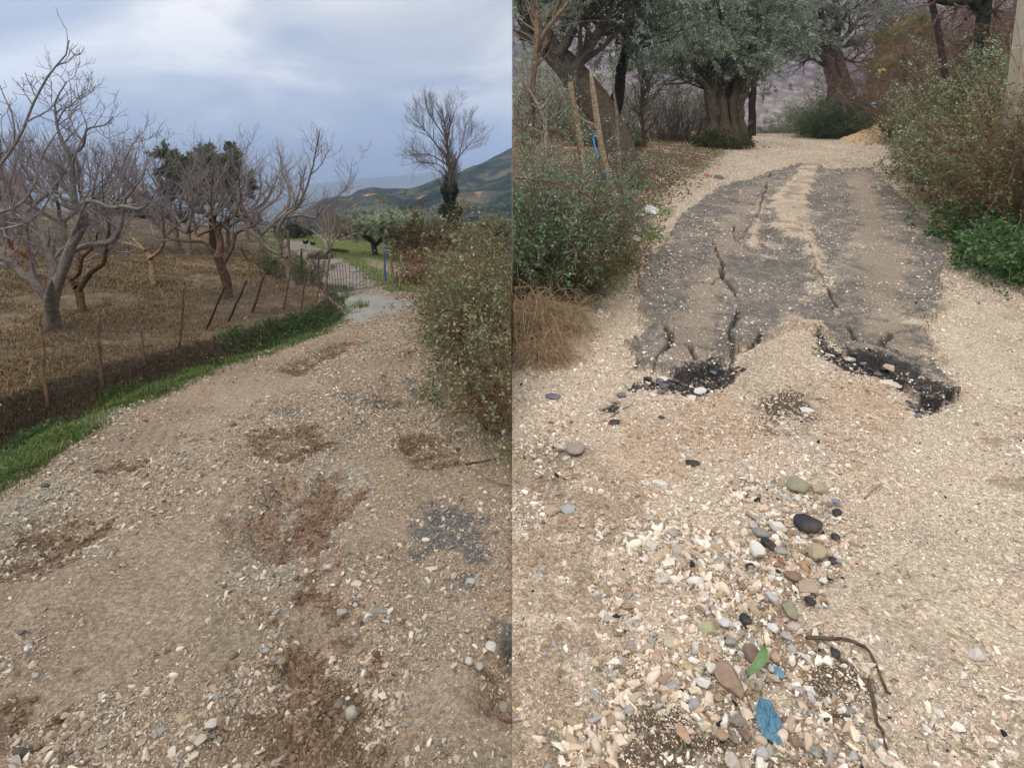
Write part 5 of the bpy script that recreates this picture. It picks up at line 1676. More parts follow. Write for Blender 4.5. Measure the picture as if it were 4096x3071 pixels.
olive_tree('olive_tree', 'small dark olive tree behind the gnarled one, its low branch reaching over the lane', (P, Rd), False, 64, 60, 20000, 1.8, .13, .030, lin(58, 52, 46), 'old olive trees along the lane', hit(3011, 482), .03, S=9, tmin=.3)
L4_ = [[(3425, 440, 62), (3400, 380, 50), (3373, 301, 40), (3355, 240, 34), (3345, 185, 32), (3310, 145, 28), (3294, 110, 26), (3284, 40, 18), (3275, -60, 12)],
       [(3352, 200, 26), (3352, 139, 22), (3350, 60, 16), (3352, -60, 10)], [(3345, 365, 56), (3325, 300, 46), (3305, 230, 38), (3270, 200, 26), (3240, 150, 18), (3200, 60, 12)],
       [(3305, 235, 30), (3295, 180, 26), (3285, 130, 20)], [(3280, 200, 16), (3240, 188, 12), (3211, 190, 8), (3150, 215, 4)], [(3295, 260, 16), (3240, 238, 10), (3202, 258, 5)],
       [(3350, 180, 20), (3420, 100, 14), (3470, 0, 8)], [(3345, 190, 18), (3440, 170, 12), (3530, 120, 7)], [(3250, 160, 12), (3170, 110, 8), (3120, 40, 5)], [(3360, 230, 14), (3430, 250, 9), (3500, 230, 5)], [(3290, 90, 14), (3220, 30, 10), (3180, -50, 6)]]
P, Rd = skel(L4_, min(30.0, DB(3425, 452)), 16, 25, .9)
for _k in (0, 2):
    P[_k, 0, 2] = min(P[_k, 0, 2], float(HR(P[_k, 0, 0], P[_k, 0, 1])) - .15)

olive_tree('olive_tree', 'twin-stemmed olive tree with a hollow at its foot, at the right bend of the lane', (P, Rd), False, 65, 120, 42000, 2.1, .14, .032, lin(104, 88, 76), 'old olive trees along the lane', hit(3425, 438), .05, S=12, tmin=.25, zrow=270,
           cols=[lin(150, 160, 142), lin(172, 180, 162), lin(116, 128, 106), lin(190, 194, 180)], w=[4, 3, 2.6, 1.2])
L5_ = [[(3950, 420, 44), (3945, 306, 44), (3930, 220, 42), (3924, 139, 44), (3936, 46, 44), (3945, -60, 36)], [(3926, 80, 30), (3915, 42, 26), (3885, 12, 24), (3859, 8, 24), (3800, 12, 26), (3757, 6, 20), (3700, -20, 14)],
       [(3930, 20, 26), (3960, -60, 18)], [(3890, 14, 14), (3870, -60, 10)]]
P, Rd = skel(L5_, 12.0, 16, 26, .4)
for _k in (0,):
    P[_k, 0, 2] = min(P[_k, 0, 2], float(HR(P[_k, 0, 0], P[_k, 0, 1])) - .15)

tw = grow(P, Rd, 60, 1.0, 7, r, (.5, 1.3), -.02, .2, .4, .2, .005); tw2 = grow(tw[0], tw[1], 220, .6, 6, r, (.4, 1.2), -.03, .2, .5, .2, .003)
tree_obj('dark_tree', 'dark mossy tree trunk on the right bank with a level branch to the left', 'tree', (P, Rd), [(tw[0], tw[1], 4), (tw2[0], tw2[1], 3)], lin(58, 58, 42), lin(104, 84, 76), False, None, hit(3950, 420), 66, 12, .03)

# behind and between
SC = [lin(144, 152, 122), lin(114, 124, 94), lin(158, 150, 128)]
BG = 'scrub behind the olive trees'
for (px, Y, top, rx, sd_, lab, cc, cn) in [
    (2130, 18, 330, 1.9, 701, 'grey-green scrub at the divide behind the leaning olive', SC, lin(104, 92, 80)), (2330, 20, 320, 1.9, 702, 'scrub seen between the leaning trunk and the divide', SC, lin(104, 92, 80)),
    (2580, 21, 340, 1.8, 703, 'bare greyish bush between the leaning and the gnarled olive', SC, lin(118, 104, 98)), (2720, 20, 380, 1.1, 704, 'bare rod-like bush left of the gnarled olive', SC, lin(120, 104, 92)),
    (2430, 16.5, 520, .9, 705, 'pale green bush behind the big leaning trunk foot', [lin(124, 132, 104), lin(96, 108, 78)], lin(104, 92, 70)),
    (2790, 27, 360, 1.5, 706, 'low bush far behind the gnarled olive', SC, lin(110, 98, 88)), (3070, 40, 500, 1.2, 707, 'green-grey bush left of the lane end', [lin(96, 110, 84), lin(120, 128, 104)], lin(120, 110, 90)),
    (3185, 36, 450, 1.0, 708, 'dark green bush right of the lane end', [lin(84, 104, 78), lin(110, 124, 100)], lin(120, 110, 90))]:
    bush('scrub_bush', lab, 'bush', px, Y, top, rx, rx * .7, 150, 7000 if sd_ not in (703, 704) else 1800, (.09, .03), cc, [1] * len(cc), False, sd_, cn, arch=.12, group=BG, rad=.010)
for (px, Y, top, rx, sd_, lab) in [(3270, 27, 380, .9, 710, 'dry reddish grass clump left of the twin olive'), (3600, 27, 300, 1.2, 711, 'brown thicket right of the twin olive'),
                                   (3480, 30, 200, 1.8, 712, 'purple-brown thicket filling the slope behind the twin olive'), (3680, 26, 20, 1.8, 713, 'tangle of bare brown creepers above the mossy outcrop'),
                                   (3850, 15, 20, 1.8, 714, 'brown creeper tangle between rusty pole and dark tree'), (4020, 14, 40, 1.6, 715, 'brown creeper tangle behind the concrete pole'), (3760, 19, -120, 2.4, 716, 'high creeper thicket at the upper right')]:
    bush('brown_thicket', lab, 'bush', px, Y, top, rx, rx * .6, 260, 1200, (.07, .03), [lin(104, 96, 64), lin(120, 88, 68)], [1, 1], False, sd_, lin(116, 90, 82), arch=.35, group='brown thickets on the right bank', rad=.009)
bush('grass_mound', 'dark green grassy mound at the foot of the twin-stemmed olive', 'bush', 3295, 22, 420, .7, .6, 500, 9000, (.16, .016), [lin(62, 88, 56), lin(82, 104, 66), lin(50, 70, 46)], [2, 1, 1], False, 717, lin(76, 92, 60), arch=.5, rad=.006)
bush('ivy_mound', 'leafy ivy mound hugging the foot of the gnarled olive', 'bush', 2880, 10.6, 520, .8, .35, 200, 6000, (.05, .035), [lin(70, 86, 46), lin(92, 98, 58), lin(56, 68, 40)], [2, 1, 1], False, 718, lin(96, 80, 56), arch=.6, foot=(2890, 592))

# mossy outcrop, sand heap and its rock
def boulder(name, label, cat, px, py, D, w, h, d, c1, c2, sd_, moss_up=False, ang=.6, base_z=None):
    V, f = rock_geo(sd_, w * D / F, d, h * D / F, ang, True)
    V = V + .06 * (w * D / F) * np.stack([fbm(V[:, 0] * 2 + i, V[:, 2] * 2 + V[:, 1], 2.0, 4, sd_ + i) for i in range(3)], 1)
    m, t, b = newmat(name + '_surface')
    g = nd(t, 'ShaderNodeTexCoord'); n1 = nd(t, 'ShaderNodeTexNoise', ins={'Scale': 2.2, 'Detail': 7.0, 'Roughness': .65}); n2 = nd(t, 'ShaderNodeTexNoise', ins={'Scale': 14.0, 'Detail': 6.0, 'Roughness': .7})
    for n in (n1, n2): t.links.new(g.outputs['Object'], n.inputs['Vector'])
    rm = ramp(t, [(.46, c1), (.54, c2)]); t.links.new(n1.outputs[0], rm.inputs[0])
    r2_ = ramp(t, [(.3, (.65,) * 3), (.7, (1.3,) * 3)]); t.links.new(n2.outputs[0], r2_.inputs[0])
    t.links.new(mixc(t, 1.0, rm.outputs[0], r2_.outputs[0], 'MULTIPLY'), b.inputs['Base Color'])
    b.inputs['Roughness'].default_value = .95
    bp = nd(t, 'ShaderNodeBump', ins={'Strength': .8, 'Distance': .05}); t.links.new(n2.outputs[0], bp.inputs['Height']); t.links.new(bp.outputs[0], b.inputs['Normal'])
    o = mk(name, V, f, m)
    p = at(px, py, D)
    o.location = tuple(p)
    return tagp(o, label, cat)


def outcrop(name, label, px, py_top, foot_py, D, w, sd_):
    k = D / F
    x0 = px_u(px - w / 2) * D; x1 = px_u(px + w / 2) * D
    zb = float(HR((x0 + x1) / 2, D)) - .4; zt = EYE + (700 - py_top) * k
    nu, nv = 90, 110
    U, Vv = np.meshgrid(np.linspace(0, 1, nu), np.linspace(0, 1, nv))
    X = x0 + (x1 - x0) * U
    top = 1 - .30 * np.abs(U - .45) ** 1.3 - .16 * np.clip(fbm(U * 5 + sd_, U * 0, 1, 3, sd_), -1, 1)
    Z = zb + (zt - zb) * Vv * top
    ribs = 1 - np.abs(fbm(U * 3.2 + sd_ + .4 * fbm(U * 2, Vv * 2, 1, 2, 3), Vv * .5, 1, 3, sd_ + 1)) * 2.4
    dp = .55 * ribs + .22 * fbm(U * 6, Vv * 7, 1, 4, sd_ + 2) + .08 * fbm(U * 20, Vv * 22, 1, 3, sd_ + 3)
    bulge = .5 * np.sin(math.pi * np.clip(U, 0, 1)) ** .6
    Y = D + .5 - dp - bulge + .9 * Vv ** 2
    # edges turn back so that the rock has body
    back = np.clip(np.maximum(np.abs(U - .5) * 2 - .86, 0) / .14, 0, 1)
    Y = Y + back * 1.2 + np.clip((Vv - .93) / .07, 0, 1) ** 2 * 1.2
    V = np.stack([X, Y, Z], -1).reshape(-1, 3)
    idx = np.arange(nu * nv).reshape(nv, nu)
    q = np.stack([idx[:-1, :-1], idx[:-1, 1:], idx[1:, 1:], idx[1:, :-1]], -1).reshape(-1, 4)
    m, t, b = newmat(name + '_surface')
    g = nd(t, 'ShaderNodeTexCoord'); n1 = nd(t, 'ShaderNodeTexNoise', ins={'Scale': 1.3, 'Detail': 8.0, 'Roughness': .7, 'Distortion': .8}); n2 = nd(t, 'ShaderNodeTexNoise', ins={'Scale': 12.0, 'Detail': 7.0, 'Roughness': .75})
    for n in (n1, n2): t.links.new(g.outputs['Object'], n.inputs['Vector'])
    rm = ramp(t, [(.42, lin(74, 88, 36)), (.50, lin(96, 100, 48)), (.54, lin(142, 116, 86)), (.62, lin(108, 88, 68))]); t.links.new(n1.outputs[0], rm.inputs[0])
    r2_ = ramp(t, [(.3, (.55,) * 3), (.7, (1.35,) * 3)]); t.links.new(n2.outputs[0], r2_.inputs[0])
    t.links.new(mixc(t, 1.0, rm.outputs[0], r2_.outputs[0], 'MULTIPLY'), b.inputs['Base Color'])
    b.inputs['Roughness'].default_value = 1.0; b.inputs['Specular IOR Level'].default_value = .05
    bp = nd(t, 'ShaderNodeBump', ins={'Strength': 1.0, 'Distance': .08}); t.links.new(n2.outputs[0], bp.inputs['Height']); t.links.new(bp.outputs[0], b.inputs['Normal'])
    o = mk(name, V, q, m, loc=((x0 + x1) / 2, D, zb))
    return tagp(o, label, 'rock outcrop')


outcrop('mossy_outcrop', 'tall moss-covered tan earth and rock outcrop behind the right thicket', 3670, 60, 400, 22.5, 200, 41)
outcrop('mossy_outcrop', 'mossy rock rib on the left flank of the taller outcrop', 3585, 200, 400, 21.8, 60, 42)
bush('creeper', 'bare creeper stems trailing down over the mossy outcrop', 'creeper', 3650, 21.0, 120, .65, .3, 80, 300, (.06, .03), [lin(104, 96, 64)], [1], False, 719, lin(124, 104, 92), arch=.8, rad=.008, twig=2)
boulder('boulder', 'smooth olive-brown boulder half buried in the sand heap', 'boulder', 3570, 500, DB(3560, 556) - .3, 112, 74, .9, lin(92, 88, 54), lin(118, 104, 68), 43, ang=.2)
pc = hit(3530, 562)
def heap():
    n = 60
    u = np.linspace(-1, 1, n)
    A, B = np.meshgrid(u, u)
    rr = np.sqrt(A * A + B * B)
    cx, cy = pc[0] + .15, pc[1] + .3
    X = cx + A * 1.45; Y = cy + B * 1.0
    Z = Hh(X, Y) - .06 + .62 * np.clip(1 - rr, 0, 1) ** .7 * (1 + .25 * fbm(X, Y, 2.5, 3, 44)) + .03 * fbm(X, Y, 9, 3, 45)
    V = np.stack([X, Y, Z], -1).reshape(-1, 3)
    idx = np.arange(n * n).reshape(n, n)
    q = np.stack([idx[:-1, :-1], idx[:-1, 1:], idx[1:, 1:], idx[1:, :-1]], -1).reshape(-1, 4)
    o = mk('sand_heap', V, q, mat_simple('orange_sand', lin(194, 162, 124), .95, .18, 9, .6), smooth=True, loc=(cx, cy, float(Hh(cx, cy))))
    tagp(o, 'heap of orange-tan sand beside the lane under the right thicket', 'sand heap')
heap()

# right bank brambles
RB = [lin(148, 164, 130), lin(116, 136, 98), lin(176, 186, 156), lin(156, 138, 106)]
for (fx, fy, top, rx, ry, n, nl, sd_, lab) in [
    (3800, 650, 330, .36, .4, 280, 10000, 721, 'farthest pale green bramble on the right bank, above the sand heap'),
    (3860, 570, 300, .55, .5, 400, 14000, 722, 'pale green bramble below the rusty pole'),
    (3930, 560, 300, .80, .7, 400, 14000, 723, 'pale green bramble below the dark tree'),
    (4060, 560, 290, .75, .7, 360, 14000, 724, 'greener bramble at the foot of the concrete pole'),
    (3880, 800, 520, .60, .5, 400, 9500, 725, 'brown tangled bramble in the middle of the right bank'),
    (4050, 860, 500, .65, .5, 460, 8000, 726, 'dead brown bramble hanging at the right edge'),
    (3800, 760, 520, .36, .4, 300, 7000, 727, 'mixed green and dry bramble at the left foot of the bank')]:
    bush('bramble_thicket', lab, 'bush', 0, 0, top, rx, ry, n, nl, (.046, .028), RB if nl > 9000 else [lin(110, 118, 76), lin(128, 104, 74), lin(84, 98, 58)], [3, 3, 1.3, 1] if nl > 9000 else [2, 2, 2], False, sd_, lin(122, 98, 74), arch=.42, upb=2.0, group='bramble thickets on the right bank', rad=.005, foot=(fx, fy))
NG = [lin(86, 116, 70), lin(112, 138, 90), lin(64, 90, 54)]
for (fx, fy, top, rx, n, sd_, lab) in [(3880, 985, 820, .20, 90, 731, 'fresh green nettle patch under the bramble, farther one'), (3985, 1075, 900, .20, 90, 732, 'fresh green nettle patch under the bramble, middle one'), (4085, 1130, 900, .22, 100, 733, 'fresh green nettle patch at the right edge')]:
    bush('nettle_patch', lab, 'nettles', 0, 0, top, rx, rx * .9, n, 3400, (.050, .036), NG, [3, 2, 2], False, sd_, lin(90, 112, 64), arch=.4, group='nettle patches on the right bank', foot=(fx, fy))

# left hedge of the lane
SV = [lin(140, 156, 132), lin(166, 176, 156), lin(104, 122, 92), lin(142, 132, 104)]
LHG = 'hedge bushes at the left of the lane'
for (fx, fy, top, rx, ry, n, nl, lf, cc, ww, sd_, lab, cn) in [
    (2110, 1080, 640, .36, .5, 360, 15000, (.040, .012), SV, [3, 2, 3, 1], 741, 'silvery green hedge bush at the divide', lin(120, 102, 80)),
    (2235, 1040, 660, .36, .5, 360, 15000, (.040, .012), SV, [3, 2, 3, 1], 742, 'silvery green hedge bush left of the stakes', lin(120, 102, 80)),
    (2380, 980, 780, .32, .5, 320, 8000, (.040, .013), SV, [2, 1, 3, 3], 743, 'twiggy hedge bush wrapping the feet of the stakes', lin(126, 102, 80)),
    (2090, 1180, 800, .22, .3, 160, 7000, (.036, .030), [lin(96, 120, 82), lin(74, 98, 64), lin(130, 148, 112)], [3, 2, 1], 744, 'dark green ivy-like bush low at the divide', lin(90, 76, 56)),
    (2300, 1180, 940, .28, .35, 260, 8000, (.034, .016), [lin(108, 124, 84), lin(134, 130, 98), lin(84, 100, 64)], [2, 2, 2], 745, 'low green and brown bush at the front of the left hedge', lin(116, 94, 70)),
    (2440, 1060, 960, .22, .35, 160, 2500, (.034, .016), [lin(84, 102, 62), lin(124, 108, 76)], [1, 1], 746, 'low scraggly bush where the hedge meets the litter', lin(120, 98, 76))]:
    bush('hedge_bush', lab, 'bush', 0, 0, top, rx, ry, n, nl, lf, cc, ww, False, sd_, cn, arch=.3, group=LHG, rad=.0045, foot=(fx, fy))
for (fx, fy, top, rx, n, sd_, lab) in [(2110, 1330, 1060, .26, 420, 751, 'tall tangle of dry brown grass at the divide'), (2210, 1310, 1120, .26, 420, 752, 'tangle of dry brown grass leaning over the gravel'), (2150, 1430, 1290, .28, 420, 753, 'flattened dry grass nearest to the gravel')]:
    bush('dry_grass_clump', lab, 'dry grass', 0, 0, top, rx, rx * .8, n, 600, (.05, .008), [lin(150, 126, 92), lin(120, 98, 70)], [1, 1], False, sd_, lin(170, 146, 114), arch=1.1, group='dry grass clumps at the left of the lane', rad=.0024, twig=1, upb=.8, foot=(fx, fy))

r = np.random.default_rng(71)
def sapling(name, label, lines, D, barkc, sd_, nt=40, L=.5, base=None, S=7, leafn=0):
    P, Rd = skel(lines, D, 14, sd_, .2)
    rr = np.random.default_rng(sd_)
    a = grow(P, Rd, nt, L, 6, rr, (.5, 1.2), .05, .15, .45, .1, .0025); b = grow(a[0], a[1], nt * 3, L * .5, 5, rr, (.4, 1.1), .02, .15, .6, .2, .002)
    lv = shoots_leaves(b[0], None, leafn, .05, .012, rr, OLG, OLW) if leafn else None
    return tree_obj(name, label, 'tree', (P, Rd), [(a[0], a[1], 4), (b[0], b[1], 3)], barkc, barkc, False, None, base, sd_, S, .004, lv)


sapling('sapling', 'brown forked sapling in front of the leaning olive at the divide', [[(2122, 900, 26), (2126, 640, 26), (2129, 370, 24), (2136, 278, 24), (2148, 176, 24), (2145, 0, 18), (2140, -80, 14)], [(2150, 180, 20), (2185, 120, 17), (2201, 102, 16), (2280, 0, 13), (2330, -60, 9)]], 9.0, lin(128, 104, 84), 81, 50, .9, hit(2126, 900), leafn=3000)
sapling('sapling', 'thin pale crooked sapling right of the brown forked one', [[(2190, 900, 18), (2186, 640, 18), (2182, 602, 17), (2182, 500, 16), (2154, 426, 13), (2094, 324, 8), (2060, 250, 5)], [(2160, 440, 9), (2185, 410, 6), (2190, 390, 3)]], 8.6, lin(140, 128, 114), 82, 26, .6, hit(2186, 900), leafn=600)
sapling('sapling', 'slim brown sapling between the leaning trunk and the gnarled olive', [[(2580, 590, 18), (2570, 480, 15), (2566, 420, 14), (2590, 350, 10), (2620, 270, 6)], [(2567, 430, 12), (2568, 340, 9), (2582, 285, 6)]], 13, lin(104, 86, 70), 83, 50, .8, hit(2580, 640), leafn=1500)

# brush pile of cut twigs
pb = hit(3480, 552)
n = 420
r = np.random.default_rng(72)
bx = pb[0] + r.normal(0, .75, n); by = pb[1] + 1.6 + r.normal(0, .6, n); bz = Hh(bx, by) + r.uniform(0, .55, n)
d = unit(np.stack([r.normal(size=n), r.normal(size=n) * .6, r.normal(size=n) * .35], 1))
P = np.zeros((n, 8, 3)); P[:, 0] = np.stack([bx, by, bz], 1)
for j in range(1, 8):
    d = unit(d + r.normal(size=(n, 3)) * .22); P[:, j] = P[:, j - 1] + d * .16
P[:, :, 2] = np.maximum(P[:, :, 2], Hh(P[:, :, 0], P[:, :, 1]) + .01)
V, q = tubes(P, np.full((n, 8), .007) * r.uniform(.5, 1.6, (n, 1)), 4)
o = mk('brush_pile', V, q, m_twig, attrs={'col': ('FLOAT_COLOR', colvar(lin(116, 94, 88), len(q), r, .2, .03))}, loc=tuple(P[:, 0].mean(0)))
tagp(o, 'pile of bare purplish cut branches between the twin olive and the sand heap', 'brush pile')

# ---------------------------------------------------------------- poles and stakes
def stake(name, label, cat, pts, D, c, sd_, group=None, S=8, knob=.004, parent=None):
    P, Rd = skel([pts], D, 12, sd_, .0)
    V, q = tubes(P, Rd, S)
    V = gnarl(V, None, knob, 14, sd_)
    rr = np.random.default_rng(sd_)
    b = P[0, 0]
    o = mk(name, V, q, m_bark, attrs={'col': ('FLOAT_COLOR', colvar(c, len(q), rr, .08, .02))}, loc=tuple(b))
    return tagp(o, label, cat, group)


SG = 'wooden stakes of the old fence by the lane'
stake('wooden_stake', 'shorter peeled stake with a flat cut top, left of the tallest one', 'stake', [(2345, 800, 24), (2340, 700, 24), (2321, 556, 24), (2300, 440, 23), (2286, 370, 22), (2281, 330, 21)], DB(2330, 850), lin(160, 136, 108), 91, SG)
stake('wooden_stake', 'tallest peeled stake with a pointed top and blue rope', 'stake', [(2462, 860, 22), (2445, 740, 22), (2418, 648, 24), (2400, 560, 24), (2386, 463, 24), (2372, 360, 22), (2363, 282, 10)], DB(2462, 865), lin(158, 136, 110), 92, SG)
stake('wooden_stake', 'crooked thin grey stake right of the tallest one', 'stake', [(2488, 830, 20), (2480, 700, 20), (2474, 602, 19), (2470, 520, 14), (2464, 455, 13), (2468, 430, 12), (2455, 380, 10), (2451, 296, 8)], DB(2488, 840), lin(120, 108, 96), 93, SG)
stake('wooden_stake', 'mossy bent stake leaning at the far left of the stakes', 'stake', [(2340, 820, 18), (2325, 640, 18), (2307, 556, 18), (2290, 500, 18), (2276, 465, 14), (2270, 430, 8)], DB(2330, 850) + .3, lin(128, 110, 78), 94, SG)
stake('wooden_stake', 'short split board standing at the foot of the crooked grey stake', 'stake', [(2515, 850, 30), (2508, 790, 30), (2497, 722, 26)], DB(2515, 850), lin(142, 126, 98), 95, SG)
stake('crossbar_stick', 'broken stick wedged across the two peeled stakes', 'stick', [(2405, 516, 12), (2370, 498, 14), (2340, 486, 14), (2311, 466, 12)], DB(2330, 850) - .15, lin(140, 122, 100), 96)
stake('rusty_pole', 'dark rusty pole leaning left on the right bank', 'pole', [(3790, 380, 24), (3776, 273, 24), (3755, 140, 23), (3725, 0, 22), (3705, -90, 22)], 12.0, lin(84, 62, 62), 97, S=12, knob=.0)
stake('thin_pole', 'thin whitish pole far down the lane on the right', 'pole', [(3226, 490, 7), (3220, 400, 6), (3214, 308, 6)], 26.0, lin(186, 172, 148), 98, knob=.0)
stake('bramble_cane', 'long reddish bramble cane bending back over the left hedge', 'cane', [(2060, 712, 7), (2200, 728, 7), (2320, 765, 8), (2378, 800, 8), (2385, 830, 8), (2360, 868, 8), (2300, 888, 7), (2245, 900, 6)], 6.2, lin(122, 84, 70), 99, knob=.0)
rope_m = mat_simple('blue_rope', lin(92, 158, 204), .5)
for pts, lab, wd in (([(2388, 545, 7), (2374, 549, 7), (2380, 588, 7), (2390, 632, 7)], 'light blue rope loop high on the tallest stake', 6), ([(2418, 688, 8), (2428, 690, 8), (2432, 722, 8), (2446, 742, 10), (2452, 745, 12)], 'blue rope wound low around the tallest stake', 7)):
    P, Rd = skel([pts], DB(2462, 865) - .12, 14, 5, 0)
    V, q = tubes(P, Rd, 6)
    tagp(mk('rope', V, q, rope_m, loc=tuple(P[0, 0])), lab, 'rope')
# torn wire net hanging from the tallest stake
def net(name, label, corners, D, nu, nv, rad, c, sd_, left, cat='wire net'):
    rr = np.random.default_rng(sd_)
    cs = [np.array(at(x, y, D + k * .0)) for k, (x, y) in enumerate(corners)]     # bl br tr tl
    ls = []
    for i in range(nu):
        for sgn in (1, -1):
            pts = []
            for j in range(12):
                v = j / 11; u = i / (nu - 1) + sgn * .5 * v * .25 + rr.normal(0, .012)
                u = min(1, max(0, u))
                a = cs[0] * (1 - u) + cs[1] * u; b = cs[3] * (1 - u) + cs[2] * u
                q_ = a * (1 - v) + b * v
                q_ = q_ + np.array((0, .06 * math.sin(u * 9 + v * 5), 0))
                pts.append(q_)
            ls.append(pts)
    P = np.array(ls)
    V, q = tubes(P, np.full(P.shape[:2], rad), 3)
    return tagp(mk(name, V, q, mat_simple(name + '_wire', c, .6, metallic=.2), loc=tuple(cs[0])), label, cat)


net('wire_net', 'torn grey wire netting slumped against the tallest stake', [(2370, 860), (2455, 870), (2432, 640), (2385, 620)], DB(2462, 865) + .02, 14, 10, .0016, lin(130, 124, 116), 5, False)


# concrete pole with recessed faces
def concrete_pole():
    D = 8.9
    X0 = px_u(4022) * D
    w, dpt, h = .27, .24, 6.0
    zb = float(HR(X0, D)) - .1
    t = .05
    prof = [(-w / 2, -dpt / 2), (-w / 2 + t, -dpt / 2), (-w / 2 + t + .012, -dpt / 2 + .02), (w / 2 - t - .012, -dpt / 2 + .02), (w / 2 - t, -dpt / 2), (w / 2, -dpt / 2), (w / 2, dpt / 2), (-w / 2, dpt / 2)]
    V = []; ks = 9
    for k in range(ks):
        s = 1 - .35 * k / (ks - 1)
        for (a, b) in prof: V.append((X0 + a * s - .0 * k, D + b * s, zb + h * k / (ks - 1)))
    n = len(prof)
    q = [(k * n + i, k * n + (i + 1) % n, (k + 1) * n + (i + 1) % n, (k + 1) * n + i) for k in range(ks - 1) for i in range(n)]
    o = mk('concrete_pole', V, np.array(q), mat_simple('weathered_concrete', lin(176, 164, 142), .9, .14, 7, .3), smooth=False, loc=(X0, D, zb))
    tagp(o, 'pale square concrete pole with a recessed face at the upper right corner', 'pole')
concrete_pole()
stake('plastic_pipe', 'dark blue upright pipe right behind the concrete pole', 'pipe', [(4098, 420, 20), (4096, 200, 20), (4094, 0, 20), (4092, -90, 20)], 9.3, lin(48, 62, 92), 100, knob=.0, S=12)
bush('dry_stalks', 'clump of dry orange-brown stalks against the concrete pole', 'dry plant', 4040, 8.5, 215, .16, .12, 60, 100, (.06, .01), [lin(170, 130, 88)], [1], False, 760, lin(168, 128, 88), arch=.05, rad=.006, twig=1)
bush('pale_shrub', 'leafless whitish shrub beside the thin pole', 'bush', 3196, 27, 330, .5, .4, 60, 0, (.06, .01), [lin(170, 130, 88)], [1], False, 761, lin(190, 184, 172), arch=.05, rad=.008, twig=3)


# ---------------------------------------------------------------- litter
def crumple(name, label, cat, px, py, w, h, c, sd_, tall=.5, rough=.35, amp=.35, n=22, D=None, trans=.2, rot=0, group=None):
    P0 = hit(px, py + h * .3) if D is None else at(px, py, D)
    k = P0[1] / F
    rr = np.random.default_rng(sd_)
    u = np.linspace(-1, 1, n); A, B = np.meshgrid(u, u)
    lx = w * k * .5
    ly = max(lx * .5, h * k * .5 / max(.25, math.sin(math.atan2(py - 660, F)))) if D is None else lx * .6
    ly = min(ly, lx * 2.2)
    ca, sa = math.cos(R_(rot)), math.sin(R_(rot))
    edge = 1 + .18 * fbm(np.arctan2(B, A) * 1.5, A * 0, 2, 3, sd_)
    dd = np.maximum(np.abs(A), np.abs(B)) / (np.hypot(A, B) + 1e-6)
    a_, b_ = A * dd * edge * lx, B * dd * edge * ly
    X = P0[0] + a_ * ca - b_ * sa; Y = P0[1] + a_ * sa + b_ * ca
    rdg = 1 - np.abs(fbm(A * 1.4 + sd_, B * 1.4, 1.3, 4, sd_)) * 2.2
    th = tall * min(lx, .2)
    Z = (np.array(gz(X.ravel(), Y.ravel())).reshape(X.shape) if D is None else np.full(X.shape, P0[2])) + .006 + th * (np.clip(1 - (A * A + B * B) * .6, 0, 1) * (.55 + .45 * rdg) + .12 * rdg)
    jit = fbm(A * 3, B * 3, 1.5, 3, sd_ + 3)
    X = X + jit * lx * .08
    V = np.stack([X, Y, Z], -1).reshape(-1, 3)
    idx = np.arange(n * n).reshape(n, n)
    q = np.stack([idx[:-1, :-1], idx[:-1, 1:], idx[1:, 1:], idx[1:, :-1]], -1).reshape(-1, 4)
    m = mat_simple(name + '_film', c, rough, .10, 12, .2, spec=.5)
    o = mk(name, V, q, m, smooth=False, loc=tuple(P0))
    sm = o.modifiers.new('thickness', 'SOLIDIFY'); sm.thickness = .0015
    return tagp(o, label, cat, group)


crumple('plastic_bag', 'crumpled blue plastic scrap, muddy in the middle, in the stone heap', 'plastic scrap', 3074, 2800, 112, 250, lin(84, 124, 144), 21, .7, .4, rot=-14, n=44)
crumple('plastic_bag', 'small blue plastic flap poking out above the crumpled blue scrap', 'plastic scrap', 3118, 2664, 40, 44, lin(96, 140, 164), 22, .35)
crumple('plastic_bag', 'white crumpled plastic on the litter beneath the split board', 'plastic bag', 2603, 838, 56, 40, lin(206, 204, 200), 23, .8)
crumple('plastic_bag', 'smaller off-white plastic left of the white crumpled one', 'plastic bag', 2548, 850, 46, 30, lin(196, 188, 170), 24, .8)
crumple('foam_scrap', 'long scrap of dirty white fleece at the foot of the stakes', 'fleece', 2520, 925, 60, 90, lin(184, 174, 164), 25, .6, rot=10)
crumple('plastic_bag', 'yellow and white wrapper caught on the left flank of the outcrop', 'wrapper', 3527, 292, 34, 36, lin(214, 184, 60), 26, 1.0, D=20.6)
crumple('plastic_bag', 'light blue wrapper at the foot of the twin olive', 'wrapper', 3495, 420, 24, 16, lin(90, 160, 190), 27, .8, D=19.6)
crumple('plastic_bag', 'deep blue strip of plastic hanging below the yellow wrapper', 'wrapper', 3538, 384, 12, 36, lin(48, 60, 140), 28, .8, D=20.4)
crumple('plastic_bag', 'white plastic sheet on the grass by the fence posts', 'plastic sheet', 1250, 1126, 42, 24, lin(206, 212, 222), 29, .5)
crumple('plastic_ribbon', 'bright pink ribbon on the upper dirt road', 'ribbon', 1414, 1379, 34, 7, lin(196, 100, 140), 30, .4)
crumple('plastic_bag', 'light blue wrapper under the bramble thicket', 'wrapper', 1765, 1542, 16, 14, lin(170, 190, 208), 31, .8)
crumple('plastic_bag', 'red plastic scrap on the leafy litter left of the lane', 'scrap', 2833, 700, 28, 14, lin(184, 116, 106), 32, .5)
crumple('plastic_bag', 'dark grey scrap next to the red one', 'scrap', 2876, 704, 34, 24, lin(104, 96, 96), 33, .5)
rock(2484, 876, 22, 20, lin(208, 138, 50), 'orange fruit lying at the foot of the stakes', 0, .95, cat='orange', name='orange_fruit', rough=.5)
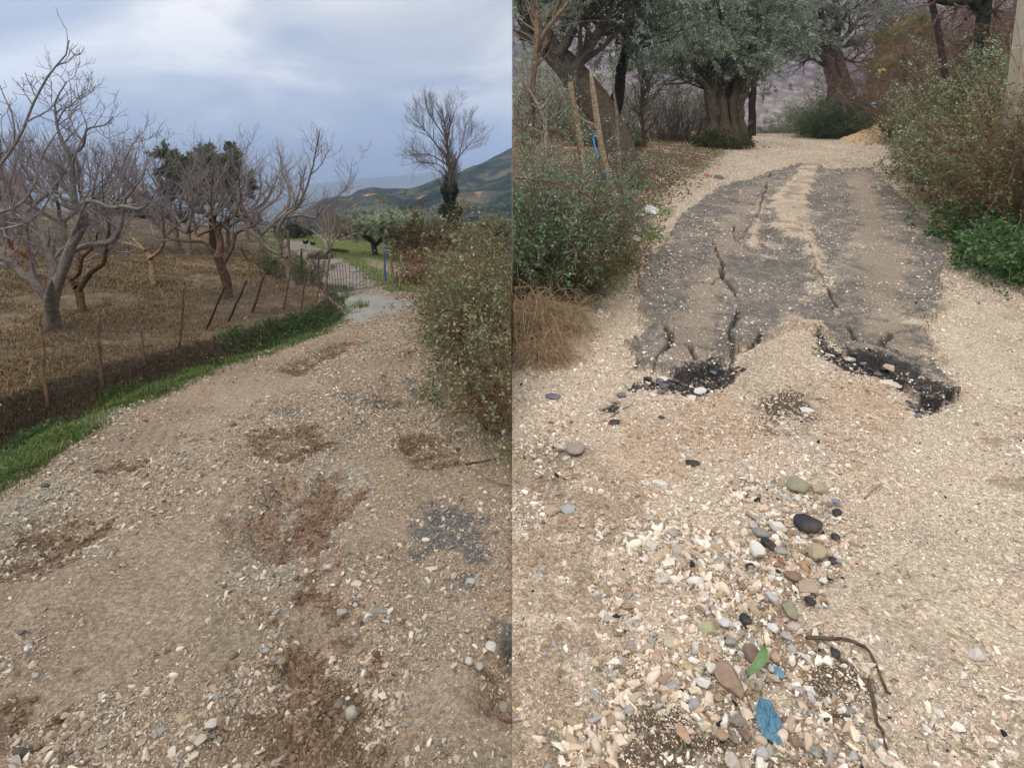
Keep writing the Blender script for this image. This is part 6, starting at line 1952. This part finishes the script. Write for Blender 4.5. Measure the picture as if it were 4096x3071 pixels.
rock(2612, 905, 54, 46, lin(176, 164, 116), 'yellowish rough rock among the plastic litter', .7, .6)
rock(2505, 750, 38, 22, lin(190, 162, 130), 'tan rock behind the split board', .4, .7)

# the big green leaf, olive leaves, twigs
def big_leaf():
    a = hit(2986, 2738); b = hit(3056, 2604)
    d = b - a; d[2] = 0; L = np.linalg.norm(d); d /= L; s = np.array((-d[1], d[0], 0))
    n = 14; V = []
    for i in range(n + 1):
        t = i / n
        w = .027 * math.sin(math.pi * min(1, t ** .85)) ** .8 * (1 if t < .98 else .3)
        for j in (-1, -.5, 0, .5, 1):
            p = a + d * L * t + s * w * j * .62 - s * .10 * L * math.sin(t * math.pi)
            V.append((p[0], p[1], a[2] + (b[2] - a[2]) * t + .020 + .012 * abs(j) + .012 * math.sin(t * 3)))
    q = [(i * 5 + j, i * 5 + j + 1, i * 5 + j + 6, i * 5 + j + 5) for i in range(n) for j in range(4)]
    o = mk('green_leaf', V, np.array(q), mat_simple('leaf_green', lin(112, 136, 92), .55, .22, 60, .2), loc=tuple(a))
    tagp(o, 'large pointed green leaf lying between brown cobble and orange-tan stone', 'leaf')
    e = hit(3050, 2562)
    P = np.array([curve([(V[-3][0], V[-3][1], V[-3][2], .002), ((b + e)[0] / 2, (b + e)[1] / 2, b[2] + .03, .002), (e[0], e[1], e[2] + .03, .0016)], 8)])
    v, qq = tubes(P[:, :, :3], P[:, :, 3], 5)
    mk('leaf_stalk', v, qq, bpy.data.materials['leaf_green'], o)
big_leaf()


def ground_stick(name, label, pts, w, c, sd_, lift=.006):
    q = []
    for i, p in enumerate(pts):
        g = hit(*p)
        q.append((g[0], g[1], g[2] + w * .5 + lift * (1 + math.sin(i * 2 + sd_)), w * .5 * (1 - .5 * i / len(pts))))
    A = np.array([curve(q, 20, .002, sd_)])
    V, f = tubes(A[:, :, :3], A[:, :, 3], 8)
    V = gnarl(V, None, w * .25, 40, sd_)
    rr = np.random.default_rng(sd_)
    return tagp(mk(name, V, f, m_bark, attrs={'col': ('FLOAT_COLOR', colvar(c, len(f), rr, .08, .02))}, loc=q[0][:3]), label, 'twig')


ground_stick('twig', 'dark frayed twig bent like a hook on the bright gravel', [(3225, 2570), (3330, 2566), (3400, 2566), (3460, 2610), (3505, 2680), (3545, 2770), (3558, 2790)], .013, lin(92, 76, 64), 1)
ground_stick('twig', 'second dark frayed twig inside the hook-shaped one', [(3478, 2740), (3492, 2800), (3508, 2900), (3530, 2950), (3545, 3010)], .013, lin(88, 72, 62), 2)
ground_stick('twig', 'short dark twig below the hook-shaped one', [(3300, 2890), (3340, 2868), (3400, 2878)], .010, lin(96, 78, 64), 3)
ground_stick('twig', 'brown stick beside the elongated cream stone at the left', [(2148, 1930), (2220, 1918), (2320, 1905)], .009, lin(150, 118, 90), 4)
ground_stick('twig', 'thin stick pointing to the sunken asphalt edge', [(2440, 1672), (2480, 1650), (2530, 1622)], .008, lin(120, 96, 78), 5)
ground_stick('twig', 'thin twig on the sandy right side of the lane', [(3458, 2000), (3490, 1975), (3520, 1943)], .007, lin(140, 116, 92), 6)
ground_stick('twig', 'dark branch lying over the reddish gravel near the divide', [(1867, 1884), (1920, 1868), (2005, 1840)], .016, lin(92, 74, 62), 7, .02)
ground_stick('twig', 'pale dead branch lying toward the divide at the bramble foot', [(1890, 1898), (1960, 1925), (2042, 1950)], .014, lin(134, 116, 98), 8, .02)
ground_stick('twig', 'orange-brown splinter on the bright gravel of the dirt road', [(1350, 2272), (1352, 2245), (1354, 2226)], .010, lin(176, 122, 96), 9)

r = np.random.default_rng(88)
def flat_leaves(name, px0, px1, py0, py1, n, L, Wd, cols, w, upz=.15, fil=None):
    pxs = r.uniform(px0, px1, n); pys = py0 + (py1 - py0) * r.uniform(0, 1, n)
    G = []
    for a, b in zip(pxs, pys):
        d = ray(a, b); G.append(d)
    G = np.array(G)
    fn = HL if (px0 + px1) / 2 < W / 2 else HR
    Ys = np.exp(np.linspace(math.log(1.0), math.log(40), 700))
    P = np.array((0, 0, EYE))[None, None] + G[:, None, :] * (Ys[None, :] / G[:, 1:2])[:, :, None]
    below = P[:, :, 2] < fn(P[:, :, 0], P[:, :, 1])
    i = below.argmax(1)
    Pw = P[np.arange(n), i]
    Pw[:, 2] = gz(Pw[:, 0], Pw[:, 1]) + .006
    if fil is not None:
        k = fil(Pw); Pw = Pw[k]; n = len(Pw)
    V, f = leaves(Pw, np.stack([r.normal(size=n), r.normal(size=n), r.normal(size=n) * upz + .05], 1), L * r.uniform(.6, 1.3, n), Wd * r.uniform(.6, 1.3, n), r)
    tagp(attach(name, V, f, pick(cols, w, n, r, .12, .04), m_leaf, None, False, False), kind='stuff')


flat_leaves('fallen_olive_leaves', 2060, 4090, 1450, 3060, 420, .035, .008, [lin(136, 138, 104), lin(116, 122, 88), lin(150, 132, 96), lin(176, 160, 120)], [3, 2, 2, 1])
flat_leaves('fallen_twigs', 2980, 3260, 1560, 1760, 420, .06, .003, [lin(110, 88, 62), lin(84, 70, 52)], [1, 1])
flat_leaves('dead_leaf_litter', 2060, 3000, 430, 1100, 9000, .055, .035, [lin(150, 104, 66), lin(124, 92, 62), lin(176, 138, 92), lin(96, 92, 52), lin(196, 170, 120)], [3, 3, 2, 1.5, .8], .4,
            lambda Q: (Q[:, 0] < np.interp(Q[:, 1], *QXL) + .2))
# green and dry blades along the lane's verges
X, Y = scatter_uv(120000, .0, .95, 3.4, 24, r)
l = np.interp(Y, *QXL) - X; t = X - np.interp(Y, *QXR)
pn = fbm(X, Y, 1.6, 3, 601)
m = ((l > .05) & (r.uniform(0, 1, len(X)) < np.clip(.25 + .8 * pn, .03, 1))) | ((t > -.02) & (r.uniform(0, 1, len(X)) < .75))
gm = m & (pn > .18)
grass_obj('verge_grass', X[gm], Y[gm], r.uniform(.03, .09, gm.sum()), r.uniform(.3, .9, gm.sum()), .003 + .0009 * Y[gm], [lin(96, 128, 60), lin(74, 104, 48), lin(124, 140, 80)], [3, 3, 1], r, False)
dm = m & ~gm
grass_obj('verge_dry_grass', X[dm], Y[dm], r.uniform(.02, .10, dm.sum()), r.uniform(.5, 1.5, dm.sum()), .002 + .0008 * Y[dm], [lin(140, 112, 80), lin(112, 88, 62), lin(160, 136, 100)], [3, 3, 1], r, False)
for (px, py, rad_, nb) in ((2600, 950, .10, 500), (2420, 1085, .13, 900), (2130, 1335, .05, 300), (2660, 850, .08, 200), (2330, 1180, .07, 300)):
    c0 = hit(px, py)
    X = c0[0] + r.normal(0, rad_, nb); Y = c0[1] + r.normal(0, rad_ * 1.4, nb)
    o = grass_obj('grass_tuft', X, Y, r.uniform(.03, .08, nb), r.uniform(.3, 1.0, nb), np.full(nb, .006), [lin(104, 146, 64), lin(128, 164, 80)], [1, 1], r, False)
# ---------------------------------------------------------------- orchard fence, gate
FG = 'stakes of the orchard wire fence'
FP = []
for k, (tx, ty, bx_, by_, w, c, lab) in enumerate([
    (160, 1256, 187, 1613, 13, (122, 98, 78), 'pale brown stake nearest to the left edge'),
    (393, 1256, 407, 1545, 15, (110, 90, 74), 'thick brown stake, second from the left edge'),
    (553, 1186, 580, 1465, 9, (116, 98, 84), 'thin straight stake, third from the left edge'),
    (736, 1144, 718, 1392, 10, (104, 86, 72), 'stake leaning slightly right with a knobbly top, fourth from the left'),
    (900, 1144, 824, 1316, 9, (64, 54, 48), 'black stake leaning strongly right, in front of the black-limbed fig tree'),
    (988, 1121, 910, 1288, 9, (70, 58, 50), 'second black stake leaning strongly right'),
    (1059, 1093, 1006, 1250, 11, (84, 70, 60), 'dark leaning stake with a bent thick top'),
    (1170, 1056, 1133, 1237, 6, (96, 82, 74), 'thin stake left of the winding fig trunk foot'),
    (1223, 1107, 1202, 1246, 6, (96, 84, 76), 'short thin stake right of the winding fig trunk foot'),
    (1302, 1043, 1262, 1212, 6, (104, 88, 80), 'long thin stake leaning right at the fence corner'),
    (1320, 1015, 1300, 1170, 10, (122, 108, 102), 'pinkish grey gate post at the fence corner'),
    (1276, 1020, 1274, 1152, 8, (96, 84, 78), 'straight stake just left of the gate post'),
    (1205, 994, 1209, 1133, 9, (88, 74, 64), 'dark stake by the small leafy shoot'),
    (1150, 922, 1156, 1030, 12, (112, 104, 88), 'thick grey post on the grassy crest'),
    (1561, 1015, 1576, 1140, 12, (128, 120, 104), 'grey wooden post leaning left, right of the blue post'),
    (1605, 1020, 1598, 1162, 12, (124, 116, 102), 'grey wooden post farthest right'),
    (1586, 1085, 1588, 1150, 7, (110, 100, 86), 'short grey post between the two taller grey ones')]):
    g = hit(bx_, by_)
    if k < 10:
        # feet sit on the bank top: search the ground under the foot pixel
        pass
    D = g[1]
    q = []
    for j in range(5):
        t = j / 4
        px_ = bx_ + (tx - bx_) * t; py_ = by_ + 6 + (ty - by_ - 6) * t
        a = at(px_, py_, D)
        q.append((*a, w * .5 * D / F * (1.1 - .25 * t)))
    A = np.array([curve(q, 12, .004, k)])
    V, f = tubes(A[:, :, :3], A[:, :, 3], 8)
    V = gnarl(V, None, .004, 16, k)
    o = mk('fence_stake', V, f, m_bark, attrs={'col': ('FLOAT_COLOR', colvar(lin(*c), len(f), rng, .08, .02))}, loc=q[0][:3])
    tagp(o, lab, 'fence stake', FG)
    FP.append((g, D, at(tx, ty, D)))
# blue steel post
g = hit(1543, 1137)
a = at(1536, 978, g[1]); b = at(1543, 1140, g[1])
A = np.array([curve([(*b, .017), (*((a + b) / 2), .017), (*a, .017)], 6)])
V, f = tubes(A[:, :, :3], A[:, :, 3], 10)
tagp(mk('steel_post', V, f, mat_simple('blue_paint', lin(44, 92, 170), .5, .08), loc=tuple(b)), 'bright blue steel post at the right end of the gate', 'post')
# wire netting between the stakes
lines = []
for i in range(len(FP) - 8):
    g0, _, t0 = FP[i]; g1, _, t1 = FP[i + 1]
    for fr in np.linspace(.04, .92, 8):
        p0 = g0 * (1 - fr) + t0 * fr; p1 = g1 * (1 - fr) + t1 * fr
        lines.append([p0 * (1 - t) + p1 * t - np.array((0, 0, .03 * math.sin(math.pi * t))) for t in np.linspace(0, 1, 6)])
    nv = 26
    for u in np.linspace(0, 1, nv)[:-1]:
        p0 = g0 * (1 - u) + g1 * u; p1 = t0 * (1 - u) + t1 * u
        p1 = p0 * .1 + p1 * .9
        lines.append([p0 * (1 - t) + p1 * t for t in np.linspace(0, 1, 6)])
P = np.array(lines)
V, f = tubes(P, np.full(P.shape[:2], .0011), 3)
tagp(mk('wire_fence', V, f, mat_simple('rusty_wire', lin(116, 100, 90), .6), loc=tuple(FP[0][0])), 'rusty wire netting strung along the orchard stakes', 'wire fence')

# gate of welded bars
gm_ = mat_simple('gate_steel', lin(112, 108, 108), .6)
def gate():
    gl = hit(1338, 1176); gr_ = hit(1536, 1146)
    root = empty('gate', (gl + gr_) / 2, 'thin welded bar gate in two leaves across the track', 'gate')
    for (pl, pr, ptl, ptr, nb, extra) in [((1338, 1174), (1388, 1166), (1322, 1058), (1380, 1044), 6, True), ((1398, 1164), (1536, 1142), (1398, 1042), (1536, 1040), 11, False)]:
        Dl, Dr = gl[1], gr_[1]
        def pt(u, v):
            D = Dl + (Dr - Dl) * ((pl[0] + (pr[0] - pl[0]) * u) - 1338) / 198
            x = (pl[0] * (1 - u) + pr[0] * u) * (1 - v) + (ptl[0] * (1 - u) + ptr[0] * u) * v
            y = (pl[1] * (1 - u) + pr[1] * u) * (1 - v) + (ptl[1] * (1 - u) + ptr[1] * u) * v
            return at(x, y, D)
        L_ = []
        for i in range(nb):
            u = i / (nb - 1)
            top = 1.0 if i in (0, nb - 1) or extra else (.9, .62, 1.0, .75)[i % 4]
            L_.append([pt(u, t * top) for t in np.linspace(0, 1, 5)])
        for v in ((.02, .45, .98) if extra else (.02, .62)):
            L_.append([pt(u, v) for u in np.linspace(0, 1, 5)])
        L_.append([pt(u, .05 + .55 * u) for u in np.linspace(.1, .7, 5)])
        P = np.array(L_)
        V, f = tubes(P, np.full(P.shape[:2], .006), 5)
        mk('gate_leaf', V, f, gm_, root)
gate()


# ---------------------------------------------------------------- house at the left edge and far roofs
def box(V, F_, x0, x1, y0, y1, z0, z1):
    o = len(V)
    V += [(x, y, z) for x in (x0, x1) for y in (y0, y1) for z in (z0, z1)]
    F_ += [tuple(o + i for i in q) for q in [(0, 1, 3, 2), (4, 6, 7, 5), (0, 4, 5, 1), (2, 3, 7, 6), (0, 2, 6, 4), (1, 5, 7, 3)]]


def bx(name, x0, x1, y0, y1, z0, z1, mat, parent):
    V, F_ = [], []
    box(V, F_, x0, x1, y0, y1, z0, z1)
    return mk(name, V, np.array(F_), mat, parent, smooth=False)


def house():
    D = 27.0
    k = D / F
    def Xp(px): return (px - W / 2) * k if px < -100 else px_u(px + 8) * (D + 5)
    def Zp(py): return EYE + (700 - py) * k
    zg = -1.2
    root = empty('house', (Xp(20), D, zg), 'peach rendered house at the left edge, seen through the bare fig branches', 'house')
    peach = mat_simple('peach_render', lin(176, 148, 128), .9, .08, 3, .2)
    stone = mat_simple('house_stone', lin(96, 92, 92), .9, .2, 5, .4)
    roofm = mat_simple('roof_tiles', lin(120, 100, 92), .9, .2, 8, .5)
    wall = bx('wall', Xp(-500), Xp(112), D, D + 5, zg, Zp(690), peach, root)
    bx('upper_wall', Xp(-500), Xp(32), D + .4, D + 5, Zp(690), Zp(420), stone, root)
    bx('window', Xp(32) - .02, Xp(32) + .03, D + 3.9, D + 4.6, Zp(600), Zp(470), mat_simple('window_dark', lin(52, 60, 84), .2), root)
    bx('window', Xp(112) - .02, Xp(112) + .03, D + 3.2, D + 4.0, Zp(820), Zp(750), bpy.data.materials['window_dark'], root)
    # roofs as tilted slabs with eaves
    V = [(Xp(-500), D - .2, Zp(700)), (Xp(124), D - .2, Zp(700)), (Xp(124), D + .6, Zp(682)), (Xp(-500), D + .6, Zp(682)), (Xp(-500), D - .2, Zp(692)), (Xp(124), D - .2, Zp(692)), (Xp(124), D + .6, Zp(674)), (Xp(-500), D + .6, Zp(674))]
    Fq = np.array([(0, 1, 2, 3), (4, 7, 6, 5), (0, 4, 5, 1), (1, 5, 6, 2), (2, 6, 7, 3), (3, 7, 4, 0)])
    mk('roof', V, Fq, roofm, root, smooth=False)
    V = [(Xp(-500), D - .1, Zp(412)), (Xp(42), D - .1, Zp(412)), (Xp(30), D + 2.7, Zp(375)), (Xp(-500), D + 2.7, Zp(375)), (Xp(-500), D - .1, Zp(424)), (Xp(42), D - .1, Zp(424)), (Xp(42), D + 5.2, Zp(424)), (Xp(-500), D + 5.2, Zp(424))]
    Fq = np.array([(0, 1, 2, 3), (4, 5, 6, 7), (0, 4, 5, 1), (1, 5, 6, 2), (2, 6, 7, 3), (3, 7, 4, 0)])
    mk('upper_roof', V, Fq, roofm, root, smooth=False)
house()


def far_house(px, py, w, h, D, wc, rc, lab):
    k = D / F
    X0, X1 = (px - w / 2 - W / 2) * k, (px + w / 2 - W / 2) * k
    zt = EYE + (700 - py) * k
    root = empty('far_house', ((X0 + X1) / 2, D, zt - 8), lab, 'house')
    bx('wall', X0, X1, D, D + w * k * .7, zt - 8, zt - h * k * .5, mat_simple('far_wall', wc, .9), root)
    V = [(X0 - .3, D - .3, zt - h * k * .5), (X1 + .3, D - .3, zt - h * k * .5), (X1 + .3, D + w * k * .35, zt), (X0 - .3, D + w * k * .35, zt), (X0 - .3, D + w * k * .7 + .3, zt - h * k * .5), (X1 + .3, D + w * k * .7 + .3, zt - h * k * .5)]
    mk('roof', V, [np.array([(0, 1, 2, 3), (3, 2, 5, 4), (0, 4, 5, 1)]), np.array([(0, 3, 4), (1, 5, 2)])], mat_simple('far_roof', rc, .8), root, smooth=False)
    for i in range(3):
        xc = X0 + (X1 - X0) * (i + .5) / 3
        bx('window', xc - w * k * .05, xc + w * k * .05, D - .05, D + .02, zt - h * k * .95, zt - h * k * .65, bpy.data.materials['window_dark'], root)


far_house(1572, 1002, 62, 34, 75, lin(150, 146, 140), lin(120, 130, 146), 'house with a grey-blue roof below the olive trees')
far_house(1460, 1020, 70, 26, 70, lin(120, 130, 150), lin(78, 100, 150), 'long shed with a dull blue roof left of the grey-roofed house')
far_house(1612, 978, 26, 20, 90, lin(214, 206, 196), lin(176, 150, 130), 'tiny white house right above the grey-roofed one')


# ---------------------------------------------------------------- two distant people
def skin_fig(name, pts, edges, rad, mat, parent, sub=1):
    me = bpy.data.meshes.new(name)
    me.from_pydata([tuple(p) for p in pts], edges, [])
    me.materials.append(mat)
    o = bpy.data.objects.new(name, me); col.objects.link(o); o.parent = parent
    md = o.modifiers.new('skin', 'SKIN')
    for i, v in enumerate(me.skin_vertices[0].data):
        v.radius = rad[i] if isinstance(rad[i], tuple) else (rad[i], rad[i])
        v.use_root = (i == 0)
    md.use_smooth_shade = True
    s = o.modifiers.new('smooth', 'SUBSURF'); s.levels = sub; s.render_levels = sub
    return o


def person(px, py_head, D, label, jacket, trousers, arms, seed):
    Ds = np.linspace(25.5, 40, 300)
    hd = HL(px_u(px) * Ds, Ds) + 1.66
    D = float(Ds[np.argmin(np.abs(700 + (EYE - hd) / Ds * F - py_head))]) + (D - 31)
    X = px_u(px) * D
    z0 = float(HL(X, D))
    Ht = 1.72
    root = empty('person', (X, D, z0), label, 'person', 'two distant people on the crest')
    skin = mat_simple('skin', lin(170, 128, 104), .6, .05)
    jm = mat_simple('jacket_%d' % seed, jacket, .8, .1, 20); tm = mat_simple('trousers_%d' % seed, trousers, .85, .1, 20)
    hm = mat_simple('hair', lin(38, 32, 30), .8)
    # continuous body
    pts = [(0, 0, .95), (0, 0, 1.2), (0, 0, 1.42), (0, 0, 1.52), (0, -.01, 1.62), (-.09, 0, .9), (-.11, .02, .5), (-.11, .04, .08), (-.11, -.08, .04), (.09, 0, .9), (.12, -.04, .5), (.13, .03, .08), (.13, -.09, .04)]
    ed = [(0, 1), (1, 2), (2, 3), (3, 4), (0, 5), (5, 6), (6, 7), (7, 8), (0, 9), (9, 10), (10, 11), (11, 12)]
    rd = [(.15, .11), (.13, .10), (.16, .10), .055, (.085, .10), .085, .062, .045, .045, .085, .062, .045, .045]
    for s in (-1, 1):
        b = len(pts)
        el, ha = arms[0 if s < 0 else 1]
        pts += [(s * .19, 0, 1.40), (s * el[0], el[1], el[2]), (s * ha[0], ha[1], ha[2]), (s * (ha[0] + .01), ha[1] - .04, ha[2] - .07)]
        ed += [(2, b), (b, b + 1), (b + 1, b + 2), (b + 2, b + 3)]
        rd += [.055, .045, .034, (.034, .02)]
    skin_fig('body', pts, ed, rd, skin, root)
    g = lambda t: [tuple(c) if isinstance(c, tuple) else c for c in t]
    # jacket with sleeves
    jp = [pts[0], pts[1], pts[2], (0, 0, 1.48)]; je = [(0, 1), (1, 2), (2, 3)]; jr = [(.17, .13), (.155, .125), (.19, .13), .07]
    for s in (0, 1):
        b = len(jp); q = 13 + 4 * s
        jp += [pts[q], pts[q + 1], pts[q + 2]]; je += [(2, b), (b, b + 1), (b + 1, b + 2)]; jr += [.075, .062, .05]
    skin_fig('jacket', jp, je, jr, jm, root)
    tp_ = [pts[0]] + pts[5:8] + pts[9:12]
    skin_fig('trousers', tp_, [(0, 1), (1, 2), (2, 3), (0, 4), (4, 5), (5, 6)], [(.165, .12), .10, .08, .07, .10, .08, .07], tm, root)
    V, f = ICO3
    mk('hair', V * np.array((.095, .11, .10)) + np.array((0, .02, 1.68)), f, hm, root).location = (0, 0, 0)
    return root


person(545, 738, 31.5, 'distant person in a red and white jacket on the crest behind the fig trees', lin(196, 52, 54), lin(48, 48, 62), [((.30, -.05, 1.22), (.26, -.2, 1.35)), ((.32, -.02, 1.2), (.30, -.15, 1.02))], 1)
person(582, 742, 32.0, 'distant person in dark clothes right of the one in red', lin(54, 56, 72), lin(42, 42, 52), [((.27, 0, 1.16), (.26, -.06, .92)), ((.27, .02, 1.16), (.25, -.08, .94))], 2)


# ---------------------------------------------------------------- hens
def hen(px, py, hpx, label, c, facing, seed):
    g = hit(px, py)
    s = hpx * g[1] / F / .42
    root = empty('hen', g, label, 'hen', 'hens on the grassy knoll')
    m = mat_simple('feathers_%d' % seed, c, .7, .15, 30)
    f_ = facing
    pts = [(0, 0, .20), (-.07 * f_, 0, .20), (.08 * f_, 0, .22), (.13 * f_, 0, .30), (.15 * f_, 0, .36), (.165 * f_, 0, .385), (-.14 * f_, 0, .27), (-.19 * f_, 0, .34)]
    o = skin_fig('body', pts, [(0, 1), (0, 2), (2, 3), (3, 4), (4, 5), (1, 6), (6, 7)], [(.10, .095), (.09, .085), (.08, .075), .05, .036, .026, (.05, .035), (.06, .02)], m, root, 2)
    lg = mat_simple('hen_leg', lin(150, 120, 70), .6)
    for k in (-1, 1):
        P = np.array([[(0.02 * f_, .035 * k, .14), (.0, .035 * k, .07), (.03 * f_, .035 * k, .0)]])
        V, q = tubes(P, np.full((1, 3), .009), 6)
        mk('leg', V, q, lg, root).location = (0, 0, 0)
    P = np.array([[(.175 * f_, 0, .385), (.19 * f_, 0, .38), (.20 * f_, 0, .372)]])
    V, q = tubes(P, np.array([[.012, .008, .002]]), 6)
    mk('beak', V, q, lg, root).location = (0, 0, 0)
    cm = mat_simple('comb', lin(150, 40, 36), .6)
    V, q = ICO3
    mk('comb', V * np.array((.022, .006, .018)) + np.array((.152 * f_, 0, .415)), q, cm, root).location = (0, 0, 0)
    root.scale = (s, s, s)


hen(1223, 984, 29, 'black hen on the left, upright on the grassy knoll', lin(26, 24, 26), 1, 1)
hen(1252, 988, 26, 'black hen on the right, head tucked lower', lin(28, 26, 28), -1, 2)
HAZE = 0.0007
# ---------------------------------------------------------------- the air
hz_m = bpy.data.materials.new('haze_air')
hz_m.use_nodes = True
ht = hz_m.node_tree
for n in list(ht.nodes):
    ht.nodes.remove(n)
pv = nd(ht, 'ShaderNodeVolumePrincipled')
pv.inputs['Color'].default_value = (.62, .76, 1.0, 1)
pv.inputs['Density'].default_value = HAZE
pv.inputs['Anisotropy'].default_value = 0.2
ho = nd(ht, 'ShaderNodeOutputMaterial')
ht.links.new(pv.outputs[0], ho.inputs['Volume'])
x0, x1, y0, y1, z0, z1 = -4600, 420, -30, 3000, -110, 110
V = [(x, y, z) for x in (x0, x1) for y in (y0, y1) for z in (z0, z1)]
Fq = [(0, 1, 3, 2), (4, 6, 7, 5), (0, 4, 5, 1), (2, 3, 7, 6), (0, 2, 6, 4), (1, 5, 7, 3)]
hz = mk('haze', V, np.array(Fq), hz_m, smooth=False)
tagp(hz, kind='stuff')
